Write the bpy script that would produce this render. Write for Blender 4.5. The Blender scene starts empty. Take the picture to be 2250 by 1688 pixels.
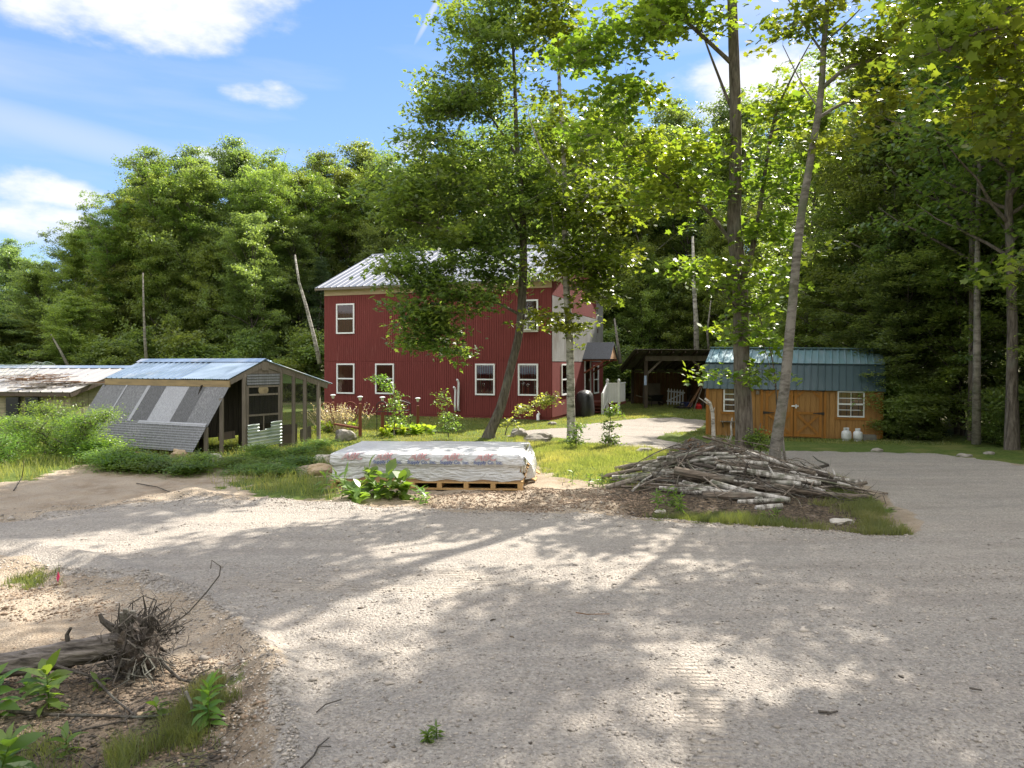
import bpy, bmesh, math, random
import numpy as np
from mathutils import Vector, Matrix
R = math.radians
S = bpy.context.scene
C = S.collection

# ------------------------------------------------------------ camera
EYE = 2.35; FPX = 1560.0; CX = 1125.0; HY = 798.0
cam = bpy.data.cameras.new('camera'); camo = bpy.data.objects.new('camera', cam); C.objects.link(camo)
camo.location = (0, 0, EYE); camo.rotation_euler = (R(90), 0, 0)
cam.sensor_width = 36; cam.lens = FPX/2250*36; cam.shift_y = -(844-HY)/2250
cam.clip_start = .05; cam.clip_end = 3000
S.camera = camo
S.view_settings.view_transform = 'Standard'; S.view_settings.look = 'None'
S.view_settings.exposure = 1.55; S.view_settings.gamma = 1

# ------------------------------------------------------------ light
SUN_EL = 43.0
az = (.58, .815)                                # towards the sun, on the ground
sv = Vector((az[0]*math.cos(R(SUN_EL)), az[1]*math.cos(R(SUN_EL)), math.sin(R(SUN_EL)))).normalized()
sl = bpy.data.lights.new('sun', 'SUN'); sl.energy = 4.2; sl.angle = R(.53); sl.color = (1, .93, .82)
so = bpy.data.objects.new('sun', sl); C.objects.link(so)
so.rotation_euler = sv.to_track_quat('Z', 'Y').to_euler()

W = bpy.data.worlds.new('World'); S.world = W; W.use_nodes = True
nt = W.node_tree; nt.nodes.clear()
def N(t, **k):
    n = nt.nodes.new(t)
    for a, b in k.items(): setattr(n, a, b)
    return n
def L(a, b): nt.links.new(a, b)
def mathn(op, a, b=None, clamp=False):
    n = N('ShaderNodeMath', operation=op); n.use_clamp = clamp
    for i, v in enumerate((a, b)):
        if v is None: continue
        if isinstance(v, (int, float)): n.inputs[i].default_value = v
        else: L(v, n.inputs[i])
    return n.outputs[0]
def mixc(f, a, b):
    n = N('ShaderNodeMix', data_type='RGBA')
    for s, v in ((n.inputs[0], f), (n.inputs[6], a), (n.inputs[7], b)):
        if isinstance(v, (int, float)): s.default_value = v
        elif isinstance(v, tuple): s.default_value = (*v, 1)[:4]
        else: L(v, s)
    return n.outputs[2]
sky = N('ShaderNodeTexSky', sky_type='NISHITA'); sky.sun_disc = False
sky.sun_elevation = R(SUN_EL); sky.sun_rotation = math.atan2(az[0], az[1])
sky.air_density = 1.0; sky.dust_density = .1; sky.ozone_density = 3.0
geo = N('ShaderNodeTexCoord')
nrm = N('ShaderNodeVectorMath', operation='NORMALIZE'); L(geo.outputs['Generated'], nrm.inputs[0])
noi = N('ShaderNodeTexNoise'); noi.inputs['Scale'].default_value = 6; noi.inputs['Detail'].default_value = 7; noi.inputs['Roughness'].default_value = .6
mp = N('ShaderNodeMapping'); mp.inputs['Scale'].default_value = (1, 1, 2.2); L(nrm.outputs[0], mp.inputs[0]); L(mp.outputs[0], noi.inputs[0])
wis = N('ShaderNodeTexNoise'); wis.inputs['Scale'].default_value = 2.2; wis.inputs['Detail'].default_value = 6
mp2 = N('ShaderNodeMapping'); mp2.inputs['Scale'].default_value = (1, 1, 7); mp2.inputs['Rotation'].default_value = (0, R(8), 0); L(nrm.outputs[0], mp2.inputs[0]); L(mp2.outputs[0], wis.inputs[0])
sx = N('ShaderNodeSeparateXYZ'); L(nrm.outputs[0], sx.inputs[0])
# clouds as elliptic banks in the sky: azimuth and height of each in tangent units
def bank(px, py, rx, ry, rot=0.0):
    X, Z = (px-CX)/FPX, (HY-py)/FPX; Ln = math.sqrt(X*X+1+Z*Z)
    c = (X/Ln, 1/Ln, Z/Ln)
    u = Vector((1, -X, 0)).normalized(); v = Vector(c).cross(u)*-1
    if v.z < 0: v = -v
    ur = u*math.cos(R(rot))+v*math.sin(R(rot)); vr = v*math.cos(R(rot))-u*math.sin(R(rot))
    d = N('ShaderNodeVectorMath', operation='SUBTRACT'); L(nrm.outputs[0], d.inputs[0]); d.inputs[1].default_value = c
    def dot(w, r):
        n = N('ShaderNodeVectorMath', operation='DOT_PRODUCT'); L(d.outputs[0], n.inputs[0]); n.inputs[1].default_value = tuple(w/(r/FPX)); return n.outputs['Value']
    a, b = dot(ur, rx), dot(vr, ry)
    q = mathn('ADD', mathn('MULTIPLY', a, a), mathn('MULTIPLY', b, b))
    return mathn('SUBTRACT', 1.0, q)
tot = None
for b in [(330, -30, 330, 110), (480, 55, 130, 65), (250, 20, 200, 75), (575, 205, 85, 32), (600, 190, 45, 24), (40, 405, 90, 40), (150, 430, 70, 30), (60, 490, 170, 50), (490, 345, 60, 22), (900, 330, 60, 35), (1700, 170, 230, 75), (1590, 250, 120, 50), (1900, 120, 120, 60)]:
    v = mathn('MAXIMUM', bank(*b), -1.0)
    tot = v if tot is None else mathn('MAXIMUM', tot, v)
nn = mathn('MULTIPLY', mathn('SUBTRACT', noi.outputs[0], .5), 5.0)
dens = mathn('ADD', mathn('MULTIPLY', tot, 1.15), nn)
rmp = N('ShaderNodeMapRange', interpolation_type='SMOOTHSTEP'); rmp.inputs['From Min'].default_value = 0.0; rmp.inputs['From Max'].default_value = 1.5; L(dens, rmp.inputs[0])
trail = mathn('MULTIPLY', mathn('MAXIMUM', bank(950, 25, 75, 7, 60), 0.0), .6)
w2 = N('ShaderNodeMapRange'); w2.inputs['From Min'].default_value = .50; w2.inputs['From Max'].default_value = .85; w2.inputs['To Max'].default_value = .45; L(wis.outputs[0], w2.inputs[0])
wband = mathn('MULTIPLY', mathn('MAXIMUM', bank(100, 285, 420, 40, -7), 0.0), .35)
cf = mathn('MAXIMUM', mathn('MAXIMUM', rmp.outputs[0], trail), mathn('MAXIMUM', w2.outputs[0], wband))
ccol = N('ShaderNodeMapRange'); ccol.inputs['From Min'].default_value = .2; ccol.inputs['From Max'].default_value = 2.2; ccol.inputs['To Min'].default_value = .86; ccol.inputs['To Max'].default_value = 1.05; L(dens, ccol.inputs[0])
cc = N('ShaderNodeCombineColor')
L(mathn('MULTIPLY', ccol.outputs[0], 2.55), cc.inputs[0]); L(mathn('MULTIPLY', ccol.outputs[0], 2.6), cc.inputs[1]); L(mathn('MULTIPLY', ccol.outputs[0], 2.75), cc.inputs[2])
zr = N('ShaderNodeMapRange'); zr.inputs['From Min'].default_value = 0; zr.inputs['From Max'].default_value = .55; L(sx.outputs[2], zr.inputs[0])
BLUE = mixc(zr.outputs[0], (.80, 1.22, 1.9), (.25, .66, 1.75))
SKYCOL = mixc(cf, mixc(.8, sky.outputs[0], BLUE), cc.outputs[0])
# unseen bright cloud added behind and above the viewer as fill light
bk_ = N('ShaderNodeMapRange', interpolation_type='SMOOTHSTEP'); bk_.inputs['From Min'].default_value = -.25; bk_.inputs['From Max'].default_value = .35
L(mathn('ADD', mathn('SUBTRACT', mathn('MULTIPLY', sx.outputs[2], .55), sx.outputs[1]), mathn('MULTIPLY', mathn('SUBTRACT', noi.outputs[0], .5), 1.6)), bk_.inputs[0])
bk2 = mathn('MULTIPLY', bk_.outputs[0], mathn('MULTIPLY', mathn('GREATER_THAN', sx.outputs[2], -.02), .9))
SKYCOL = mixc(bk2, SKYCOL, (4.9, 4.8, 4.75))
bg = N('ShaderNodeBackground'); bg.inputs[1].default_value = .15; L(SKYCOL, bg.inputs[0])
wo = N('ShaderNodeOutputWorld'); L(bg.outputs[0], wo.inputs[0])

# ------------------------------------------------------------ helpers
rnd = random.Random(7); npr = np.random.default_rng(7)
def P(px, py, d): return Vector(((px-CX)*d/FPX, d, EYE+(HY-py)*d/FPX))
def G(px, py, z=0.0):                            # where a sight line meets level ground at height z
    d = (EYE-z)*FPX/(py-HY); return ((px-CX)*d/FPX, d)
def hsh(ix, iy, s):
    n = (ix.astype(np.int64)*374761393 + iy.astype(np.int64)*668265263 + s*1442695041) & 0xffffffff
    n = ((n ^ (n >> 13))*1274126177) & 0xffffffff
    return ((n ^ (n >> 16)) & 0xffff)/65535.0
def vnoise(x, y, s=0):
    x = np.asarray(x, float); y = np.asarray(y, float)
    ix = np.floor(x); iy = np.floor(y); fx = x-ix; fy = y-iy
    fx = fx*fx*(3-2*fx); fy = fy*fy*(3-2*fy); ix = ix.astype(np.int64); iy = iy.astype(np.int64)
    a = hsh(ix, iy, s); b = hsh(ix+1, iy, s); c = hsh(ix, iy+1, s); d = hsh(ix+1, iy+1, s)
    return (a*(1-fx)+b*fx)*(1-fy)+(c*(1-fx)+d*fx)*fy
def fbm(x, y, o=4, s=0):
    t = 0; a = .5
    for i in range(o): t = t+a*(vnoise(x, y, s+i)-.5); x = np.asarray(x)*2.03+1.7; y = np.asarray(y)*2.03+3.1; a *= .5
    return t
def sstep(a, b, x): t = np.clip((np.asarray(x, float)-a)/(b-a), 0, 1); return t*t*(3-2*t)
def sdist(poly, x, y):                           # signed distance, positive inside
    x = np.asarray(x, float); y = np.asarray(y, float); d = np.full(x.shape, 1e9); ins = np.zeros(x.shape, bool)
    n = len(poly)
    for i in range(n):
        x0, y0 = poly[i]; x1, y1 = poly[(i+1) % n]; ex, ey = x1-x0, y1-y0
        t = np.clip(((x-x0)*ex+(y-y0)*ey)/(ex*ex+ey*ey+1e-9), 0, 1)
        d = np.minimum(d, np.hypot(x-x0-t*ex, y-y0-t*ey))
        c = ((y0 > y) != (y1 > y)); xi = x0+(y-y0)*ex/(ey if abs(ey) > 1e-9 else 1e-9); ins ^= c & (x < xi)
    return np.where(ins, d, -d)
def fade(a, d, w): return sstep(-w, w, d)*a

class MB:
    def __init__(s): s.v = []; s.f = []; s.m = []; s.mi = 0
    def add(s, vs, fs):
        o = len(s.v); s.v += [tuple(v) for v in vs]; s.f += [tuple(i+o for i in f) for f in fs]; s.m += [s.mi]*len(fs); return s
    def box(s, a, b, M=None):
        x0, y0, z0 = a; x1, y1, z1 = b
        vs = [Vector(p) for p in ((x0,y0,z0),(x1,y0,z0),(x1,y1,z0),(x0,y1,z0),(x0,y0,z1),(x1,y0,z1),(x1,y1,z1),(x0,y1,z1))]
        if M: vs = [M @ p for p in vs]
        return s.add(vs, [(0,3,2,1),(4,5,6,7),(0,1,5,4),(1,2,6,5),(2,3,7,6),(3,0,4,7)])
    def bar(s, a, b, w, h=None, up=(0,0,1)):      # a board from a to b
        a = Vector(a); b = Vector(b); h = h or w; d = (b-a); l = d.length; d.normalize(); u = Vector(up)
        if abs(d.dot(u)) > .98: u = Vector((1, 0, 0)) if abs(d.x) < .9 else Vector((0, 1, 0))
        x = d.cross(u).normalized(); z = x.cross(d)
        vs = [a+x*i*w/2+z*j*h/2+d*k for k in (0, l) for i, j in ((-1,-1),(1,-1),(1,1),(-1,1))]
        return s.add(vs, [(0,1,2,3),(7,6,5,4),(0,4,5,1),(1,5,6,2),(2,6,7,3),(3,7,4,0)])
    def tube(s, pts, rs, n=8, cap=True, wob=0):
        pts = [Vector(p) for p in pts]; rs = rs if hasattr(rs, '__len__') else [rs]*len(pts)
        o = len(s.v); x = None
        for i, p in enumerate(pts):
            d = (pts[min(i+1, len(pts)-1)]-pts[max(i-1, 0)])
            d = d.normalized() if d.length > 1e-6 else Vector((0, 0, 1))
            if x is None: x = d.orthogonal().normalized()
            else:
                x = x-d*x.dot(d); x = x.normalized() if x.length > 1e-5 else d.orthogonal().normalized()
            y = d.cross(x)
            for k in range(n):
                a = 2*math.pi*k/n; r = rs[i]*(1+(wob*(rnd.random()-.5) if wob else 0))
                s.v.append(tuple(p+x*math.cos(a)*r+y*math.sin(a)*r))
        nf = 0
        for i in range(len(pts)-1):
            for k in range(n):
                k2 = (k+1) % n; s.f.append((o+i*n+k, o+i*n+k2, o+(i+1)*n+k2, o+(i+1)*n+k)); nf += 1
        if cap:
            s.f.append(tuple(o+k for k in range(n-1, -1, -1))); s.f.append(tuple(o+(len(pts)-1)*n+k for k in range(n))); nf += 2
        s.m += [s.mi]*nf; return s
    def lathe(s, c, prof, n=14):
        return s.tube([(c[0], c[1], c[2]+z+i*1e-5) for i, (r, z) in enumerate(prof)], [r for r, z in prof], n)
    def quad(s, a, b, c, d, t=None):
        vs = [Vector(p) for p in (a, b, c, d)]
        if t is None: return s.add(vs, [(0,1,2,3)])
        n = (vs[1]-vs[0]).cross(vs[3]-vs[0]).normalized()*t
        vs += [v-n for v in vs]
        return s.add(vs, [(0,1,2,3),(7,6,5,4),(0,4,5,1),(1,5,6,2),(2,6,7,3),(3,7,4,0)])
    def sheet(s, a, b, c, d, pitch, h, prof='sine', t=.012):
        """ribbed metal sheet: corners a->b along the eave, d->c along the ridge; ribs run from eave to ridge"""
        a, b, c, d = [Vector(p) for p in (a, b, c, d)]; n = (b-a).cross(d-a).normalized(); W_ = (b-a).length
        if prof == 'sine':
            k = max(2, int(W_/pitch*6)); st = [(i/k, h*.5*math.sin(2*math.pi*i/k*W_/pitch)) for i in range(k+1)]
        else:
            st = []; m = int(W_/pitch)
            for i in range(m):
                u = (i+.5)*pitch/W_; r = .5*prof/W_; q = .25*prof/W_
                st += [(u-r, 0), (u-q, h), (u+q, h), (u+r, 0)]
            st = [(0, 0)]+st+[(1, 0)]
        vs = []
        for u, z in st: vs += [a.lerp(b, u)+n*z, d.lerp(c, u)+n*z, a.lerp(b, u)+n*(z-t), d.lerp(c, u)+n*(z-t)]
        fs = []
        for i in range(len(st)-1):
            o = i*4; fs += [(o, o+4, o+5, o+1), (o+2, o+3, o+7, o+6), (o, o+2, o+6, o+4), (o+1, o+5, o+7, o+3)]
        o = (len(st)-1)*4; fs += [(0, 1, 3, 2), (o, o+2, o+3, o+1)]
        return s.add(vs, fs)
    def build(s, name, m=None, parent=None, smooth=False, off=None):
        me = bpy.data.meshes.new(name)
        v = s.v if off is None else [tuple(Vector(p)-Vector(off)) for p in s.v]
        me.from_pydata(v, [], s.f); me.update()
        ms = m if isinstance(m, (list, tuple)) else [m]
        for q in ms:
            if q: me.materials.append(q)
        if len(ms) > 1: me.polygons.foreach_set('material_index', s.m)
        if smooth: me.polygons.foreach_set('use_smooth', [True]*len(me.polygons))
        o = bpy.data.objects.new(name, me); C.objects.link(o)
        if parent: o.parent = parent
        return o
def npmesh(name, V, F, m=None, parent=None, mats=None, smooth=False, attr=None):
    """V (n,3) array, F list of (k, array(m,k)) blocks"""
    me = bpy.data.meshes.new(name)
    me.vertices.add(len(V)); me.vertices.foreach_set('co', np.asarray(V, np.float32).ravel())
    lo = np.concatenate([f.ravel() for f in F]).astype(np.int32)
    cnt = np.concatenate([np.full(len(f), f.shape[1]) for f in F]); st = np.concatenate([[0], np.cumsum(cnt)[:-1]]).astype(np.int32)
    me.loops.add(len(lo)); me.loops.foreach_set('vertex_index', lo)
    me.polygons.add(len(cnt)); me.polygons.foreach_set('loop_start', st)
    if mats is not None: me.polygons.foreach_set('material_index', np.asarray(mats, np.int32))
    if smooth: me.polygons.foreach_set('use_smooth', np.ones(len(cnt), bool))
    me.update(calc_edges=True)
    for q in (m if isinstance(m, (list, tuple)) else [m]):
        if q: me.materials.append(q)
    for k, a in (attr or {}).items():
        at = me.attributes.new(k, 'FLOAT', 'POINT'); at.data.foreach_set('value', np.asarray(a, np.float32))
    o = bpy.data.objects.new(name, me); C.objects.link(o)
    if parent: o.parent = parent
    return o
def tag(o, label, cat, group=None, kind=None):
    if label: o['label'] = label
    if cat: o['category'] = cat
    if group: o['group'] = group
    if kind: o['kind'] = kind
    return o
def thing(name, label, cat, loc=(0,0,0), rz=0, group=None):
    o = bpy.data.objects.new(name, None); C.objects.link(o); o.location = loc; o.rotation_euler = (0, 0, rz); o.empty_display_size = .2
    return tag(o, label, cat, group)
def dup(o, loc, rz=0, sc=1, label=None, sz=None):
    r = o.copy(); C.objects.link(r); r.location = loc; r.rotation_euler = (0, 0, rz); r.scale = (sc, sc, sz or sc)
    if label: r['label'] = label
    for ch in list(o.children):
        c = ch.copy(); C.objects.link(c); c.parent = r
        for g in ch.children: h = g.copy(); C.objects.link(h); h.parent = c
    return r

# ------------------------------------------------------------ materials
def s2l(c): return tuple(((x/255)/12.92 if x/255 <= .04045 else ((x/255+.055)/1.055)**2.4) for x in c)
def newmat(name):
    m = bpy.data.materials.new(name); m.use_nodes = True; t = m.node_tree; t.nodes.clear(); return m, t
class NT:
    def __init__(s, t): s.t = t
    def n(s, ty, ins=None, **k):
        n = s.t.nodes.new(ty)
        for a, b in k.items(): setattr(n, a, b)
        for a, b in (ins or {}).items():
            if hasattr(b, 'is_output'): s.t.links.new(b, n.inputs[a])
            else: n.inputs[a].default_value = (*b, 1) if isinstance(b, tuple) and len(b) == 3 and n.inputs[a].type == 'RGBA' else b
        return n
    def mix(s, f, a, b, bt='MIX'): return s.n('ShaderNodeMix', {0: f, 6: a, 7: b}, data_type='RGBA', blend_type=bt).outputs[2]
    def ma(s, op, a, b=0.0, cl=False): return s.n('ShaderNodeMath', {0: a, 1: b}, operation=op, use_clamp=cl).outputs[0]
    def noise(s, vec, sc, det=4, ro=.55): return s.n('ShaderNodeTexNoise', {'Vector': vec, 'Scale': sc, 'Detail': det, 'Roughness': ro}).outputs[0]
    def mr(s, v, a, b, c=0.0, d=1.0, sm=False): return s.n('ShaderNodeMapRange', {0: v, 1: a, 2: b, 3: c, 4: d}, interpolation_type='SMOOTHSTEP' if sm else 'LINEAR').outputs[0]
    def out(s, sh): s.n('ShaderNodeOutputMaterial', {0: sh})
def pm(name, c1, c2=None, sc=3.0, rough=.8, bump=0.0, bsc=None, metal=0.0, st=(1,1,1), spec=.5, det=5, coat=0, c3=None, f3=(.6,.75), lo=.35, hi=.65, alpha=None, rnd_isl=0):
    m, t = newmat(name); q = NT(t)
    co = q.n('ShaderNodeTexCoord').outputs['Object']
    mpn = q.n('ShaderNodeMapping', {'Vector': co, 'Scale': st}).outputs[0]
    c2 = c2 or tuple(x*.7 for x in c1)
    col = q.mix(q.mr(q.noise(mpn, sc, det), lo, hi), c1, c2)
    if c3: col = q.mix(q.mr(q.noise(mpn, sc*.37, 6), *f3), col, c3)
    if rnd_isl:
        g = q.n('ShaderNodeNewGeometry').outputs['Random Per Island']
        col = q.mix(1.0, col, q.n('ShaderNodeCombineColor', {0: q.mr(g, 0, 1, 1-rnd_isl, 1+rnd_isl), 1: q.mr(g, 0, 1, 1-rnd_isl, 1+rnd_isl), 2: q.mr(g, 0, 1, 1-rnd_isl, 1+rnd_isl)}).outputs[0], 'MULTIPLY')
    b = q.n('ShaderNodeBsdfPrincipled', {'Base Color': col, 'Roughness': rough, 'Metallic': metal, 'Specular IOR Level': spec, 'Coat Weight': coat})
    if bump:
        bn = q.n('ShaderNodeBump', {'Strength': 1.0, 'Distance': bump, 'Height': q.noise(mpn, bsc or sc*4, 5)})
        t.links.new(bn.outputs[0], b.inputs['Normal'])
    q.out(b.outputs[0]); return m
def leafmat(name, ca, cb, cc=None, trans=.5, rough=.38, tint=(1.2, 1.15, .45)):
    m, t = newmat(name); q = NT(t)
    g = q.n('ShaderNodeNewGeometry').outputs['Random Per Island']
    pos = q.n('ShaderNodeNewGeometry').outputs['Position']
    oi = q.n('ShaderNodeObjectInfo').outputs['Random']
    col = q.mix(q.mr(g, 0, 1), ca, cb)
    if cc: col = q.mix(q.mr(q.noise(pos, .45, 3), .48, .68, 0, .75), col, cc)
    hs = q.n('ShaderNodeHueSaturation', {'Hue': q.mr(oi, 0, 1, .488, .512), 'Value': q.mr(oi, 0, 1, .8, 1.2), 'Color': col}).outputs[0]
    d = q.n('ShaderNodeBsdfPrincipled', {'Base Color': hs, 'Roughness': rough, 'Specular IOR Level': .45})
    tc = q.mix(1.0, hs, tint, 'MULTIPLY')
    tr = q.n('ShaderNodeBsdfTranslucent', {'Color': q.mix(1.0, tc, (1.9, 1.9, 1.9), 'MULTIPLY')})
    q.out(q.n('ShaderNodeMixShader', {0: trans, 1: d.outputs[0], 2: tr.outputs[0]}).outputs[0]); return m
def barkmat(name, c1, c2, birch=False, hor=False):
    m, t = newmat(name); q = NT(t)
    co = q.n('ShaderNodeTexCoord').outputs['Object']
    if birch:
        mv = q.n('ShaderNodeMapping', {'Vector': co, 'Scale': (8, 3, 3) if hor else (3, 3, 9)}).outputs[0]
        f = q.mr(q.ma('ADD', q.ma('MULTIPLY', q.noise(mv, 1.3, 7, .7), .7), q.ma('MULTIPLY', q.noise(co, 3.1, 5), .3)), .47, .60, 0, .85)
        col = q.mix(f, c1, c2); col = q.mix(q.mr(q.noise(co, 2.2, 4), .5, .7), col, (.10, .11, .07))
        hgt = f
    else:
        mv = q.n('ShaderNodeMapping', {'Vector': co, 'Scale': (2.2, 14, 14) if hor else (14, 14, 2.2)}).outputs[0]
        f = q.noise(mv, 1.3, 6, .65); col = q.mix(q.mr(f, .35, .65), c1, c2)
        col = q.mix(q.mr(q.noise(co, 1.4, 5), .55, .72, 0, .7), col, (.16, .17, .14))
        hgt = f
    b = q.n('ShaderNodeBsdfPrincipled', {'Base Color': col, 'Roughness': .9, 'Specular IOR Level': .2})
    bn = q.n('ShaderNodeBump', {'Strength': 1.0, 'Distance': .03 if not birch else .008, 'Height': hgt}); t.links.new(bn.outputs[0], b.inputs['Normal'])
    q.out(b.outputs[0]); return m

M = {}
M['bark'] = barkmat('bark_grey_brown', (.055, .045, .036), (.19, .165, .14))
M['bark_dark'] = barkmat('bark_dark', (.035, .03, .025), (.12, .105, .09))
M['birch'] = barkmat('birch_bark', (.42, .40, .35), (.07, .06, .05), True)
M['birchy'] = barkmat('pale_bark', (.25, .23, .20), (.08, .07, .055), True)
M['bark_h'] = barkmat('log_bark', (.06, .05, .042), (.23, .185, .145), hor=True)
M['bark_dark_h'] = barkmat('dark_log_bark', (.03, .025, .02), (.13, .11, .095), hor=True)
M['birch_h'] = barkmat('birch_log_bark', (.50, .47, .43), (.09, .075, .06), True, True)
M['birchy_h'] = barkmat('pale_log_bark', (.29, .25, .21), (.09, .07, .052), True, True)
M['bark_pale'] = barkmat('grey_tree_bark', (.20, .185, .16), (.06, .052, .042), True)
M['bark_old'] = barkmat('old_log_bark', (.035, .03, .026), (.24, .21, .185), hor=True)
M['leaf_f1'] = leafmat('forest_leaf', (.11, .155, .068), (.16, .22, .09), (.20, .26, .10))
M['leaf_f2'] = leafmat('forest_leaf_light', (.14, .19, .065), (.20, .25, .085), (.11, .16, .055))
M['leaf_f3'] = leafmat('forest_leaf_blue', (.10, .15, .078), (.14, .20, .095))
M['leaf_con'] = leafmat('needle_leaf', (.055, .095, .05), (.08, .13, .06), trans=.3)
M['leaf_oak'] = leafmat('oak_leaf', (.085, .145, .045), (.13, .195, .055), (.18, .23, .06))
M['leaf_maple'] = leafmat('maple_leaf', (0.086, 0.144, 0.023), (0.138, 0.196, 0.034), (0.196, 0.218, 0.034))
M['leaf_weed'] = leafmat('weed_leaf', (0.081, 0.161, 0.034), (0.127, 0.207, 0.046), (0.172, 0.230, 0.057))
M['leaf_pale'] = leafmat('pale_leaf', (0.230, 0.276, 0.081), (0.299, 0.322, 0.115))
M['leaf_hosta'] = leafmat('hosta_leaf', (0.138, 0.230, 0.034), (0.253, 0.322, 0.057))
M['grass'] = leafmat('grass_blade', (.10, .13, .042), (.19, .20, .085), (.26, .23, .12), rough=.6)
M['grass_dark'] = leafmat('dark_grass_blade', (.07, .095, .038), (.15, .165, .07), (.22, .195, .11), rough=.6)
M['flower'] = leafmat('lavender_flower', (.36, .30, .34), (.52, .46, .42))
M['straw'] = pm('dry_straw', (.35, .28, .16), (.22, .17, .10), 6)
# ------------------------------------------------------------ the ground
GR = [G(*p) for p in [(540, 2300), (600, 1800), (620, 1640), (610, 1500), (585, 1420), (480, 1350), (380, 1310), (220, 1262), (90, 1222), (-200, 1200), (-700, 1190), (-700, 1150), (-200, 1160), (60, 1142), (150, 1122), (260, 1108), (420, 1094), (620, 1106), (800, 1112), (960, 1122), (1323, 1134), (1506, 1148), (1730, 1161), (1995, 1181), (2025, 1165), (1995, 1120), (1935, 1082), (1850, 1048), (1770, 1024), (1690, 1014), (1600, 1002), (1500, 988), (1400, 979), (1310, 972), (1225, 960), (1120, 957), (1150, 944), (1230, 938), (1262, 933), (1330, 924), (1400, 917), (1480, 915), (1560, 920), (1530, 934), (1470, 940), (1440, 953), (1500, 966), (1560, 976), (1700, 985), (1850, 985), (1960, 986), (2060, 992), (2130, 1002), (2250, 1024), (2500, 1062), (3300, 1150), (4200, 2300)]]
DIP = ((10.0, 25.0, .30, 40, 26),)
BERM = [G(*p) for p in [(-200, 1180), (60, 1190), (200, 1225), (380, 1290), (540, 1380), (600, 1500), (640, 1700)]]
BERM2 = [G(*p) for p in [(-100, 1150), (100, 1125), (260, 1100), (420, 1085), (600, 1103), (760, 1112)]]
HUMPS = [(*G(1310, 1118), .16, .7, .35), (*G(1180, 1085), .10, .5, .3), (*G(1000, 1092), .08, .45, .25), (*G(1060, 1085), .07, .4, .25), (*G(60, 1400), .10, .5, .35), (*G(420, 1080), .08, .25, .15), (*G(690, 1030), .14, .5, .35), (*G(1600, 1060), .18, 1.6, .9), (*G(1480, 1100), .1, .8, .5), (*G(330, 1530), .06, .9, .5)]
def polyd(pl, x, y):
    d = np.full(np.shape(x), 1e9)
    for (x0, y0), (x1, y1) in zip(pl[:-1], pl[1:]):
        ex, ey = x1-x0, y1-y0; t = np.clip(((x-x0)*ex+(y-y0)*ey)/(ex*ex+ey*ey), 0, 1); d = np.minimum(d, np.hypot(x-x0-t*ex, y-y0-t*ey))
    return d
def hz(x, y, fine=True):
    x = np.asarray(x, float); y = np.asarray(y, float); z = np.zeros(np.broadcast(x, y).shape)
    for cx, cy, a, sx_, sy_ in DIP: z = z-a*np.exp(-((x-cx)**2/sx_+(y-cy)**2/sy_))
    z = z+.11*np.maximum(0, np.hypot(x, y)-62)*sstep(62, 90, np.hypot(x, y)); z = np.minimum(z, 26)
    near = 1-sstep(16, 30, y)
    z = z+fbm(x/2.7, y/2.7, 3, 11)*.10*near
    z = z+np.exp(-(polyd(BERM, x, y)/.16)**2)*.06*(.5+vnoise(x*2, y*2, 5))+np.exp(-(polyd(BERM2, x, y)/.22)**2)*.07*(.4+vnoise(x*1.5, y*1.5, 6))
    for cx, cy, a, wx, wy in HUMPS: z = z+a*np.exp(-(((x-cx)/wx)**2+((y-cy)/wy)**2))
    if fine:
        g = sdist(GR, x, y); rg = sstep(-.5, .1, -g)
        z = z+fbm(x/.35, y/.35, 3, 31)*(.026+.07*rg)*near+fbm((x+.25*y)/3.2, (y-.12*x)/.33, 3, 33)*.055*near*(1-rg)
        z = z-.05*sstep(0, .35, -g)*near
    return z
def zat(x, y): return float(hz(np.array([x]), np.array([y]))[0])
GRASSY = [[G(*p) for p in q] for q in (
    [(1140, 960), (1310, 976), (1480, 1000), (1450, 1040), (1400, 1070), (1330, 1062), (1240, 1050), (1190, 1010)],
    [(1740, 1030), (1860, 1062), (1950, 1105), (1990, 1160), (1975, 1178), (1880, 1168), (1860, 1110), (1800, 1070)],
    [(1400, 1140), (1470, 1110), (1700, 1140), (1990, 1165), (1990, 1176), (1730, 1158)],
    [(-300, 1062), (80, 1050), (180, 1020), (560, 1010), (720, 1040), (720, 960), (-300, 940)],
    [(490, 1045), (720, 1035), (760, 1085), (640, 1098), (520, 1080)],
    [(250, 1620), (330, 1560), (480, 1500), (520, 1560), (540, 1640), (440, 1760), (230, 1760)],
    [(-100, 1650), (60, 1600), (150, 1700), (0, 1800)],
    [(20, 1258), (90, 1240), (130, 1262), (60, 1280)])]
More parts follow.
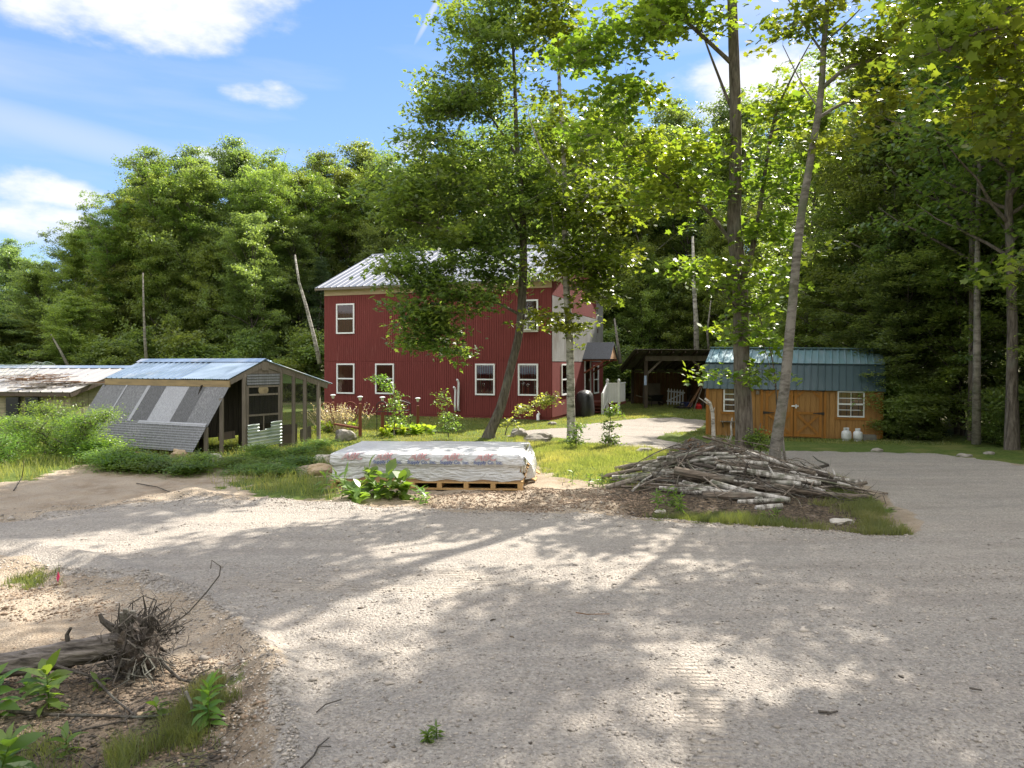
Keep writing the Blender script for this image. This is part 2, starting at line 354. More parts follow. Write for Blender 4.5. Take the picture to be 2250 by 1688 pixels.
def zones(x, y):
    g = sdist(GR, x, y)+fbm(x/.5, y/.5, 4, 41)*.5+fbm(x/.09, y/.09, 2, 45)*.12
    gravel = sstep(-.06, .06, g)
    gs = np.maximum(sstep(16.2, 18.2, y+fbm(x/1.5, y/1.5, 4, 51)*4), 1-sstep(-3, 0, y))
    for q in GRASSY: gs = np.maximum(gs, sstep(-.35, .45, sdist(q, x, y)+fbm(x/.8, y/.8, 4, 61)*1.2+fbm(x/.17, y/.17, 3, 63)*1.0-.06))
    litter = np.maximum(sstep(-.5, .5, sdist([G(*p) for p in [(1300, 1100), (1420, 1050), (1560, 985), (1720, 1020), (1900, 1100), (1960, 1165), (1730, 1152), (1420, 1135)]], x, y)+fbm(x/.5, y/.5, 4, 71)*1.2), sstep(-.4, .4, sdist([G(*p) for p in [(-200, 1380), (300, 1420), (520, 1480), (520, 1650), (400, 2200), (-800, 2200)]], x, y)+fbm(x/.4, y/.4, 4, 75)*1.2)*.8)
    litter = np.maximum(litter, sstep(38, 42, y)*.9); litter = np.maximum(litter, sstep(13.5, 16, x-.15*(y-15))*sstep(16, 19, y))
    return gravel, gs*(1-gravel), litter*(1-gravel)
def ground_material():
    m, t = newmat('ground'); q = NT(t)
    co = q.n('ShaderNodeTexCoord').outputs['Object']
    A = lambda k: q.n('ShaderNodeAttribute', attribute_name=k).outputs['Fac']
    gr, gs, li, tk = A('gravel'), A('grass'), A('litter'), A('track')
    big = q.noise(co, .8, 5); mid = q.noise(co, 5, 6, .65); fine = q.noise(co, 42, 5, .75)
    vor = q.n('ShaderNodeTexVoronoi', {'Vector': co, 'Scale': 46.0, 'Randomness': 1.0}); vc = vor.outputs['Color']; vd = vor.outputs['Distance']
    vor2 = q.n('ShaderNodeTexVoronoi', {'Vector': co, 'Scale': 52.0}); v2 = vor2.outputs['Color']
    g0 = q.mix(q.mr(big, .35, .65), (.43, .385, .33), (.37, .34, .30))
    g0 = q.mix(q.mr(mid, .4, .7, 0, .6), g0, (.47, .425, .365))
    sepv = q.n('ShaderNodeSeparateColor', {0: vc}).outputs[0]
    mvs = q.n('ShaderNodeMapping', {'Vector': co, 'Scale': (.32, 2.6, 1), 'Rotation': (0, 0, .14)}).outputs[0]
    g0 = q.mix(q.mr(q.noise(mvs, 1.0, 6, .65), .45, .62, 0, .5), g0, (.29, .255, .22))
    g0 = q.mix(q.mr(q.noise(mvs, .7, 5, .6), .56, .68, 0, .55), g0, (.50, .44, .37))
    g1 = q.mix(q.mr(sepv, 0, 1, .0, .55), g0, (.18, .165, .155))
    g1 = q.mix(q.mr(q.n('ShaderNodeSeparateColor', {0: v2}).outputs[1], .90, .94, 0, .35), g1, (.50, .46, .42))
    g1 = q.mix(q.mr(fine, .50, .63, 0, .55), g1, (.14, .12, .10))
    g1 = q.mix(q.ma('MULTIPLY', tk, .3), g1, (.50, .43, .35))
    d0 = q.mix(q.mr(big, .38, .6), (.42, .345, .26), (.29, .225, .16)); d0 = q.mix(q.mr(mid, .42, .62, 0, .8), d0, (.38, .32, .25)); d0 = q.mix(q.mr(fine, .52, .66, 0, .6), d0, (.12, .08, .05))
    l0 = q.mix(q.mr(q.noise(co, 17, 6, .7), .38, .62), (.045, .036, .028), (.19, .14, .095)); l0 = q.mix(q.mr(mid, .55, .7), l0, (.24, .19, .15))
    s0 = q.mix(q.mr(q.noise(co, 9, 6, .7), .35, .65), (.06, .10, .02), (.13, .17, .04)); s0 = q.mix(q.mr(big, .5, .68, 0, .8), s0, (.19, .19, .06))
    brk = q.ma('ADD', q.noise(co, 11, 5, .7), q.ma('MULTIPLY', q.noise(co, 1.8, 4), .6))
    gf = q.mr(q.ma('ADD', gs, q.ma('MULTIPLY', q.ma('SUBTRACT', brk, .8), .9)), .35, .6)
    col = q.mix(li, d0, l0); col = q.mix(q.ma('MULTIPLY', gf, q.mr(li, .2, 1, 1, .35)), col, s0)
    ge = q.mr(q.ma('ADD', gr, q.ma('MULTIPLY', q.ma('SUBTRACT', fine, .5), .9)), .35, .65)
    col = q.mix(ge, col, g1)
    b = q.n('ShaderNodeBsdfPrincipled', {'Base Color': col, 'Roughness': .95, 'Specular IOR Level': .15})
    rut = q.ma('MULTIPLY', tk, q.ma('MULTIPLY', q.n('ShaderNodeTexWave', {'Vector': co, 'Scale': 5.5, 'Distortion': 1.5, 'Detail': 2}, wave_type='BANDS', bands_direction='Y').outputs['Fac'], 1.3))
    h = q.ma('ADD', q.ma('ADD', q.ma('MULTIPLY', fine, 1.0), q.ma('MULTIPLY', q.ma('SUBTRACT', .5, vd), .8)), q.ma('ADD', q.ma('MULTIPLY', mid, 1.6), rut))
    bn = q.n('ShaderNodeBump', {'Strength': .9, 'Distance': .022, 'Height': h}); t.links.new(bn.outputs[0], b.inputs['Normal'])
    q.out(b.outputs[0]); return m
M['ground'] = ground_material()
TRACKS = [[G(*p) for p in q] for q in ([(1250, 1690), (1230, 1560), (1160, 1460), (1040, 1390)], [(1560, 1700), (1530, 1500), (1420, 1390), (1250, 1310), (980, 1260)], [(300, 1275), (700, 1290), (1000, 1300)])]
def ground():
    xs = np.arange(-17, 19.01, .075)
    ys = [2.0]
    while ys[-1] < 37: ys.append(ys[-1]+(.045+.0035*max(0, ys[-1]-3)))
    ys = np.array(ys); X, Y = np.meshgrid(xs, ys); x, y = X.ravel(), Y.ravel(); z = hz(x, y)
    ex = np.minimum.reduce([x-xs[0], xs[-1]-x, y-ys[0]+.0, ys[-1]-y]); w = sstep(0, .8, ex)
    z = z*w+hz(x, y, False)*(1-w)
    gv, gs, li = zones(x, y)
    tk = np.zeros(len(x))
    for q in TRACKS: tk = np.maximum(tk, 1-sstep(.06, .24, polyd(q, x, y)))
    tk *= sstep(.2, .8, vnoise(x*.8, y*.8, 9))
    V = np.c_[x, y, z]; nx, ny = len(xs), len(ys)
    i = (np.arange(ny-1)[:, None]*nx+np.arange(nx-1)[None, :]).ravel(); F = np.c_[i, i+1, i+nx+1, i+nx]
    isg = gv[F].mean(1) > .5
    for nm, sel in (('gravel_driveway', isg), ('ground', ~isg)):
        f = F[sel]; u, inv = np.unique(f, return_inverse=True)
        tag(npmesh(nm, V[u], [inv.reshape(f.shape)], M['ground'], smooth=True, attr={'gravel': gv[u], 'grass': gs[u], 'litter': li[u], 'track': tk[u]}), None, None, kind='structure')
    def axis(lo, hi, a, b):
        l = [a]; s = 1.0
        while l[-1] > lo: l.append(l[-1]-s); s *= 1.22
        r = [b]; s = 1.0
        while r[-1] < hi: r.append(r[-1]+s); s *= 1.22
        return np.array(sorted(l)+list(np.linspace(a, b, 37)[1:-1])+sorted(r))
    ax, ay = axis(-500, 500, xs[0], xs[-1]), axis(-200, 600, ys[0], ys[-1])
    X, Y = np.meshgrid(ax, ay); x, y = X.ravel(), Y.ravel(); z = hz(x, y, False)
    gv, gs, li = zones(x, y); li = np.maximum(li, (y < -8)*.9); V = np.c_[x, y, z]; nx, ny = len(ax), len(ay)
    i = (np.arange(ny-1)[:, None]*nx+np.arange(nx-1)[None, :]).ravel(); F = np.c_[i, i+1, i+nx+1, i+nx]
    cx, cy = V[F].mean(1)[:, 0], V[F].mean(1)[:, 1]
    F = F[~((cx > xs[0]) & (cx < xs[-1]) & (cy > ys[0]) & (cy < ys[-1]))]
    tag(npmesh('forest_floor', V, [F], M['ground'], smooth=True, attr={'gravel': gv, 'grass': gs, 'litter': li, 'track': gv*0}), None, None, kind='structure')
ground()

# ------------------------------------------------------------ leaves
T_RH = (np.array([(0,0,0),(.5,.34,.09),(1,0,-.04),(.5,-.34,.09)]), [[0,1,2,3]])
T_MP = (np.array([(0,0,0),(.12,.40,.02),(.36,.26,.03),(.52,.52,-.04),(.64,.20,.02),(1,0,-.08),(.64,-.20,.02),(.52,-.52,-.04),(.36,-.26,.03),(.12,-.40,.02)]), [list(range(10))])
T_OK = (np.array([(0,0,0),(.25,.20,.02),(.36,.08,.02),(.55,.30,.0),(.66,.1,.0),(1,.0,-.08),(.66,-.1,0),(.55,-.30,0),(.36,-.08,.02),(.25,-.2,.02)]), [list(range(10))])
T_LN = (np.array([(0,0,0),(.35,.12,.06),(.7,.09,.02),(1,0,-.12),(.7,-.09,.02),(.35,-.12,.06)]), [[0,1,2,5],[5,2,3,4]])
T_LN = (np.array([(0,0,0),(.4,.13,.08),(1,0,-.14),(.4,-.13,.08)]), [[0,1,2,3]])
def leaves(cent, size, tmpl, g, up=1.0, sv_=.35, dirs=None):
    """one leaf of the given outline at each centre; returns vertices and faces"""
    tv, tf = tmpl; n = len(cent)
    nr = g.normal(size=(n, 3)); nr[:, 2] = np.abs(nr[:, 2])+up; nr /= np.linalg.norm(nr, axis=1)[:, None]
    d = g.normal(size=(n, 3)) if dirs is None else dirs+g.normal(size=(n, 3))*.25
    d[:, 2] -= .25 if dirs is None else 0
    if dirs is not None:
        b = np.cross(nr, d)
    else:
        d -= nr*(d*nr).sum(1)[:, None]; b = np.cross(nr, d)
    d /= np.linalg.norm(d, axis=1)[:, None]; b /= np.linalg.norm(b, axis=1)[:, None]+1e-9; nr = np.cross(d, b)
    s = size*(1+sv_*(g.random(n)*2-1))
    V = cent[:, None, :]+s[:, None, None]*(tv[None, :, 0, None]*d[:, None, :]+tv[None, :, 1, None]*b[:, None, :]+tv[None, :, 2, None]*nr[:, None, :])
    k = len(tv); off = (np.arange(n)*k)[:, None]
    return V.reshape(-1, 3), [np.concatenate([off+np.array(f)[None, :] for f in tf if len(f) == m_]) for m_ in sorted({len(f) for f in tf})]
def scatter(cl, per, g, flat=.45):
    """per leaf points round each cluster (x, y, z, spread)"""
    cl = np.asarray(cl, float); n = len(cl); u = g.normal(size=(n, per, 3)); u[:, :, 2] *= flat
    return (cl[:, None, :3]+u*cl[:, None, 3:4]*.55).reshape(-1, 3)
def limb(mb, a, d, ln, r, g, lift=.35, n=4):
    pts = [Vector(a)]; d = Vector(d).normalized()
    for i in range(n):
        d = (d+Vector(g.normal(size=3))*.13+Vector((0, 0, lift/n))).normalized(); pts.append(pts[-1]+d*ln/n)
    mb.tube(pts, [r*(1-.85*i/n) for i in range(n+1)], 5, False); return pts
def forest_tree(seed, H, Rc, cb, nl, per, size, lm, bk, r0=.16, prof='round', tmpl=T_RH, tw=6):
    g = np.random.default_rng(seed); mb = MB(); top = [Vector((0, 0, -.3))]; k = 9
    lean = g.normal(size=2)*.5
    for i in range(1, k+1): top.append(Vector((lean[0]*(i/k)**2+g.normal()*.08, lean[1]*(i/k)**2+g.normal()*.08, H*.97*i/k)))
    mb.tube(top, [r0*(1-.9*i/k)*(1.3 if i == 0 else 1) for i in range(k+1)], 7, False)
    cl = []
    for i in range(nl):
        t = cb+(1-cb)*(i+g.random())/nl; f = t*k; j = min(int(f), k-1); a = top[j].lerp(top[j+1], f-j)
        tt = (t-cb)/(1-cb)
        pr = {'round': (.5+.65*math.sin(math.pi*min(1, tt*.8+.12)))*(1-.35*tt**3), 'cone': 1.05-.95*tt, 'top': .25+1.0*tt**1.2*(1.25-.45*tt)*1.1}[prof]
        ln = Rc*pr*(.45+.85*g.random()**1.3); ang = i*2.4+g.normal()*.4; el = (R(25)+R(35)*tt) if prof != 'cone' else R(-8)+R(20)*tt
        pts = limb(mb, a, (math.cos(ang)*math.cos(el), math.sin(ang)*math.cos(el), math.sin(el)), ln, .02+.35*r0*(1-t*.7), g, .25)
        for q in range(tw):
            u = .3+.7*(q+g.random())/tw; f2 = u*4; j2 = min(int(f2), 3); b = pts[j2].lerp(pts[j2+1], f2-j2)
            dd = Vector(g.normal(size=3)); dd.z = dd.z*.5+.1; tl = ln*.28*(.5+g.random())+.15; e = b+dd.normalized()*tl
            if q % 2 == 0: mb.tube([b, e], [.014, .005], 3, False)
            for w in (.35, .7, 1.0):
                c = b.lerp(e, w); cl.append((c.x, c.y, c.z, .26+.3*g.random()))
    cl.append((top[-1].x, top[-1].y, top[-1].z, .4))
    pts = scatter(cl, per, g, .5 if prof != 'cone' else .25); V, F = leaves(pts, size, tmpl, g)
    return mb, V, F
PROTO = {}
def proto(key, kind, *a, **k):
    lm, bk = a[7], a[8]
    mb, V, F = forest_tree(*a, **k)
    PROTO[key] = (kind, mb, V, F, lm, bk, a[1], [None, None])
def plant(key, x, y, H=None, rz=None, label='', cat='tree', group=None, sc=None, z=None):
    kind, mb, V, F, lm, bk, H0, cache = PROTO[key]
    o = thing(kind, label, cat, (x, y, (zat(x, y) if z is None else z)-.03), rnd.random()*6.28 if rz is None else rz, group)
    s = (H/H0) if H else 1; w = sc or (s*.5+.5*1 if s > 1 else s)
    o.scale = (w, w, s)
    if cache[0] is None:
        t = mb.build('trunk', M[bk], o, True); c = npmesh('crown', V, F, M[lm], o); cache[0], cache[1] = t, c
    else:
        for q in cache: c = q.copy(); C.objects.link(c); c.parent = o
    return o
#            key   kind              seed H  Rc  cb  nl per size leaf bark
proto('a', 'broadleaf_tree', 11, 15, 4.0, .14, 56, 56, .145, 'leaf_f1', 'bark_dark')
proto('b', 'broadleaf_tree', 12, 16, 3.3, .2, 50, 52, .14, 'leaf_f2', 'birchy', r0=.13)
proto('c', 'broadleaf_tree', 13, 14, 4.4, .10, 56, 58, .15, 'leaf_f3', 'bark_dark', r0=.18)
proto('d', 'tall_oak_tree', 14, 19, 4.2, .45, 44, 44, .145, 'leaf_oak', 'bark', r0=.2, prof='top')
proto('e', 'broadleaf_tree', 15, 11, 3.5, .04, 52, 54, .14, 'leaf_f2', 'bark_dark', r0=.1)
proto('f', 'hemlock_tree', 16, 14, 2.9, .08, 60, 26, .15, 'leaf_con', 'bark_dark', r0=.16, prof='cone', tmpl=T_LN)
proto('g', 'understory_shrub', 17, 3.2, 1.3, .03, 22, 22, .13, 'leaf_f1', 'bark_dark', r0=.04)
proto('h', 'understory_shrub', 18, 2.2, 1.2, .02, 20, 22, .12, 'leaf_f2', 'bark_dark', r0=.03)

proto('r', 'broadleaf_tree', 19, 16, 3.8, .30, 40, 15, .20, 'leaf_oak', 'bark', r0=.17)
proto('s', 'broadleaf_tree', 20, 17, 3.6, .35, 36, 14, .20, 'leaf_f2', 'birchy', r0=.15)
proto('w', 'weed_bush', 22, 1.5, .55, .1, 26, 16, .085, 'leaf_weed', 'bark', r0=.012, tmpl=T_LN, tw=4)
proto('v', 'weed_bush', 23, .8, .45, .02, 22, 16, .075, 'leaf_weed', 'bark', r0=.008, tw=4)
proto('k', 'weed_bush', 24, .7, .5, .02, 20, 16, .06, 'leaf_oak', 'bark', r0=.008, tw=4)
# ------------------------------------------------------------ the forest
SKY_L = [(-400, 560), (0, 530), (90, 522), (130, 480), (190, 425), (250, 390), (300, 335), (370, 300), (440, 330), (500, 335), (560, 305), (650, 312), (740, 305), (830, 300), (900, 330), (1100, 300), (1300, 260), (1450, 215), (1600, 235), (1750, 240), (1850, 200), (1950, 130), (2300, 60)]
def topy(px): return float(np.interp(px, [a for a, b in SKY_L], [b for a, b in SKY_L]))
def where(px):
    for lim, s in ((110, 'at the far left of the clearing'), (330, 'behind the left coop'), (700, 'behind the blue roofed coop'), (1000, 'behind the red house, left half'), (1340, 'behind the red house, right half'), (1550, 'behind the open lean-to'), (1760, 'behind the shed, left half'), (1960, 'behind the shed, right half'), (9999, 'right of the orange shed')):
        if px < lim: return s
KL = {'g': 'tall leafy shrub', 'h': 'low leafy shrub', 'a': 'mid green leafy tree', 'b': 'light green pale-trunked tree', 'c': 'dark green spreading tree', 'd': 'tall open-crowned oak', 'e': 'low light green tree', 'f': 'dark drooping hemlock'}
def row(px0, px1, d0, step, keys, dy=0, jit=.8, grp='trees of the forest behind the clearing', hmin=6, front=''):
    px = px0
    while px < px1:
        d = d0+rnd.uniform(-1.8, 1.8); x = (px-CX)*d/FPX; ty = topy(px)+dy+rnd.uniform(-18, 34)
        d = d+(4.5 if 650 < px < 1720 and d0 < 60 else 0); x = (px-CX)*d/FPX; H = max(hmin, (EYE+(HY-ty)*d/FPX-float(hz(x, d, False)))*(.90 if px < 1000 else .95)); k = rnd.choice(keys)
        plant(k, x, d, H, label=f'{KL[k]} {front}{where(px)}'.replace('in the ', '').replace('rank ', 'rank, '), group=grp, sc=max(.75, min(1.25, H/16)))
        px += step*rnd.uniform(.75, 1.25)*FPX/d
rnd.seed(5)
row(-420, 2350, 66, 4.2, 'eceg', 120, hmin=6, front='in the far rank ')
# left and middle: three ranks
row(-230, 120, 62, 3.6, 'abcf', 0, hmin=7, front='in the back rank ')
row(60, 1330, 55, 3.4, 'abcad', 0, front='in the back rank ')
row(90, 1330, 50, 3.2, 'abacb', 35, front='in the middle rank ')
row(-200, 700, 46, 3.0, 'eabec', 150, hmin=5, front='in the front rank ')
row(700, 1340, 46, 3.2, 'cafa', 190, front='in the front rank ')
# right
row(1290, 2000, 50, 3.4, 'abcad', -5, front='in the back rank ')
row(1310, 1900, 44, 3.1, 'abbeb', 40, front='in the middle rank ')  # this and the next ranks: pale-leaved kinds put sunlit tops into leaf colour
row(1345, 1600, 44, 2.6, 'eabeb', 330, hmin=4, front='in the front rank ')
row(1600, 1960, 39, 3.0, 'ebaeb', 230, hmin=5, front='in the front rank ')
row(1930, 2500, 30, 2.8, 'abbae', -60, front='in the back rank ')
# the wood along the right side of the drive
KL['r'] = 'loose-crowned oak'; KL['s'] = 'thin-crowned pale-trunked tree'
for (x, y, k, H, lab) in [(15.1, 23.2, 'r', 17, 'nearest the right end of the shed'), (14.3, 20.3, 'r', 16, 'whose boughs hang over the drive'), (16.6, 20.0, 's', 18, 'between the first trunks'), (16.4, 16.2, 'r', 16, 'standing closest at the right edge'), (18.4, 16.0, 's', 17, 'behind the closest oak at right'), (16.6, 26.4, 'b', 15, 'in the shade behind the right end of the shed'), (15.0, 28.0, 'b', 15, 'just behind the right end of the shed'),
        (18.8, 23.0, 'c', 19, 'at the right edge, set back in the wood'), (13.2, 31.8, 'b', 14, 'over the ridge of the orange shed'), (20.5, 18.6, 'r', 19, 'deep in the wood at the right edge'), (21, 23, 'a', 20, 'deepest in the wood at the right edge'), (17.6, 28, 'a', 19, 'far back in the wood at the right edge'), ]:
    plant(k, x, y, H, label=KL[k]+' '+lab, group='trees along the right side of the drive')
for i, (x, y, k, H) in enumerate([(-26, -20, 'c', 16), (-21, -26, 'a', 17), (-16, -21, 'e', 13), (-11, -27, 'c', 17), (-6, -22, 'a', 16), (-1, -27, 'c', 18), (4, -23, 'e', 14), (9, -27, 'a', 17), (14, -22, 'c', 16), (19, -26, 'a', 17), (24, -20, 'e', 14), (-29, -12, 'a', 15), (27, -10, 'c', 16)]):
    plant(k, x, y, H, label=KL[k]+' of the wood behind the viewer, mirrored in panes', group='trees behind the viewer', sc=1.2)
for px, d, H, lab in [(345, 47, 13.8, 'highest over the left forest'), (415, 48, 13.0, 'right of the highest one at left'), (575, 49, 14.0, 'over the coop with blue roof'), (800, 54, 15.2, 'over the left end of the house roof'), (235, 47, 11.2, 'left of the highest one at left'), (690, 52, 14.6, 'left of the house ridge')]:
    plant('d', (px-CX)*d/FPX, d, H, label='open-crowned oak standing out of the wood, '+lab, group='open-crowned oaks standing out of the wood')
rnd.seed(21)
for i in range(64):
    px = rnd.uniform(-150, 2050); d = rnd.uniform(42, 45) if px < 1350 else rnd.uniform(34, 38)
    if 690 < px < 1340: d = 46
    if 1330 < px < 1640: d = 44
    k = rnd.choice('gh'); x = (px-CX)*d/FPX
    plant(k, x, d, label={'g': 'tall', 'h': 'low'}[k]+' shrub at the forest foot '+where(px), cat='shrub', group='shrubs along the forest edge', sc=rnd.uniform(.9, 1.5), H=rnd.uniform(2, 4))
for i, (x, y) in enumerate([(13.6, 23.8), (14.4, 24.6), (12.9, 25.2), (14.9, 21.3), (15.6, 19.4), (13.9, 27.5), (15.2, 22.4), (16.2, 17.9), (13.3, 24.4), (14.2, 25.9)]):
    k = 'gh'[i % 2]; plant(k, x, y, label={'g': 'tall', 'h': 'low'}[k]+' leafy shrub shaded, right of the shed', cat='shrub', group='shrubs right of the shed', H=rnd.uniform(1.1, 2.2), sc=.8)
for (x, y, H, k, lab) in [(15.6, 24.6, 6.5, 'e', 'nearest the shed corner'), (17.2, 22.2, 7, 'e', 'at the middle of the right edge'), (14.2, 26.0, 6, 'a', 'just behind the shed corner'), (16.3, 19.0, 5, 'e', 'low over the verge at right'), (18.2, 25.4, 8, 'c', 'in the second line at right'), (15.9, 28.2, 8, 'a', 'far behind the shed corner'), (19.5, 20.6, 8, 'a', 'at the far right edge'), (17.2, 17.4, 5.5, 'c', 'closest at the right edge'), (14.0, 30.5, 7, 'e', 'over the right end of the shed'), (20.5, 24, 9, 'e', 'deep at the right edge'), (16.9, 30.5, 9, 'c', 'deep behind the shed')]:
    plant(k, x, y, H, label='leafy young tree filling the wood edge, '+lab, group='young trees at the right wood edge', sc=.75)
# bare pale trunks and dead stems that show against the dark wood
def stem(pts, r, m, name, label, group=None, cat='tree'):
    b = pts[0]; mb = MB(); mb.tube(pts, [r*(1-.65*i/(len(pts)-1)) for i in range(len(pts))], 7, True)
    return tag(shift(mb.build(name, M[m], None, True), b), label, cat, group)
def shift(o, b):
    b = Vector(b); o.data.transform(Matrix.Translation(-b)); o.location = b; return o
stem([P(703, 800, 40), P(690, 740, 40), P(672, 670, 40), P(657, 620, 40), P(648, 560, 40)], .13, 'birch', 'dead_birch', 'thin white leaning dead birch left of the red house')
stem([P(322, 800, 41), P(318, 740, 41), P(316, 690, 41), P(314, 600, 41)], .10, 'birchy', 'thin_tree', 'thin pale upright trunk behind the ridge of the blue roofed coop')
stem([P(150, 805, 42), P(132, 770, 42), P(112, 735, 42)], .10, 'birchy', 'dead_tree', 'leaning grey dead stem left of the coops')
stem([P(1531, 790, 38), P(1529, 700, 38), P(1524, 620, 38), P(1522, 520, 38)], .16, 'birch', 'birch_tree', 'white birch trunk rising behind the open lean-to')
stem([P(1560, 790, 39), P(1554, 730, 39), P(1562, 660, 39)], .08, 'birchy', 'thin_tree', 'thin pale trunk beside the white birch behind the lean-to')
stem([P(1363, 800, 41), P(1358, 760, 41), P(1350, 700, 41)], .13, 'birchy', 'thin_tree', 'pale trunk in the dark just right of the house corner')
stem([(14.0, 21.4, -.1), (14.02, 21.4, 3), (14.1, 21.5, 6), (14.2, 21.5, 10)], .13, 'birchy', 'birch_tree', 'speckled pale trunk at the right edge of the drive')
stem([P(1968, 930, 28), P(1960, 850, 28), P(1952, 740, 28), P(1948, 700, 28)], .09, 'birchy', 'thin_tree', 'thin pale trunk just right of the orange shed')
stem([P(1996, 930, 27.5), P(1998, 800, 27.5), P(2003, 700, 27.5)], .08, 'bark', 'thin_tree', 'thin dark trunk second to the right of the shed')
stem([P(2105, 960, 25), P(2096, 800, 25), P(2085, 640, 25)], .12, 'birchy', 'thin_tree', 'grey trunk in the shade behind the speckled one at right')
# ------------------------------------------------------------ the four big trees of the yard, and young ones
def hero(name, label, trunk, limbs, masses, lm, bk, size, tmpl, seed, per=30, r0=.2, sub=None, rtop=.03, dens=1.0, spr=1.0):
    """trunk/limbs: lists of (px, py, depth, radius); masses: (px, py, rx, ry, depth, rdepth, count)"""
    g = np.random.default_rng(seed); base = trunk[0]; bx = P(*base[:3])
    o = thing(name, label, 'tree', (bx.x, bx.y, bx.z))
    mb = MB(); nodes = []
    def smooth(pl, n):
        pl = [(*P(*q[:3]), q[3]) for q in pl]; out = []
        for i in range(len(pl)-1):
            for k in range(n):
                t = k/n; p0 = np.array(pl[max(i-1, 0)]); p1 = np.array(pl[i]); p2 = np.array(pl[i+1]); p3 = np.array(pl[min(i+2, len(pl)-1)])
                out.append(.5*(2*p1+(p2-p0)*t+(2*p0-5*p1+4*p2-p3)*t*t+(3*p1-p0-3*p2+p3)*t**3))
        out.append(np.array(pl[-1])); return out
    for i, pl in enumerate([trunk]+limbs):
        q = smooth(pl, 5)
        if i == 0:                                  # root flare
            q[0] = q[0]+np.array([0, 0, -.15, q[0][3]*.45]); q[1][3] *= 1.12
        mb.tube([Vector(a[:3]) for a in q], [max(.006, a[3]) for a in q], 12 if i == 0 else 7, i > 0, .06)
        nodes += [a for a in (q[len(q)//4:] if i == 0 else q[1:])]
    nodes = np.array(nodes); cl = []; grp = []
    for (px, py, rx, ry, d, rd, cnt) in masses:
        cnt = int(cnt*dens); k = 0
        while k < cnt:
            u = g.normal(size=3)*.52
            if np.linalg.norm(u) > 1.15: continue
            k += 1; c = np.array(P(px+u[0]*rx, py+u[1]*ry, d+u[2]*rd)); grp.append(c)
    grp = np.array(grp)
    # each bough grows from the nearest lower node, later ones may grow from earlier boughs
    order = np.argsort([np.min(np.linalg.norm(nodes[:, :3]-c, axis=1)) for c in grp])
    for j in order:
        c = grp[j]; dd = nodes[:, :3]-c; dist = np.linalg.norm(dd*np.array([1, 1, .8]), axis=1)+np.maximum(0, dd[:, 2])*1.5
        n = nodes[np.argmin(dist)]; a = Vector(n[:3]); e = Vector(c); ln = (e-a).length
        mid = a.lerp(e, .5)+Vector((g.normal()*.08*ln, g.normal()*.08*ln, .10*ln+g.normal()*.04*ln)); r = min(n[3]*.6, .012+.014*ln)
        if ln > .1: mb.tube([a, mid, e], [r, r*.7, .006], 5, False); nodes = np.vstack([nodes, [*mid, r*.7], [*e, .01]])
        cl.append((*c, (.34+.16*g.random())*spr))
        for w in range(3):
            b = a.lerp(e, .35+.65*g.random()) if ln < 2.2 else e.lerp(mid, g.random()*.6); q = Vector(g.normal(size=3)); q.z *= .35; t = b+q.normalized()*(.3+.45*g.random())*spr
            mb.tube([b, t], [.008, .003], 3, False); cl.append((*t, (.26+.14*g.random())*spr))
    off = np.array(bx)
    tr = shift2(mb.build('trunk', M[bk], o, True), bx)
    pts = scatter(cl, per, g, .38); V, F = leaves(pts, size, tmpl, g, up=1.1); npmesh('crown', V-off, F, M[lm], o)
    return o
def shift2(o, b): o.data.transform(Matrix.Translation(-Vector(b))); return o
hero('oak_tree', 'leaning dark-trunked oak in front of the red house, low boughs across its wall',
     [(1072, 960, 22.6, .18), (1100, 895, 22.6, .155), (1122, 810, 22.6, .14), (1140, 735, 22.6, .13), (1147, 660, 22.6, .14), (1150, 560, 22.6, .125), (1147, 440, 22.6, .10), (1135, 300, 22.6, .075), (1130, 150, 22.6, .05), (1120, 20, 22.6, .03)],
     [[(1142, 692, 22.6, .05), (1105, 672, 22.2, .04), (1060, 655, 21.8, .03), (990, 660, 21.4, .02), (920, 640, 21.0, .012)],
      [(1147, 600, 22.6, .06), (1060, 540, 22.2, .045), (960, 500, 21.8, .03), (880, 480, 21.5, .015)],
      [(1148, 520, 22.6, .06), (1090, 430, 23, .04), (1010, 370, 23.4, .02)],
      [(1147, 480, 22.6, .06), (1200, 420, 22, .04), (1260, 370, 21.5, .02)],
      [(1140, 350, 22.6, .05), (1080, 260, 22.8, .03), (1010, 180, 23, .015)]],
     [(1000, 400, 160, 110, 22.6, 1.8, 74), (1130, 380, 130, 130, 22.6, 2.0, 62), (965, 270, 70, 90, 22.8, 1.3, 36), (1040, 180, 110, 90, 22.6, 1.6, 50), (1080, 60, 120, 80, 22.4, 1.6, 44), (1130, -60, 90, 90, 22.4, 1.4, 14),
      (900, 450, 100, 60, 21.8, 1.2, 36), (1040, 540, 130, 45, 22.2, 1.5, 44), (870, 590, 75, 28, 21.3, .9, 16), (960, 615, 90, 25, 21.5, .9, 18), (1080, 610, 60, 30, 22, 1, 12),
      (905, 690, 60, 30, 21, .6, 13), (970, 715, 60, 34, 21.2, .6, 14), (930, 750, 50, 26, 21.1, .5, 9), (1000, 772, 34, 12, 21.2, .4, 5), (1020, 660, 70, 30, 21.5, .6, 12), (1200, 480, 80, 110, 22.8, 1.6, 26)],
     'leaf_oak', 'bark', .195, T_OK, 31, per=19, dens=1.0)
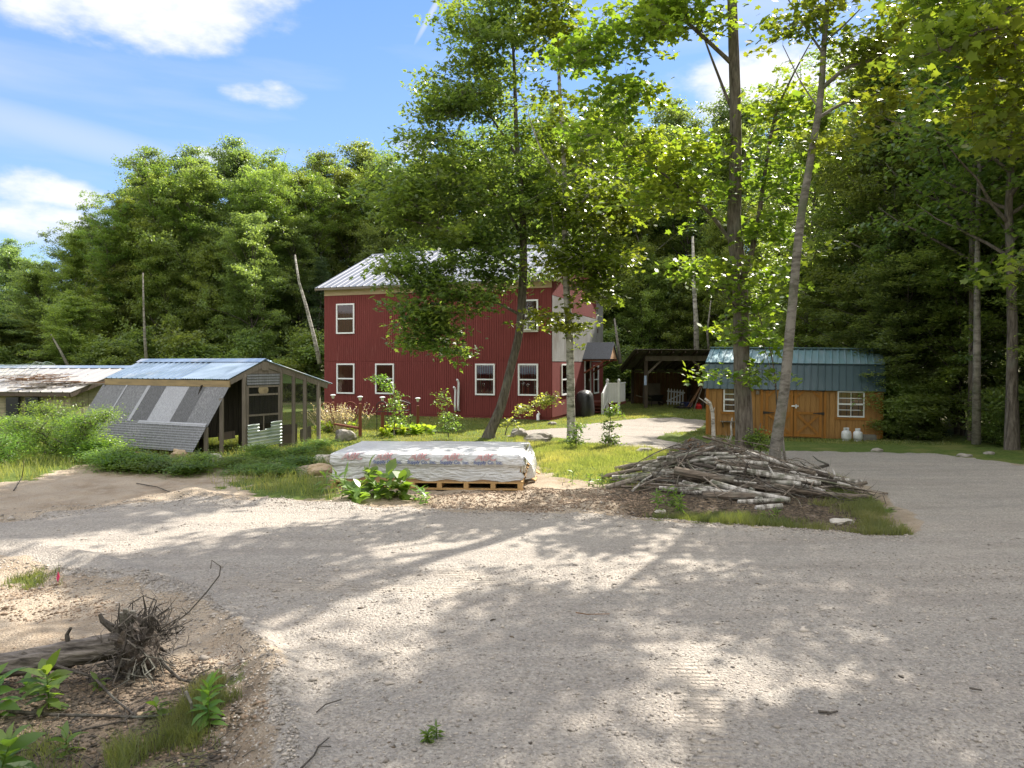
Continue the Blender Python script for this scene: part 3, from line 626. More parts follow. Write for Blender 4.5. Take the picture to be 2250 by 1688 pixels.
hero('birch_tree', 'slim upright birch with banded bark right of the leaning oak',
     [(1256, 968, 21.6, .135), (1254, 880, 21.6, .125), (1252, 760, 21.6, .115), (1245, 640, 21.6, .105), (1241, 520, 21.6, .09), (1240, 380, 21.6, .075), (1230, 200, 21.6, .055), (1225, 60, 21.6, .035), (1222, -60, 21.6, .02)],
     [[(1243, 600, 21.6, .04), (1280, 560, 21.2, .03), (1330, 540, 21, .015)], [(1240, 500, 21.6, .045), (1300, 420, 21, .03), (1360, 380, 20.6, .015)],
      [(1240, 440, 21.6, .045), (1290, 330, 21.8, .03), (1320, 250, 22, .015)], [(1238, 400, 21.6, .04), (1190, 330, 21.4, .03), (1160, 250, 21.2, .015)], [(1250, 720, 21.6, .02), (1215, 700, 21.3, .012), (1195, 690, 21.2, .008)]],
     [(1300, 590, 75, 45, 21.2, 1, 22), (1250, 560, 70, 40, 21.4, 1.1, 16), (1345, 570, 30, 25, 20.9, .5, 7), (1330, 470, 100, 60, 21.2, 1.4, 26), (1400, 440, 50, 50, 20.6, 1, 9), (1270, 420, 90, 80, 21.4, 1.5, 26), (1250, 260, 90, 90, 21.6, 1.4, 24), (1220, 100, 80, 80, 21.6, 1.3, 20), (1200, 0, 90, 60, 21.6, 1.3, 14), (1230, -120, 90, 80, 21.6, 1.3, 14), (1205, 700, 26, 16, 21.2, .3, 5), (1262, 720, 30, 18, 21.5, .4, 5), (1290, 640, 40, 20, 21.2, .5, 7)],
     'leaf_maple', 'birch', .15, T_MP, 32, per=15)
BT = [(1636, 1010, 17.5, 0.234), (1635, 940, 17.5, 0.213), (1630, 820, 17.5, 0.197), (1628, 700, 17.5, 0.187), (1624, 600, 17.5, 0.181), (1613, 500, 17.5, 0.172), (1616, 380, 17.5, 0.150), (1615, 200, 17.5, 0.135), (1610, 40, 17.5, 0.120), (1605, -120, 17.5, 0.099), (1610, -320, 17.5, 0.062), (1612, -480, 17.5, 0.031)]
hero('maple_tree', 'tall thick grey-brown maple trunk rising behind the log pile, forking low',
     BT,
     [[(1630, 620, 17.5, .075), (1648, 570, 17.4, .068), (1668, 470, 17.2, .055), (1685, 350, 17.0, .045), (1705, 250, 16.8, .035), (1745, 160, 16.6, .02), (1800, 60, 16.4, .01)],
      [(1615, 545, 17.5, .055), (1560, 470, 17.2, .045), (1500, 420, 17.0, .04), (1430, 360, 16.8, .03), (1370, 320, 16.6, .018)],
      [(1608, 140, 17.5, .06), (1560, 95, 17.3, .05), (1500, 40, 17, .04), (1430, -30, 16.8, .02)],
      [(1612, 250, 17.5, .045), (1580, 170, 17.9, .035), (1540, 60, 18.3, .02), (1520, -40, 18.6, .01)],
      [(1616, 430, 17.5, .03), (1640, 330, 18, .022), (1670, 260, 18.4, .012)],
      [(1606, -60, 17.5, .07), (1500, -190, 17, .05), (1380, -300, 16.6, .025)], [(1606, -100, 17.5, .07), (1700, -230, 17, .05), (1780, -350, 16.4, .025)],
      [(1606, -160, 17.5, .06), (1560, -330, 18.4, .04), (1500, -480, 19, .02)], [(1608, 10, 17.5, .06), (1640, -120, 18.6, .04), (1700, -260, 19.6, .02)],
      [(1628, 700, 17.5, .03), (1605, 660, 17.2, .02), (1585, 635, 17, .01)], [(1632, 640, 17.5, .02), (1660, 700, 17.1, .015), (1690, 800, 16.9, .008), (1706, 850, 16.8, .006)]],
     [(1400, 50, 130, 60, 17, 1.5, 30), (1290, 110, 70, 45, 16.6, 1, 13), (1510, 30, 90, 50, 17.3, 1.4, 18), (1360, 210, 90, 40, 16.8, 1.2, 16), (1300, 290, 60, 30, 16.5, .8, 9), (1420, 340, 90, 40, 16.8, 1.1, 18), (1500, 420, 70, 40, 17, 1.1, 14), (1540, 330, 60, 30, 17.2, 1, 8), (1400, 430, 60, 45, 16.6, 1, 10),
      (1530, 600, 42, 26, 17, .5, 8), (1580, 580, 26, 18, 17.1, .4, 4), (1680, 600, 36, 30, 17, .6, 8), (1670, 660, 36, 14, 17, .5, 5), (1690, 500, 40, 60, 16.9, .8, 10), (1700, 380, 60, 60, 16.9, 1, 13), (1720, 240, 70, 70, 16.8, 1.1, 14), (1580, 720, 14, 10, 17, .3, 2), (1675, 735, 30, 14, 17, .4, 5), (1650, 816, 20, 10, 17, .3, 3), (1580, 820, 22, 10, 17, .3, 3),
      (1560, -180, 230, 120, 17.4, 2.6, 20), (1400, -290, 180, 110, 17, 2.4, 11), (1760, -300, 170, 120, 17.2, 2.6, 10), (1580, -430, 260, 110, 18, 2.8, 12), (1480, -120, 130, 70, 19, 2.0, 7)],
     'leaf_maple', 'bark', .155, T_MP, 33, per=13, dens=.85)
hero('leaning_birch', 'tall pale-barked tree leaning right beside the thick maple at the log pile',
     [(1700, 1042, 15.2, 0.136), (1704, 985, 15.2, 0.124), (1724, 850, 15.2, 0.108), (1740, 680, 15.2, 0.096), (1757, 500, 15.2, 0.086), (1782, 345, 15.2, 0.077), (1803, 210, 15.2, 0.068), (1812, 80, 15.2, 0.056), (1822, -40, 15.2, 0.048), (1835, -200, 15.2, 0.036), (1850, -360, 15.2, 0.020)],
     [[(1806, 195, 15.2, .05), (1860, 150, 15, .04), (1920, 130, 14.8, .03), (1980, 90, 14.6, .015)], [(1797, 260, 15.2, .04), (1860, 225, 15.6, .03), (1960, 200, 16, .015)],
      [(1813, 90, 15.2, .03), (1850, 60, 15, .02), (1890, 20, 14.8, .012)], [(1800, 240, 15.2, .02), (1760, 180, 15.4, .014), (1720, 100, 15.8, .008)], [(1810, 120, 15.2, .03), (1770, 60, 15.6, .02), (1720, -20, 16, .012)],
      [(1820, -20, 15.2, .05), (1760, -130, 14.6, .03), (1690, -230, 14, .015)], [(1822, -40, 15.2, .05), (1900, -150, 14.6, .03), (1980, -250, 14, .015)], [(1828, -110, 15.2, .045), (1840, -260, 16.4, .03), (1850, -380, 17.4, .015)]],
     [(1890, 110, 70, 40, 14.9, .9, 10), (1960, 60, 60, 50, 14.6, .9, 12), (1800, 20, 70, 40, 15.2, 1, 9), (1740, 60, 40, 40, 15.6, .8, 6), (1930, 240, 60, 30, 15.8, .8, 9), (1850, 310, 50, 26, 15.4, .7, 7), (1780, 560, 20, 16, 15.2, .4, 2),
      (1840, -160, 170, 90, 15.2, 2.2, 18), (1700, -220, 120, 80, 14.8, 1.9, 9), (1960, -230, 130, 90, 14.8, 2.0, 12), (1850, -360, 200, 90, 15.6, 2.4, 16)],
     'leaf_maple', 'bark_pale', .15, T_MP, 34, per=13, dens=.85)
# the maple overhanging from the right edge, close to the viewer
hero('maple_tree', 'near maple reaching in with large leaves at the top right corner',
     [(2560, 1150, 11.5, .2), (2540, 900, 11.5, .18), (2500, 500, 11.5, .16), (2480, 200, 11.5, .14), (2470, -100, 11.5, .12), (2460, -450, 11.5, .08), (2450, -800, 11.5, .04)],
     [[(2480, 200, 11.5, .06), (2330, 90, 11, .045), (2200, 60, 10.6, .03), (2080, 100, 10.4, .015)], [(2480, 60, 11.5, .06), (2340, -90, 11.2, .045), (2180, -150, 11, .03), (2000, -130, 11, .015)],
      [(2490, 350, 11.5, .06), (2360, 280, 11.3, .04), (2220, 230, 11.4, .025), (2090, 230, 11.6, .012)], [(2500, 600, 11.5, .05), (2380, 580, 11.2, .03), (2250, 590, 11, .012)],
      [(2470, -200, 11.5, .08), (2250, -420, 11.5, .05), (2050, -560, 11.5, .02)], [(2470, -250, 11.5, .08), (2450, -500, 9.5, .05), (2350, -650, 8.5, .02)], [(2480, -50, 11.5, .07), (2400, -300, 9, .05), (2150, -600, 7.5, .02)]],
     [(2200, 70, 75, 45, 10.8, .7, 16), (2090, 110, 50, 34, 10.5, .6, 8), (2250, 140, 60, 40, 11, .7, 12), (2160, 240, 90, 40, 11.4, .8, 14), (2050, 60, 60, 40, 10.8, .8, 8), (2120, -60, 130, 60, 11, 1, 22), (2230, 330, 50, 30, 11.4, .7, 8), (2230, 590, 26, 12, 11, .3, 4), (2330, 560, 60, 40, 11.2, .6, 8),
      (2150, -300, 260, 110, 11.4, 1.8, 9), (2000, -480, 220, 110, 11.4, 1.8, 10), (2300, -560, 250, 120, 9.8, 2, 7), (2100, -700, 300, 160, 8, 1.4, 4), (2450, -700, 240, 150, 11, 2, 6)],
     'leaf_maple', 'bark', .15, T_MP, 35, per=11, dens=.85)
# saplings
def sapling(name, label, stemp, masses, lm, size, seed, r=.015, tmpl=T_RH, per=10, bk='bark', cat='sapling', limbs=()):
    return hero(name, label, [(*p, r*(1-.7*i/len(stemp))) for i, p in enumerate(stemp)], [[(*p, r*.5) for p in l] for l in limbs], masses, lm, bk, size, tmpl, seed, per=per, spr=.38)
# columnar young fruit trees in front of the house
s_ = sapling('young_fruit_tree', 'slender young fruit tree bending left before the second lower window', [(866, 945, 22), (868, 880, 22), (850, 840, 22), (818, 822, 22)], [(868, 895, 16, 34, 22, .3, 9), (855, 845, 12, 16, 22, .2, 5), (835, 830, 16, 8, 22, .2, 4), (880, 925, 16, 14, 22, .3, 4)], 'leaf_weed', .08, 41); s_['category'] = 'young tree'
s_ = sapling('young_fruit_tree', 'slim upright young fruit tree left of the white vent pipes', [(985, 950, 22), (982, 900, 22), (972, 860, 22)], [(974, 875, 8, 22, 22, .2, 5), (984, 915, 16, 18, 22, .25, 7), (990, 942, 18, 14, 22, .3, 6)], 'leaf_oak', .07, 42); s_['category'] = 'young tree'
s_ = sapling('leafy_sapling', 'pale yellow-green sapling leaning right at the foot of the dark oak', [(1110, 945, 21.5), (1135, 915, 21.3), (1170, 892, 21), (1215, 878, 20.8)], [(1125, 930, 14, 12, 21.3, .2, 3), (1155, 900, 14, 9, 21, .2, 5), (1190, 884, 22, 7, 20.9, .2, 8), (1214, 876, 10, 6, 20.8, .15, 4)], 'leaf_pale', .08, 43)
s_ = sapling('leafy_sapling', 'small leafy sapling in front of the white stair railing', [(1335, 983, 20.5), (1340, 940, 20.5), (1342, 898, 20.5)], [(1344, 905, 14, 12, 20.5, .2, 6), (1338, 930, 9, 14, 20.5, .15, 4), (1342, 965, 16, 14, 20.4, .2, 7)], 'leaf_weed', .085, 44)
s_ = sapling('leafy_sapling', 'little bush at the right foot of the thick maple', [(1672, 990, 17), (1668, 950, 17), (1672, 930, 17)], [(1668, 960, 18, 18, 17, .3, 9), (1678, 980, 20, 16, 17, .3, 8)], 'leaf_oak', .075, 45)
s_ = sapling('leafy_sapling', 'tiny weed sapling at the base of the slim birch', [(1266, 978, 20), (1266, 950, 20), (1270, 930, 20)], [(1268, 945, 12, 12, 20, .2, 5), (1262, 970, 16, 8, 20, .2, 5)], 'leaf_weed', .075, 46)
# bare broken birch stems out of the pile
def bare(label, pl, r, m='birch', name='dead_sapling', cat='dead stem', twigs=()):
    b = P(*pl[0]); mb = MB(); mb.tube([P(*p) for p in pl], [r*(1-.6*i/len(pl)) for i in range(len(pl))], 7, True)
    for t in twigs: mb.tube([P(*p) for p in t], [r*.4]+[r*.15]*(len(t)-1), 5, True)
    return tag(shift(mb.build(name, M[m], None, True), b), label, cat)
bare('upright dead birch stem with hooked broken top left of the thick maple', [(1571, 1000, 15.2), (1568, 960, 15.2), (1566, 910, 15.2), (1560, 885, 15.2), (1549, 876, 15.2)], .05, twigs=[[(1566, 912, 15.2), (1570, 895, 15.2)], [(1562, 893, 15.2), (1544, 880, 15.2), (1536, 874, 15.2)]])
bare('thin crooked white dead stem just left of the thick maple', [(1590, 1002, 15.4), (1600, 975, 15.4), (1608, 955, 15.4), (1606, 935, 15.4), (1609, 918, 15.4)], .03)
bare('thin grey dead stem right behind the leaning pale tree', [(1728, 1025, 16), (1722, 990, 16), (1718, 940, 16), (1716, 900, 16)], .035, 'birchy')
bare('thin bare sapling with forked twigs between the two big trunks', [(1707, 890, 17), (1705, 855, 17), (1702, 820, 17), (1694, 775, 17), (1682, 740, 17), (1670, 700, 17), (1655, 650, 17)], .02, 'bark', twigs=[[(1704, 852, 17), (1690, 838, 17), (1665, 830, 17)], [(1704, 845, 17), (1700, 800, 17), (1697, 760, 17)]])
# ------------------------------------------------------------ building materials
def siding(name, c, groove=.10, wear=None, wearf=(.6, .75), var=.12):
    m, t = newmat(name); q = NT(t); co = q.n('ShaderNodeTexCoord').outputs['Object']
    mv = q.n('ShaderNodeMapping', {'Vector': co, 'Scale': (22, 22, 1.1)}).outputs[0]
    gn = q.noise(mv, 1.4, 6, .65); big = q.noise(co, .9, 4)
    col = q.mix(q.mr(gn, .3, .7), tuple(x*(1-var*2) for x in c), tuple(min(1, x*(1+var)) for x in c))
    col = q.mix(q.mr(big, .35, .65, 0, .35), col, tuple(x*.75 for x in c))
    if wear: col = q.mix(q.mr(q.ma('ADD', q.ma('MULTIPLY', gn, .6), q.ma('MULTIPLY', big, .4)), *wearf), col, wear)
    b = q.n('ShaderNodeBsdfPrincipled', {'Base Color': col, 'Roughness': .8, 'Specular IOR Level': .25})
    bn = q.n('ShaderNodeBump', {'Strength': .8, 'Distance': .006, 'Height': gn}); t.links.new(bn.outputs[0], b.inputs['Normal'])
    q.out(b.outputs[0]); return m
M['red'] = siding('red_siding', (.185, .042, .038), wear=(.27, .10, .088), wearf=(.57, .70))
M['plywood'] = siding('weathered_sheathing', (.26, .26, .255), wear=(.15, .14, .125), wearf=(.48, .58), var=.2)
M['cream'] = pm('bare_pine_board', (.46, .36, .23), (.36, .27, .16), 2, st=(1, 1, 6))
M['white'] = pm('white_vinyl', (.74, .75, .76), (.66, .67, .68), 4, rough=.45)
M['roofmetal'] = pm('pale_metal_roof', (.22, .23, .26), (.17, .18, .21), 1.5, rough=.5, metal=.45)
M['bluemetal'] = pm('blue_metal_roof', (.36, .45, .56), (.22, .29, .36), .9, rough=.36, metal=.6, st=(1, 3, 1), c3=(.62, .62, .60), f3=(.54, .66))
M['greenmetal'] = pm('green_metal_roof', (.045, .082, .098), (.035, .066, .08), 1.2, rough=.42, metal=.25, coat=.2)
M['teal_top'] = pm('glare_paled_teal_roof', (.13, .24, .27), (.19, .27, .30), 1.5, rough=.58, metal=.3, st=(3, .6, 1))  # paler than the lower pitch: sun glare is put into this colour
M['shingle'] = pm('slate_shingle', (.065, .075, .095), (.045, .05, .065), 14, rough=.9, bump=.004, bsc=60)
M['peach'] = pm('new_pine_gable', (.50, .30, .17), (.42, .24, .13), 3)
M['concrete'] = pm('concrete', (.20, .195, .18), (.12, .115, .105), 5, rough=.95, bump=.006)
M['stain'] = siding('orange_stained_siding', (.37, .20, .07), wear=(.17, .085, .04), wearf=(.50, .68), var=.2)
M['staintrim'] = siding('orange_trim', (.34, .15, .035))
M['oldwood'] = siding('weathered_grey_wood', (.21, .18, .145), wear=(.08, .068, .05), wearf=(.5, .66), var=.25)
M['darkwood'] = siding('dark_old_wood', (.10, .078, .06), wear=(.05, .038, .03), wearf=(.5, .66), var=.3)
M['brownwood'] = siding('brown_board', (.22, .12, .06), wear=(.08, .05, .03), wearf=(.5, .66), var=.3)
M['newwood'] = siding('new_lumber', (.48, .30, .13), var=.15)
M['redwood'] = siding('red_brown_post', (.20, .07, .04), var=.15)
M['brownstep'] = siding('brown_painted_tread', (.16, .05, .035), var=.1)
M['blackplastic'] = pm('black_cover', (.012, .012, .014), (.02, .02, .022), 4, rough=.42, bump=.02, bsc=5)
M['blackmetal'] = pm('black_iron', (.012, .012, .012), (.03, .02, .015), 6, rough=.5)
M['galv'] = pm('galvanised_sheet', (.55, .60, .60), (.38, .44, .45), 4, rough=.3, metal=.8)
M['oldmetal'] = pm('dull_old_metal', (.20, .19, .17), (.12, .10, .08), 4, rough=.7, metal=.2)
M['poly_dark'] = siding('grey_ribbed_panel', (.19, .195, .205), wear=(.28, .28, .29), wearf=(.5, .75), var=.2)
M['poly_darker'] = siding('dark_ribbed_panel', (.13, .133, .14), wear=(.16, .16, .17), wearf=(.52, .75), var=.2)
M['poly_white'] = siding('white_ribbed_panel', (.36, .37, .40), var=.14)
M['tank'] = pm('white_tank_paint', (.60, .62, .64), (.45, .46, .47), 6, rough=.4, c3=(.3, .25, .2), f3=(.66, .75))
M['redplastic'] = pm('red_plastic', (.45, .015, .02), (.35, .01, .015), 4, rough=.4)
M['stone'] = pm('granite', (.34, .31, .27), (.20, .18, .16), 4, rough=.9, bump=.02, bsc=9, c3=(.12, .13, .07), f3=(.6, .72))
M['stone_pale'] = pm('pale_granite', (.50, .46, .40), (.34, .30, .26), 4, rough=.9, bump=.02, bsc=9)
M['stone_tan'] = pm('tan_rock', (.42, .32, .20), (.30, .22, .14), 4, rough=.9, bump=.02, bsc=8)
M['curtain'] = pm('curtain', (.30, .33, .30), (.20, .23, .20), 3, st=(14, 1, 1))
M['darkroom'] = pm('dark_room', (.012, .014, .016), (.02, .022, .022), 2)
def glassmat():
    m, t = newmat('window_glass'); q = NT(t)
    gl = q.n('ShaderNodeBsdfGlossy', {'Color': (.85, .9, .92), 'Roughness': .03}); tr = q.n('ShaderNodeBsdfTransparent', {'Color': (.75, .8, .8)})
    f = q.n('ShaderNodeFresnel', {'IOR': 1.5}).outputs[0]
    q.out(q.n('ShaderNodeMixShader', {0: q.ma('ADD', q.ma('MULTIPLY', f, 1.0), .02, True), 1: tr.outputs[0], 2: gl.outputs[0]}).outputs[0]); return m
M['glass'] = glassmat()
def meshmat():
    m, t = newmat('wire_mesh'); q = NT(t)
    q.out(q.n('ShaderNodeMixShader', {0: .22, 1: q.n('ShaderNodeBsdfTransparent').outputs[0], 2: q.n('ShaderNodeBsdfPrincipled', {'Base Color': (.05, .05, .047), 'Roughness': .6}).outputs[0]}).outputs[0]); return m
M['mesh'] = meshmat()

def window(par, M4, w, h, grid=None, mid=.5, inner='darkroom', blind=0, fw=.065, name='window', curtains=False):
    """a framed sash window; M4 maps (across, out, up) with the origin at the lower left corner of the frame"""
    f = MB()
    for a, b in (((0, -.02, 0), (fw, .045, h)), ((w-fw, -.02, 0), (w, .045, h)), ((fw, -.02, h-fw), (w-fw, .045, h)), ((fw, -.02, 0), (w-fw, .05, fw))): f.box(a, b, M4)
    fo = f.build(name, M['white'], par)
    s = MB(); s.box((fw, .004, h*mid-.028), (w-fw, .038, h*mid+.028), M4)
    if grid:
        for k in range(1, grid[0]): s.box((fw+(w-2*fw)*k/grid[0]-.011, .006, fw), (fw+(w-2*fw)*k/grid[0]+.011, .024, h-fw), M4)
        for k in range(1, grid[1]):
            zz = fw+(h-2*fw)*k/grid[1]
            if abs(zz-h*mid) > .08: s.box((fw, .0065, zz-.011), (w-fw, .0235, zz+.011), M4)
    s.build('sash', M['white'], fo)
    p = MB(); p.quad(*[M4 @ Vector(v) for v in ((fw, .0025, fw), (w-fw, .0025, fw), (w-fw, .0025, h-fw), (fw, .0025, h-fw))]); p.build('pane', M['glass'], fo)
    d = MB(); d.quad(*[M4 @ Vector(v) for v in ((fw, -.016, fw), (w-fw, -.016, fw), (w-fw, -.016, h-fw), (fw, -.016, h-fw))]); d.build('backing', M[inner], fo)
    if blind:
        bl = MB(); bl.box((fw, -.012, h-fw-blind), (w-fw, -.006, h-fw), M4); bl.build('blind', M['curtain'], fo)
    if curtains:
        cu = MB()
        for sgn in (0, 1):
            x0 = fw if sgn == 0 else w-fw
            pts = []
            for k in range(9):
                t = k/8; wd = (w/2-fw)*(.98-1.2*t+.55*t*t); pts.append((x0+(wd if sgn == 0 else -wd), h-fw-(h-2*fw)*t))
            vs = [M4 @ Vector((x0, -.009, z)) for _, z in pts]+[M4 @ Vector((x, -.009, z)) for x, z in pts]
            cu.add(vs, [(k, k+1, 10+k, 9+k) for k in range(8)])
        cu.build('curtain', M['curtain'], fo)
    return fo
def ribbed(mb, Mx, w, z0, z1, pitch, d=.014, gw=.02, x0=0, y=0.0):
    """vertical grooved boarding; Mx maps (across, out, up)"""
    n = max(1, round(w/pitch)); p = w/n
    for i in range(n):
        a = x0+i*p; zt = z1 if not callable(z1) else None
        za0, za1 = (zt, zt) if zt is not None else (z1(a), z1(a+p-gw))
        zb = z0 if not callable(z0) else z0(a)
        vs = [(a, y, zb), (a+p-gw, y, zb), (a+p-gw, y, za1), (a, y, za0), (a, y+d, zb), (a+p-gw, y+d, zb), (a+p-gw, y+d, za1), (a, y+d, za0)]
        mb.add([Mx @ Vector(v) for v in vs], [(4,5,6,7),(0,4,7,3),(1,2,6,5),(3,7,6,2),(0,1,5,4)])
def sub(par, name, loc=(0, 0, 0)):
    o = bpy.data.objects.new(name, None); C.objects.link(o); o.parent = par; o.location = loc; return o

# ------------------------------------------------------------ the red house
TH = R(20); hc, hs_ = math.cos(TH), math.sin(TH); HL = Vector((-8.67, 32.85, 0)); HW = 10.97; HD = 9.4
HO = thing('red_house', 'two storey dark red house with pale ribbed metal roof and one unpainted end wall', 'house', HL, -TH)
def hx(px): r = (px-CX)/FPX; return (HL.y*r-HL.x)/(hc+hs_*r)
def hdep(x): return HL.y-hs_*x
def hzz(py, x): return EYE+(HY-py)*hdep(x)/FPX
RC = HL+Vector((hc, -hs_, 0))*HW
def hy(px): r = (px-CX)/FPX; return (RC.y*r-RC.x)/(hs_-hc*r)
def hz2(py, y): return EYE+(HY-py)*(RC.y+hc*y)/FPX
EV = 5.90; RG = 8.0; SEAM = 2.42
FRONT = Matrix(((1,0,0,0),(0,-1,0,0),(0,0,1,0),(0,0,0,1)))                    # (across, out, up) on the front
SIDE = Matrix(((0,1,0,HW),(1,0,0,0),(0,0,1,0),(0,0,0,1)))                     # on the right end wall
def zroof(y): return EV+(RG-EV)*(1-abs(y-HD/2)/(HD/2))
w = MB()
w.box((.012, .012, .02), (HW-.012, HD, EV-.02))
w.add([(.012, .012, EV-.02), (.012, HD, EV-.02), (.012, HD/2, RG-.05), (HW-.012, .012, EV-.02), (HW-.012, HD, EV-.02), (HW-.012, HD/2, RG-.05)], [(0,2,1), (3,4,5)])
ribbed(w, FRONT, HW, .12, SEAM, .105); ribbed(w, FRONT, HW, SEAM+.025, EV-.46, .105, y=.003)
LFT = Matrix(((0,-1,0,0),(1,0,0,0),(0,0,1,0),(0,0,0,1)))
ribbed(w, LFT, HD, .12, lambda a: zroof(a)-.06, .21)
ribbed(w, SIDE, HD, .12, SEAM-.04, .105, y=0)
ribbed(w, SIDE, 5.9, 4.62, lambda a: zroof(a)-.06, .105, x0=1.9)
ribbed(w, SIDE, 1.9, 5.15, lambda a: zroof(a)-.06, .105)
w.build('wall', M['red'], HO)
w = MB(); ribbed(w, SIDE, 1.88, SEAM, 5.13, .30, gw=.008, y=.002); ribbed(w, SIDE, 5.87, SEAM, 4.6, .30, gw=.008, x0=1.9, y=.002)
ribbed(w, SIDE, HD-7.82, SEAM, lambda a: zroof(a)-.06, .30, gw=.008, x0=7.8, y=.002)
o = w.build('sheathing', M['plywood'], HO); o['label'] = 'bare grey weathered boards on the end wall'
w = MB()
for yy, zz in ((7.9, 5.0), (8.0, 3.9)): w.box((HW+.018, yy, zz), (HW+.03, yy+.22, zz+.22))
w.build('wall_patch', M['darkwood'], HO)
w = MB(); w.box((0.0, -.03, EV-.45), (HW, -.001, EV+.0)); w.build('frieze_board', M['cream'], HO)
w = MB(); w.box((.08, .06, -.5), (HW-.05, HD-.05, .13)); w.build('foundation', M['concrete'], HO)
OV = .32; sl_ = (RG-EV)/(HD/2)
rf = MB()
def rp(x, y, dz=.04): return (x, y, zroof(y)+dz if 0 <= y <= HD else EV-sl_*(OV)+dz)
rf.sheet(rp(-OV, -OV), rp(HW+OV, -OV), (HW+OV, HD/2, RG+.04), (-OV, HD/2, RG+.04), .34, .034, .06)
rf.sheet(rp(HW+OV, HD+OV), rp(-OV, HD+OV), (-OV, HD/2, RG+.04), (HW+OV, HD/2, RG+.04), .29, .028, .07)
ro = rf.build('roof', M['roofmetal'], HO)
rc_ = MB(); rc_.quad((-OV, HD/2-.16, RG-.01), (HW+OV, HD/2-.16, RG-.01), (HW+OV, HD/2, RG+.085), (-OV, HD/2, RG+.085), .004); rc_.quad((HW+OV, HD/2+.16, RG-.01), (-OV, HD/2+.16, RG-.01), (-OV, HD/2, RG+.085), (HW+OV, HD/2, RG+.085), .004)
rc_.build('ridge_cap', M['roofmetal'], ro)
fb = MB(); fb.box((-OV, -OV+.0, EV-sl_*OV-.07), (HW+OV, -OV+.025, EV-sl_*OV+.02))
fb.quad((-OV+.002, -OV+.03, EV-sl_*OV-.06), (HW+OV-.002, -OV+.03, EV-sl_*OV-.06), (HW+OV-.002, -.002, EV-.03), (-OV+.002, -.002, EV-.03), .01)
for x in (-OV, HW+OV-.025):
    fb.bar((x+.0125, -OV+.03, EV-sl_*OV-.05), (x+.0125, HD/2, RG-.06), .025, .14); fb.bar((x+.0125, HD+OV, EV-sl_*OV-.05), (x+.0125, HD/2, RG-.062), .024, .14)
fb.build('fascia', M['oldwood'], ro)
for (x0, x1, y0, y1, kind) in [(740, 779.7, 667.5, 733.7, 'up'), (740.8, 780, 798.9, 865.3, 'a'), (825.6, 866.7, 799, 866, 'a'), (1044.9, 1088, 799.3, 868.5, 'c'), (1138.9, 1183, 799.3, 869.6, 'c'), (1138.9, 1183, 658.7, 729.9, 'ac')]:
    a, b = hx(x0), hx(x1); zb, zt = hzz(y1, (a+b)/2), hzz(y0, (a+b)/2)
    Mw = Matrix.Translation((a, -.018, zb)) @ FRONT
    window(HO, Mw, b-a, zt-zb, mid=.5, inner='darkroom', curtains=(kind == 'c'), blind=.32 if kind == 'c' else (.0))
    if kind == 'ac':
        A = thing('air_conditioner', 'white window air conditioner in the upper window behind the dark oak trunk', 'air conditioner', HL+Vector((hc, -hs_, 0))*((a+b)/2)+Vector((0, 0, zb+.07)), -TH)
        m_ = MB(); m_.box((-.30, -.34, 0), (.30, -.03, .38)); bo = m_.build('housing', M['white'], A)
        m_ = MB()
        for k in range(9): m_.box((-.25, -.352, .05+k*.034), (.02, -.341, .064+k*.034))
        m_.box((.08, -.35, .05), (.25, -.341, .33)); m_.build('grille', M['concrete'], A)
for (x0, x1, y0, y1) in [(1232, 1253, 799.6, 868), (1302.8, 1316.3, 803, 864.7)]:
    a, b = hy(x0), hy(x1); zb, zt = hz2(y1, (a+b)/2), hz2(y0, (a+b)/2)
    window(HO, Matrix.Translation((.018, a, zb)) @ SIDE, min(b-a, 1.1), zt-zb, mid=.5)
# door with its white frame
da, db = hy(1283), hy(1296); dz0, dz1 = hz2(890, da), hz2(797, da); dz0 = .5; dz1 = dz0+2.1
Md = Matrix.Translation((0, da, dz0)) @ SIDE; dw = db-da
d = MB(); d.box((0, .012, 0), (.09, .07, dz1-dz0), Md); d.box((dw-.09, .012, 0), (dw, .07, dz1-dz0), Md); d.box((.09, .012, dz1-dz0-.09), (dw-.09, .07, dz1-dz0), Md)
df = d.build('door_frame', M['white'], HO)
d = MB(); d.box((.09, .015, 0), (dw-.09, .03, 2.0), Md); dr = d.build('door', M['brownstep'], HO)
d = MB(); d.quad(*[Md @ Vector(v) for v in ((.22, .034, .15), (dw-.22, .034, .15), (dw-.22, .034, 1.88), (.22, .034, 1.88))]); d.build('pane', M['glass'], dr)
d = MB(); d.box((dw-.2, .03, .95), (dw-.15, .075, 1.08), Md); d.build('handle', M['galv'], dr)
# little gabled hood over the door
cy = (da+db)/2; hh = 1.05; hw = .95; hl_ = 1.35
cn = MB(); zr_, ze_ = 3.36, 2.55
for sg in (-1, 1):
    cn.quad((HW+.01, cy+sg*hw, ze_), (HW+hl_, cy+sg*hw, ze_), (HW+hl_, cy, zr_), (HW+.01, cy, zr_), .05) if sg < 0 else cn.quad((HW+hl_, cy+hw, ze_), (HW+.01, cy+hw, ze_), (HW+.01, cy, zr_), (HW+hl_, cy, zr_), .05)
po = cn.build('door_hood', M['shingle'], HO)
g_ = MB(); g_.add([(HW+hl_-.06, cy-hw+.08, ze_+.0), (HW+hl_-.06, cy+hw-.08, ze_+.0), (HW+hl_-.06, cy, zr_-.1), (HW+hl_-.1, cy-hw+.08, ze_), (HW+hl_-.1, cy+hw-.08, ze_), (HW+hl_-.1, cy, zr_-.1)], [(0,1,2), (5,4,3), (0,3,4,1), (1,4,5,2), (2,5,3,0)]); g_.build('hood_gable', M['peach'], po)
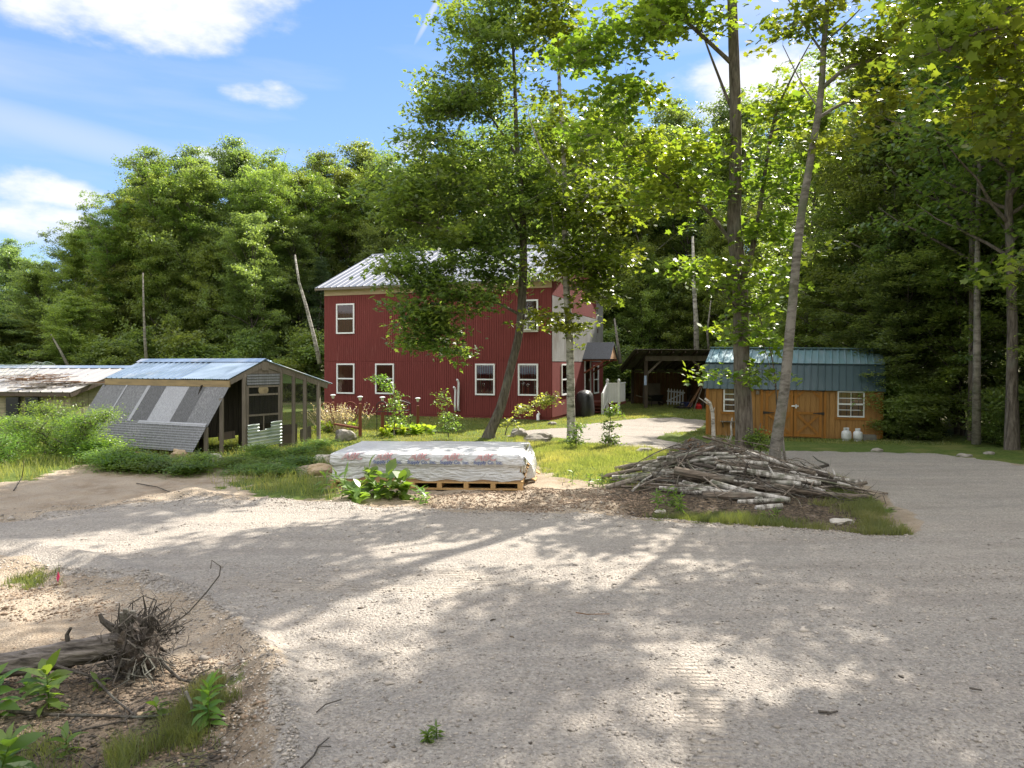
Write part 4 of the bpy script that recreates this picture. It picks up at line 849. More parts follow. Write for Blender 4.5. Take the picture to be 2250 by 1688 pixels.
for sg in (-1, 1):
    g_ = MB(); g_.bar((HW+.03, cy+sg*(hw-.12), 1.85), (HW+hl_-.2, cy+sg*(hw-.12), ze_-.03), .07); g_.box((HW+.0, cy+sg*(hw-.12)-.04, ze_-.10), (HW+hl_-.05, cy+sg*(hw-.12)+.04, ze_-.02)); g_.build('bracket', M['redwood'], po)
# landing, steps and white railing
st = MB(); st.box((HW+.02, cy-.75, .38), (HW+1.75, cy+.9, .50)); lo = st.build('landing', M['brownstep'], HO)
for k in range(4):
    s1 = MB(); s1.box((HW+.1, cy-.75-.27*(k+1), .50-.135*(k+1)-.04), (HW+1.12, cy-.75-.27*k+.03, .50-.135*(k+1))); s1.box((HW+.12, cy-.75-.27*k-.03, .5-.135*(k+1)-.14), (HW+1.10, cy-.75-.27*k-.01, .50-.135*(k+1)-.042))
    s1.build('step', M['brownstep'], HO)
s1 = MB()
for x in (HW+1.18, HW+1.72): s1.box((x-.05, cy-.80, -.1), (x+.05, cy-.70, 1.5)); s1.box((x-.075, cy-.825, 1.5), (x+.075, cy-.675, 1.53)); s1.lathe((x, cy-.75, 1.53), [(.05, 0), (.06, .04), (.02, .09)], 8)
s1.box((HW+1.13, cy-1.86, -.1), (HW+1.23, cy-1.76, .98))
s1.bar((HW+1.18, cy-1.78, .93), (HW+1.18, cy-.8, 1.42), .07, .05); s1.bar((HW+1.18, cy-1.78, .14), (HW+1.18, cy-.8, .62), .06, .05)
for k in range(9):
    t = (k+.5)/9; yy = cy-1.78+t*.98; s1.box((HW+1.165, yy-.035, .14+t*.48), (HW+1.195, yy+.035, .93+t*.49))
s1.box((HW+1.23, cy-.78, 1.36), (HW+1.67, cy-.72, 1.42)); s1.box((HW+1.23, cy-.775, .5), (HW+1.67, cy-.725, .56))
for k in range(6): s1.box((HW+1.24+k*.072, cy-.765, .56), (HW+1.30+k*.072, cy-.735, 1.36))
s1.box((HW+1.69, cy-.7, 1.36), (HW+1.75, cy+.85, 1.42))
for k in range(12): s1.box((HW+1.70, cy-.68+k*.125, .5), (HW+1.74, cy-.62+k*.125, 1.36))
s1.build('railing', M['white'], HO)
s1 = MB(); s1.box((HW+1.2, cy-.74, 0), (HW+1.74, cy-.70, .38)); s1.build('skirt_board', M['brownstep'], HO)
# white vent pipes and a meter
for x, zt in ((hx(1003), 1.30), (hx(1010), 1.62)):
    v = MB(); v.tube([(x, -.03, .3), (x, -.14, .34), (x, -.15, .6), (x+.02, -.15, zt-.12), (x+.0, -.19, zt), (x-.03, -.24, zt+.02)], .045, 9); v.build('vent_pipe', M['white'], HO, True)
v = MB(); v.box((HW+.02, 2.9, 1.2), (HW+.12, 3.15, 1.65)); v.build('meter_box', M['white'], HO)
v = MB(); v.tube([(HW-.55, -.03, .25), (HW-.55, -.2, .2), (HW-.5, -.3, .0)], .06, 8); v.build('drain_pipe', M['white'], HO)
# covered grill
gx = RC+Vector((hs_, hc, 0))*3.0+Vector((hc, -hs_, 0))*.62
GRL = thing('covered_grill', 'grill under a black fabric cover beside the house steps', 'grill', (gx.x, gx.y, zat(gx.x, gx.y)-.1), -TH)
v = MB(); nn_ = 20
prof = [(.42, 0), (.45, .3), (.43, .7), (.40, .95), (.36, 1.1), (.24, 1.22), (.05, 1.27)]
vs = []; 
for i, (r, z) in enumerate(prof):
    for k in range(nn_):
        a = 2*math.pi*k/nn_; e = 1+.04*math.sin(a*5+i)+.03*math.sin(a*9); cx_ = math.copysign(abs(math.cos(a))**.6, math.cos(a)); sy2 = math.copysign(abs(math.sin(a))**.6, math.sin(a)); vs.append((r*.85*e*cx_, r*1.5*e*sy2*.95, z))
v.add(vs, [(i*nn_+k, i*nn_+(k+1) % nn_, (i+1)*nn_+(k+1) % nn_, (i+1)*nn_+k) for i in range(len(prof)-1) for k in range(nn_)]+[tuple((len(prof)-1)*nn_+k for k in range(nn_))])
v.build('cover', M['blackplastic'], GRL, True)
v = MB(); v.tube([(0, -.63, .25), (0, -.69, .5), (0, -.62, .72)], .02, 6); v.build('strap', M['blackmetal'], GRL)

# ------------------------------------------------------------ the orange shed
TS = R(10); SO = Vector((6.99, 25.6, -.30)); SWD = 5.90; SDP = 3.4
SH = thing('storage_shed', 'orange-stained board shed with two-pitch green metal roof and double doors', 'shed', SO, -TS)
sc_, ss_ = math.cos(TS), math.sin(TS)
def sx_(px): r = (px-CX)/FPX; return (SO.y*r-SO.x)/(sc_+ss_*r)
def szz(py, x): return EYE-SO.z+(HY-py)*(SO.y-ss_*x)/FPX
WH = 1.86
def gam(y):
    t = min(y, SDP-y); return WH+.02+(t/.42*.80 if t < .42 else .80+(t-.42)/(SDP/2-.42)*.52)
w = MB(); w.box((.015, .015, .06), (SWD-.015, SDP, WH)); ribbed(w, FRONT, SWD, .06, WH+.06, .19)
for Mx_ in (LFT, Matrix(((0,1,0,SWD),(1,0,0,0),(0,0,1,0),(0,0,0,1)))): ribbed(w, Mx_, SDP, .06, lambda a: gam(a)-.03, .19)
SH.rotation_euler = (0, R(.7), -TS)
gp = [(0, WH), (.42, WH+.8), (SDP/2, WH+1.3), (SDP-.42, WH+.8), (SDP, WH)]
for x in (.02, SWD-.02): w.add([(x, y, z) for y, z in gp], [(0, 1, 2, 3, 4)])
w.build('wall', M['stain'], SH)
w = MB(); w.box((.05, .1, -.12), (SWD-.05, SDP-.1, .058)); w.build('skid', M['darkwood'], SH)
ov = .10
lowr = MB(); lowr.sheet((-ov, -.12, WH-.12), (SWD+ov, -.12, WH-.12), (SWD+ov, .36, WH+.80), (-ov, .36, WH+.80), .235, .022, .05); lowr.sheet((SWD+ov, SDP+.12, WH-.12), (-ov, SDP+.12, WH-.12), (-ov, SDP-.36, WH+.80), (SWD+ov, SDP-.36, WH+.80), .235, .022, .05)
lr = lowr.build('lower_roof', M['greenmetal'], SH)
upr = MB(); upr.sheet((-ov, .32, WH+.805), (SWD+ov, .32, WH+.805), (SWD+ov, SDP/2, WH+1.36), (-ov, SDP/2, WH+1.36), .235, .03, .07); upr.sheet((SWD+ov, SDP-.32, WH+.805), (-ov, SDP-.32, WH+.805), (-ov, SDP/2, WH+1.36), (SWD+ov, SDP/2, WH+1.36), .235, .03, .07)
ur = upr.build('upper_roof', M['teal_top'], SH)
w = MB(); w.bar((-ov-.01, SDP/2, WH+1.40), (SWD+ov+.01, SDP/2, WH+1.40), .26, .03); w.build('ridge_cap', M['teal_top'], ur)
w = MB(); w.bar((-ov, .335, WH+.81), (SWD+ov, .335, WH+.81), .05, .03); w.build('roof_flashing', M['greenmetal'], lr)
for (x0, x1, y0, y1) in [(1589, 1647, 851, 904), (1839, 1898.5, 856, 913)]:
    a, b = sx_(x0), sx_(x1); zb, zt = szz(y1, (a+b)/2), szz(y0, (a+b)/2)
    window(SH, Matrix.Translation((a, -.018, zb)) @ FRONT, b-a, zt-zb, grid=(2, 4), mid=.5, fw=.045)
    w = MB(); w.box((a-.08, -.045, zb-.09), (b+.08, -.0155, zb-.01)); w.build('window_sill', M['staintrim'], SH)
for (x0, x1, hs2) in [(1681, 1742.5, 0), (1743.5, 1806, 1)]:
    a, b = sx_(x0), sx_(x1); z0, z1 = .10, WH-.06; zm = szz(905, a)
    w = MB(); ribbed(w, FRONT @ Matrix.Translation((0, .016, 0)), b-a-.02, z0, z1, .19, x0=a+.01); do = w.build('door', M['stain'], SH)
    w = MB()
    y0_, y1_ = -.062, -.0335
    w.box((a+.01, y0_, z0), (a+.10, y1_, z1)); w.box((b-.10, y0_, z0), (b-.01, y1_, z1)); w.box((a+.10, y0_, z1-.09), (b-.10, y1_, z1)); w.box((a+.10, y0_, z0), (b-.10, y1_, z0+.09)); w.box((a+.10, y0_, zm-.045), (b-.10, y1_, zm+.045))
    w.bar((a+.12, -.046, z0+.1), (b-.12, -.046, zm-.06), .028, .085, up=(0, 0, 1)); w.bar((a+.12, -.0445, zm-.06), (b-.12, -.0445, z0+.1), .03, .085)
    w.bar((a+.10, -.047, z1-.30), (a+.32, -.047, z1-.1), .028, .07); w.bar((b-.10, -.047, z1-.30), (b-.32, -.047, z1-.1), .028, .07)
    w.build('door_frame', M['staintrim'], do)
    for z in (z1-.06, zm):
        w = MB(); xh = a+.01 if hs2 == 0 else b-.01; s = 1 if hs2 == 0 else -1
        w.add([(xh-.08*s, -.066, z-.05), (xh+.30*s, -.066, z-.012), (xh+.30*s, -.066, z+.012), (xh-.08*s, -.066, z+.05), (xh-.08*s, -.070, z-.05), (xh+.30*s, -.070, z-.012), (xh+.30*s, -.070, z+.012), (xh-.08*s, -.070, z+.05)], [(4,5,6,7),(0,3,2,1),(0,1,5,4),(2,3,7,6),(1,2,6,5),(3,0,4,7)]); w.build('hinge', M['blackmetal'], do)
    if hs2 == 1:
        w = MB(); w.box((a-.08, -.085, zm+.22), (a+.16, -.064, zm+.27)); w.box((a+.05, -.11, zm+.17), (a+.10, -.085, zm+.30)); w.build('latch', M['white'], do)
for px in (1554, 1673, 1812, 1937): x = sx_(px); w = MB(); w.box((x-.045, -.04, .06), (x+.045, -.0155, WH-.04)); w.build('upright_trim', M['staintrim'], SH)
xl = sx_(1664); w = MB(); w.box((xl-.05, -.13, WH-.30), (xl+.05, -.02, WH-.17)); w.build('wall_lamp', M['oldwood'], SH)
xl = sx_(1602); w = MB(); w.box((xl-.28, -.26, szz(926, xl)), (xl+.22, -.02, szz(926, xl)+.025)); w.bar((xl-.2, -.03, szz(926, xl)-.2), (xl-.2, -.22, szz(926, xl)-.01), .03); w.bar((xl+.15, -.03, szz(926, xl)-.2), (xl+.15, -.22, szz(926, xl)-.01), .03); w.build('shelf', M['oldwood'], SH)
# the side walls run a little out of square with the front
for ch in SH.children_recursive: ch.data.transform(Matrix(((1, .24, 0, 0), (0, 1, 0, 0), (0, 0, 1, 0), (0, 0, 0, 1))))
# propane tanks and a block
def sl2(px, off):
    x = sx_(px); p = SO+Vector((sc_, -ss_, 0))*x+Vector((-ss_, -sc_, 0))*off; return Vector((p.x, p.y, zat(p.x, p.y)))
def tankf(px, off, label, h=1.0):
    p = sl2(px, off); T = thing('propane_tank', label, 'gas tank', p, rnd.random()*3, 'white gas tanks in front of the shed')
    m_ = MB(); m_.lathe((0, 0, 0), [(.11, 0), (.12, .0), (.12, .035)], 16); m_.build('foot_ring', M['tank'], T)
    m_ = MB(); m_.lathe((0, 0, 0), [(.05, .03), (.13, .06), (.157, .11), (.157, .27), (.14, .325), (.09, .36), (.03, .37)], 18); m_.build('tank_body', M['tank'], T, True)
    m_ = MB(); m_.lathe((0, 0, 0), [(.02, .36), (.02, .41), (.035, .412), (.035, .43)], 10); m_.build('valve', M['galv'], T)
    m_ = MB()
    for k in range(12):
        a0, a1 = -2.4+k*.4, -2.4+(k+1)*.4; m_.quad((.085*math.cos(a0), .085*math.sin(a0), .345), (.085*math.cos(a1), .085*math.sin(a1), .345), (.09*math.cos(a1), .09*math.sin(a1), .455), (.09*math.cos(a0), .09*math.sin(a0), .455), .005)
    m_.build('collar', M['tank'], T); T.scale = (h, h, h)
tankf(1846, .75, 'left one of the two white gas tanks, slightly taller, before the shed'); tankf(1869.5, .8, 'right one of the two white gas tanks, beside the taller one', .95)
def block(px, off, nm, lab, s=(.2, .1, .19)):
    p = sl2(px, off); m_ = MB(); m_.box((-s[0], -s[1], 0), (s[0], -s[1]+.03, s[2])); m_.box((-s[0], s[1]-.03, 0), (s[0], s[1], s[2]))
    for x in (-s[0], -.015, s[0]-.03): m_.box((x, -s[1]+.03, 0), (x+.03, s[1]-.03, s[2]))
    o = m_.build(nm, M['concrete']); o.location = p; o.rotation_euler = (0, 0, -.2); tag(o, lab, 'block')
block(1902, .4, 'cinder_block', 'grey concrete block against the shed right of the gas tanks')

# ------------------------------------------------------------ the open lean-to
OS = thing('open_lean_to', 'open-fronted weathered wooden lean-to with sloping roof left of the shed', 'shed', (P(1419, 897, 37).x, 37, -.05), 0)
ox = OS.location.x; OWD = 3.35; ODP = 4.2
m_ = MB(); m_.box((-.09, -.09, -.1), (.09, .09, 2.72)); m_.build('post', M['darkwood'], OS)
m_ = MB(); m_.box((OWD-.18, -.09, -.1), (OWD, .09, 2.72)); m_.build('post', M['darkwood'], OS)
for x in (-.07, OWD-.16): m_ = MB(); m_.box((x, ODP-.16, -.1), (x+.14, ODP-.02, 1.9)); m_.build('post', M['darkwood'], OS)
for bx in (((-.05, -.115, 2.52), (OWD+.1, -.092, 2.78)), ((-.05, ODP-.10, 1.86), (OWD+.1, ODP+.0, 2.0))): m_ = MB(); m_.box(*bx); m_.build('beam', M['oldwood'], OS)
for a, b in (((0.09, 0, 1.85), (.78, 0, 2.52)), ((OWD-.18, 0, 1.85), (OWD-.9, 0, 2.52))): m_ = MB(); m_.bar(a, b, .1, .1); m_.build('brace', M['oldwood'], OS)
m_ = MB()
for k in range(8): x = -.55+k*(OWD+.9)/7; m_.bar((x, -.75, 2.98), (x, ODP+.3, 1.95), .05, .15)
m_.build('rafter', M['darkwood'], OS)
m_ = MB(); m_.sheet((-.75, -.85, 3.11), (OWD+.55, -.85, 3.09), (OWD+.55, ODP+.4, 2.02), (-.75, ODP+.4, 2.04), .25, .02, .06, t=.02); m_.build('roof', M['oldmetal'], OS)
m_ = MB()
for k in range(14): x = -.05+k*.247; m_.box((x, ODP+.003+.004*(k % 2), 0), (x+.235, ODP+.03, 1.86-.02*(k % 3)))
m_.build('back_wall', M['brownwood'], OS)
m_ = MB()
for k in range(16): y = .15+k*.25; m_.box((OWD+.01+.003*(k % 2), y, 0), (OWD+.03, y+.235, 2.55-y*.17))
m_.build('side_wall', M['brownwood'], OS)
m_ = MB(); m_.box((.45, ODP-.9, 0), (1.45, ODP-.86, 1.25)); m_.build('partition', M['oldwood'], OS)
m_ = MB(); m_.box((-.105, -.1, 1.25), (.02, -.095, 1.75)); tag(m_.build('notice', pm('notice_paper', (.55, .65, .85), (.30, .42, .70), 9)), None, None); bpy.data.objects['notice'].parent = OS
ow = OS.location
def inl(x, y, z=0): return (ow.x+x, ow.y+y, z)
# gate leaning inside
gt = thing('picket_gate', 'weathered white picket gate leaning on the back wall of the lean-to', 'gate', inl(1.75, 2.9, -.02), 0)
gt.rotation_euler = (R(-14), R(6), 0)
for k in range(6): m_ = MB(); x = k*.165; m_.box((x, 0, 0), (x+.07, .02, .93)); m_.add([(x, 0, .93), (x+.07, 0, .93), (x+.035, 0, 1.0), (x, .02, .93), (x+.07, .02, .93), (x+.035, .02, 1.0)], [(0,1,2), (5,4,3), (1,4,5,2), (3,0,2,5)]); m_.build('picket', M['white'], gt)
for z in (.2, .78): m_ = MB(); m_.box((-.05, -.026, z), (.97, -.002, z+.07)); m_.build('rail', M['white'], gt)
m_ = MB(); m_.bar((.0, -.04, .25), (.9, -.04, .8), .02, .06); m_.build('brace', M['white'], gt)
# mower
mw = thing('push_mower', 'black push lawn mower at the mouth of the lean-to', 'mower', inl(1.75, -.6, -.06), R(20))
m_ = MB(); m_.box((-.27, -.24, .08), (.27, .24, .17)); m_.lathe((0, 0, .17), [(.27, 0), (.22, .03)], 14); m_.build('deck', M['blackmetal'], mw)
m_ = MB(); m_.lathe((0, 0, .20), [(.13, 0), (.14, .1), (.10, .15), (.03, .16)], 12); m_.build('engine', M['blackplastic'], mw)
for x in (-.25, .25):
    for y in (-.27, .27): m_ = MB(); m_.tube([(x, y-.02, .09), (x, y+.02, .09)], .09, 12); m_.build('wheel', M['blackplastic'], mw)
m_ = MB(); m_.tube([(.25, -.22, .15), (.75, -.22, .75), (.78, 0, .78), (.75, .22, .75), (.25, .22, .15)], .013, 6); m_.build('handle', M['blackmetal'], mw)
# fuel can
fc = thing('fuel_can', 'red plastic fuel can beside the mower under the leaning boards', 'fuel can', inl(2.55, -.75, -.06), R(10))
m_ = MB(); m_.tube([(0, 0, 0), (0, 0, .03), (0, 0, .24), (0, 0, .29), (0, 0, .3)], [.15, .17, .17, .12, .05], 4); m_.build('can', M['redplastic'], fc)
m_ = MB(); m_.tube([(-.09, 0, .26), (-.07, 0, .35), (.05, 0, .36), (.08, 0, .27)], .016, 6); m_.build('handle', M['redplastic'], fc)
m_ = MB(); m_.tube([(.10, 0, .24), (.17, 0, .33), (.22, 0, .42)], [.025, .02, .012], 6); m_.build('spout', M['blackplastic'], fc)
bb = thing('storage_tote', 'dark blue plastic tote behind the mower', 'tote', inl(2.25, .5, -.05), .2)
m_ = MB(); m_.add([(-.22, -.16, 0), (.22, -.16, 0), (.22, .16, 0), (-.22, .16, 0), (-.26, -.19, .3), (.26, -.19, .3), (.26, .19, .3), (-.26, .19, .3)], [(0,3,2,1), (4,5,6,7), (0,1,5,4), (1,2,6,5), (2,3,7,6), (3,0,4,7)]); m_.build('bin', pm('blue_plastic', (.02, .03, .14), (.015, .02, .1), 3, rough=.4), bb)
m_ = MB(); m_.box((-.28, -.21, .302), (.28, .21, .335)); m_.build('lid', bpy.data.materials['blue_plastic'], bb)
wb = thing('wheelbarrow', 'dark wheelbarrow in the shade at the left inside the lean-to', 'wheelbarrow', inl(.75, 1.8, -.02), R(30))
m_ = MB(); m_.add([(-.25, -.2, .3), (.3, -.18, .3), (.3, .18, .3), (-.25, .2, .3), (-.42, -.33, .6), (.5, -.3, .62), (.5, .3, .62), (-.42, .33, .6)], [(0,3,2,1), (0,1,5,4), (1,2,6,5), (2,3,7,6), (3,0,4,7), (4,5,6,7)]); m_.build('tray', M['blackplastic'], wb)
m_ = MB(); m_.tube([(.55, -.03, .2), (.55, .03, .2)], .2, 14); m_.build('wheel', M['blackmetal'], wb)
for s in (-1, 1): m_ = MB(); m_.bar((.6, s*.05, .2), (-.95, s*.3, .62), .04); m_.build('handle', M['oldwood'], wb); m_ = MB(); m_.bar((-.3, s*.22, .35), (-.35, s*.25, 0), .03); m_.build('leg', M['blackmetal'], wb)
# boards leaning on the right post
LB = ['rough brown board, leftmost of those leaning at the lean-to', 'second brown board in the leaning bundle', 'middle dark board of the leaning bundle', 'pale grey pole leaning right of the red can', 'short pale board with split end by the shed corner', 'thin tan board hard against the shed corner', 'long brown board lying lowest in the leaning bundle']
for k, (xb, xt, yb, zt, mt, wd) in enumerate([(2.05, 3.05, -.5, 1.75, 'brownwood', .14), (2.30, 3.10, -.55, 1.9, 'oldwood', .12), (2.75, 3.14, -.6, 2.05, 'darkwood', .1), (2.95, 3.2, -.65, 2.1, 'white', .05), (3.15, 3.22, -.9, .9, 'oldwood', .1), (3.28, 3.3, -.95, 1.1, 'newwood', .06), (1.98, 2.95, -.3, 1.45, 'brownwood', .13)]):
    m_ = MB(); m_.bar((0, 0, 0), (xt-xb, .25, zt), .03 if wd > .06 else .05, wd, up=(0, 1, 0)); o = m_.build('leaning_board', M[mt]); o.location = inl(xb, yb-.15, -.06); tag(o, LB[k], 'board', 'boards leaning beside the shed')
# ------------------------------------------------------------ coops
def boards(mb, a, b, c, d, n, gap=.012, t=.02):
    a, b, c, d = map(Vector, (a, b, c, d))
    for k in range(n):
        u0, u1 = k/n, (k+1)/n-gap/max(.01, (b-a).length); j = rnd.uniform(-.002, .002); nn_ = (b-a).cross(d-a).normalized()*j
        mb.quad(a.lerp(b, u0)+nn_, a.lerp(b, u1)+nn_, d.lerp(c, u1)+nn_, d.lerp(c, u0)+nn_, t)
cu, cv = Vector((.573, .82, 0)), Vector((-.90, .436, 0))
CO = thing('chicken_coop', 'open coop with blue metal roof and grey ribbed panels sloping to the ground', 'coop', (-7.1, 18.8, 0))
def cp(t, s, z): return cu*t+cv*s+Vector((0, 0, z))
def ct(px): r = (px-CX)/FPX; return (7.1+18.8*r)/(.573-.82*r)
SL = 4.95; TR, TL, TE = .63, -.46, 2.93; ZR, ZL, ZE = 2.43, 1.92, 1.74
m_ = MB(); m_.sheet(cp(TL, SL, ZL), cp(TL, 1.75, ZL), cp(TR, 1.75, ZR), cp(TR, SL, ZR), .22, .022, .05); m_.sheet(cp(TL, 1.78, ZL+.012), cp(TL, -.03, ZL+.012), cp(TR, -.03, ZR+.012), cp(TR, 1.78, ZR+.012), .085, .02)
m_.sheet(cp(TE, -.08, ZE), cp(TE, SL, ZE), cp(TR, SL, ZR), cp(TR, -.08, ZR), .085, .02)
ro = m_.build('roof', M['bluemetal'], CO)
m_ = MB(); m_.quad(cp(TR-.17, SL+.02, ZR-.045), cp(TR-.17, -.06, ZR-.045), cp(TR, -.06, ZR+.05), cp(TR, SL+.02, ZR+.05), .006); m_.quad(cp(TR, SL+.02, ZR+.05), cp(TR, -.06, ZR+.05), cp(TR+.2, -.06, ZR-.03), cp(TR+.2, SL+.02, ZR-.03), .006); m_.build('ridge_cap', M['bluemetal'], ro)
m_ = MB(); m_.bar(cp(TL+.03, SL, ZL-.11), cp(TL+.03, -.02, ZL-.11), .04, .17); m_.build('fascia_board', pm('tan_board', (.30, .22, .11), (.20, .15, .08), 2, st=(1, 1, 6)), CO)
# sloping panels
TB, ZB = -1.42, .12; ZT = ZL-.2
def pp(s, f): return cp(TL+.02+(TB-TL-.02)*f, s, ZT+(ZB-ZT)*f)
for i, (s0, s1, mt) in enumerate([(5.05, 3.95, 'poly_dark'), (3.95, 3.1, 'poly_dark'), (2.98, 2.35, 'poly_darker'), (2.35, 1.45, 'poly_white'), (1.45, .82, 'poly_darker'), (.82, .0, 'poly_dark'), (3.1, 2.98, 'poly_white'), (4.0, 3.93, 'poly_white')]):
    off = Vector((-.25, -.35, .25)).normalized()*(.004*(i % 3)+(.012 if i > 5 else 0))
    m_ = MB(); m_.sheet(pp(s0, .62)+off, pp(s1, .62)+off, pp(s1, 0)+off, pp(s0, 0)+off, .06, .012, t=.006); m_.build('slope_panel', M[mt], CO)
for i, (s0, s1, f0, mt) in enumerate([(5.0, 2.5, .585, 'poly_dark'), (2.55, -.02, .60, 'poly_dark')]):
    off = Vector((-.25, -.35, .25)).normalized()*(.028+.012*i)
    m_ = MB(); m_.sheet(pp(s0, 1.0)+off, pp(s0, f0)+off, pp(s1, f0)+off, pp(s1, 1.0)+off, .07, .014, t=.006); m_.build('slope_panel', M[mt], CO)
m_ = MB(); m_.sheet(pp(2.55, f0+.03)+off*1.5, pp(2.55, f0-.02)+off*1.5, pp(0, f0-.02)+off*1.5, pp(0, f0+.03)+off*1.5, .07, .01, t=.004); m_.build('slope_panel', M['poly_white'], CO)
def zr1(t): return ZL+(ZR-ZL)*(t-TL)/(TR-TL) if t < TR else ZR+(ZE-ZR)*(t-TR)/(TE-TR)
for px in (456, 490): 
    t = ct(px); m_ = MB(); m_.bar(cp(t, .05, -.15), cp(t, .05, ZB+(ZT-ZB)*(t-TB)/(TL-TB)-.03), .07, .09); m_.build('post', M['oldwood'], CO)
for px, w_ in ((537, .11), (617, .06), (645, .07), (670, .11), (700, .13)):
    t = ct(px); m_ = MB(); m_.bar(cp(t, 0, -.15), cp(t, 0, zr1(t)-.09), w_, .09); m_.build('post', M['oldwood'], CO)
for s in (1.6, 3.2, 4.8):
    for t in (0, 2.55):
        m_ = MB(); m_.bar(cp(t, s, -.1), cp(t, s, zr1(t)-.09), .1, .1); m_.build('post', M['darkwood'], CO)
m_ = MB(); m_.bar(cp(TL+.05, 0, zr1(TL+.05)-.09), cp(TR, 0, ZR-.1), .05, .13); m_.bar(cp(TR, 0, ZR-.1), cp(TE-.12, 0, zr1(TE-.12)-.1), .05, .17)
m_.bar(cp(TR, -.035, ZR-.28), cp(TR, -.035, ZR-.04), .03, .2, up=(.57, .82, 0)); m_.build('rafter', M['oldwood'], CO)
td0, td1 = ct(541), ct(613)
m_ = MB(); m_.sheet(cp(td1, -.03, 1.76), cp(td1, -.03, 2.06), cp(td0, -.03, 2.06), cp(td0, -.03, 1.76), .075, .02, t=.004); m_.build('gable_sheet', M['poly_dark'], CO)
m_ = MB(); m_.quad(cp(.15, -.0, 2.06), cp(1.2, 0, 2.06), cp(1.1, 0, 2.27), cp(.62, 0, 2.38), .02); m_.build('gable_board', M['oldwood'], CO)
# door
m_ = MB()
for z in (.95, 1.5, 1.72): m_.bar(cp(td0, -.03, z), cp(td1, -.03, z), .03, .05)
m_.bar(cp(td0+.02, -.03, .1), cp(td0+.02, -.03, 1.74), .04, .05); m_.bar(cp(td1-.02, -.03, .1), cp(td1-.02, -.03, 1.74), .04, .05); m_.bar(cp((td0+td1)/2, -.028, .4), cp((td0+td1)/2, -.028, .95), .02, .03)
do = m_.build('door', M['oldwood'], CO)
m_ = MB(); nv = 40
for k in range(nv+1):
    z = .08+.62*k/nv; w_ = math.sin(k/nv*2*math.pi*7)*.014; cut = 1
    for tt in np.linspace(td0-.02, td1+.03, 7): m_.v.append(tuple(cp(tt, -.075+w_, z+.10*(tt-td0)*.5+(.02*rnd.random() if k == nv else 0))))
for k in range(nv):
    for j in range(6):
        if k > 27 and j in (2, 3) and not (k < 30 and j == 3): continue
        a = k*7+j; m_.f.append((a, a+1, a+8, a+7)); m_.m.append(0)
m_.build('kick_sheet', M['galv'], do)
m_ = MB(); m_.quad(cp(td0, -.005, .7), cp(td1, -.005, .7), cp(td1, -.005, 1.75), cp(td0, -.005, 1.75)); m_.build('door_mesh', M['mesh'], do)
c = cp((td0+td1)/2-.02, -.04, 1.62); m_ = MB(); m_.add([c+cu*(.16*math.cos(a)*(abs(math.cos(a))**-.3 if abs(math.cos(a)) > .05 else 1)**.6)+Vector((0, 0, .125*math.sin(a))) for a in np.linspace(0, 2*math.pi, 17)[:-1]], [tuple(range(16))]); m_.build('door_patch', M['straw'], do)
m_ = MB(); m_.quad(cp(td1+.03, -.005, .35), cp(2.52, -.005, .35), cp(2.52, -.005, zr1(2.52)-.2), cp(td1+.03, -.005, zr1(td1)-.22)); m_.quad(cp(2.6, .05, .1), cp(2.6, 4.7, .1), cp(2.6, 4.7, 1.7), cp(2.6, .05, 1.7)); m_.build('wire_mesh', M['mesh'], CO)
m_ = MB(); boards(m_, cp(TB+.2, 4.9, -.05), cp(1.5, 4.9, -.05), cp(1.5, 4.9, 2.1), cp(-.4, 4.9, 1.85), 14); boards(m_, cp(.05, 2.2, -.05), cp(.05, 4.8, -.05), cp(.05, 4.8, 1.95), cp(.05, 2.2, 1.95), 12); boards(m_, cp(-.95, .95, .35), cp(TR, .95, .35), cp(TR, .95, 2.25), cp(-.5, .95, 1.75), 9); boards(m_, cp(TR, .95, -.05), cp(2.0, .95, -.05), cp(2.0, .95, 1.95), cp(TR, .95, 2.25), 8); m_.build('back_and_shade_boards', siding('shade_black_boards', (.045, .038, .03), var=.3), CO)  # inner boards added, near-black so the coop inside reads as shaded
m_ = MB(); m_.quad(cp(1.22, .03, -.02), cp(1.75, .03, -.02), cp(1.75, .03, .62), cp(1.22, .03, .62), .02); m_.build('low_board', M['darkwood'], CO)
m_ = MB(); m_.quad(cp(2.2, .4, 0), cp(2.52, .3, 0), cp(2.5, .3, .5), cp(2.2, .4, .4), .02); m_.build('nest_box', M['oldwood'], CO)
m_ = MB(); m_.bar(cp(-.5, .3, .42), cp(-.02, .3, .45), .03, .2); m_.build('low_rail', M['darkwood'], CO)
# second coop
C2 = thing('chicken_coop', 'low coop at far left whose pale roof is strewn with scrap boards', 'coop', (-14, 22.5, 0))
o2 = Vector((-14, 22.5, 0)); a_ = P(154.6, 862, 22.5)-o2; b_ = P(290, 807, 24.6)-o2; lv = Vector((-5.6, .9, 0))
m_ = MB(); m_.sheet(a_+lv, a_, b_, b_+lv, .40, .024, .05); ro = m_.build('roof', M['galvroof'] if 'galvroof' in M else pm('tan_grey_metal_roof', (.50, .47, .42), (.40, .38, .36), 1.2, rough=.45, metal=.4), C2)
m_ = MB(); m_.quad(b_+lv+Vector((-.03, -.16, -.03)), b_+Vector((-.03, -.16, -.03)), b_+Vector((0, 0, .06)), b_+lv+Vector((0, 0, .06)), .005); m_.build('ridge_cap', M['bluemetal'], ro)
m_ = MB(); m_.bar(a_+Vector((-.02, .03, -.09)), b_+Vector((-.02, .03, -.09)), .03, .15); m_.bar(a_+lv+Vector((0, .04, -.08)), a_+Vector((-.05, .04, -.08)), .03, .12); m_.build('fascia', M['darkwood'], C2)
f0 = a_+Vector((-.15, .25, -a_.z)); f1 = f0+lv
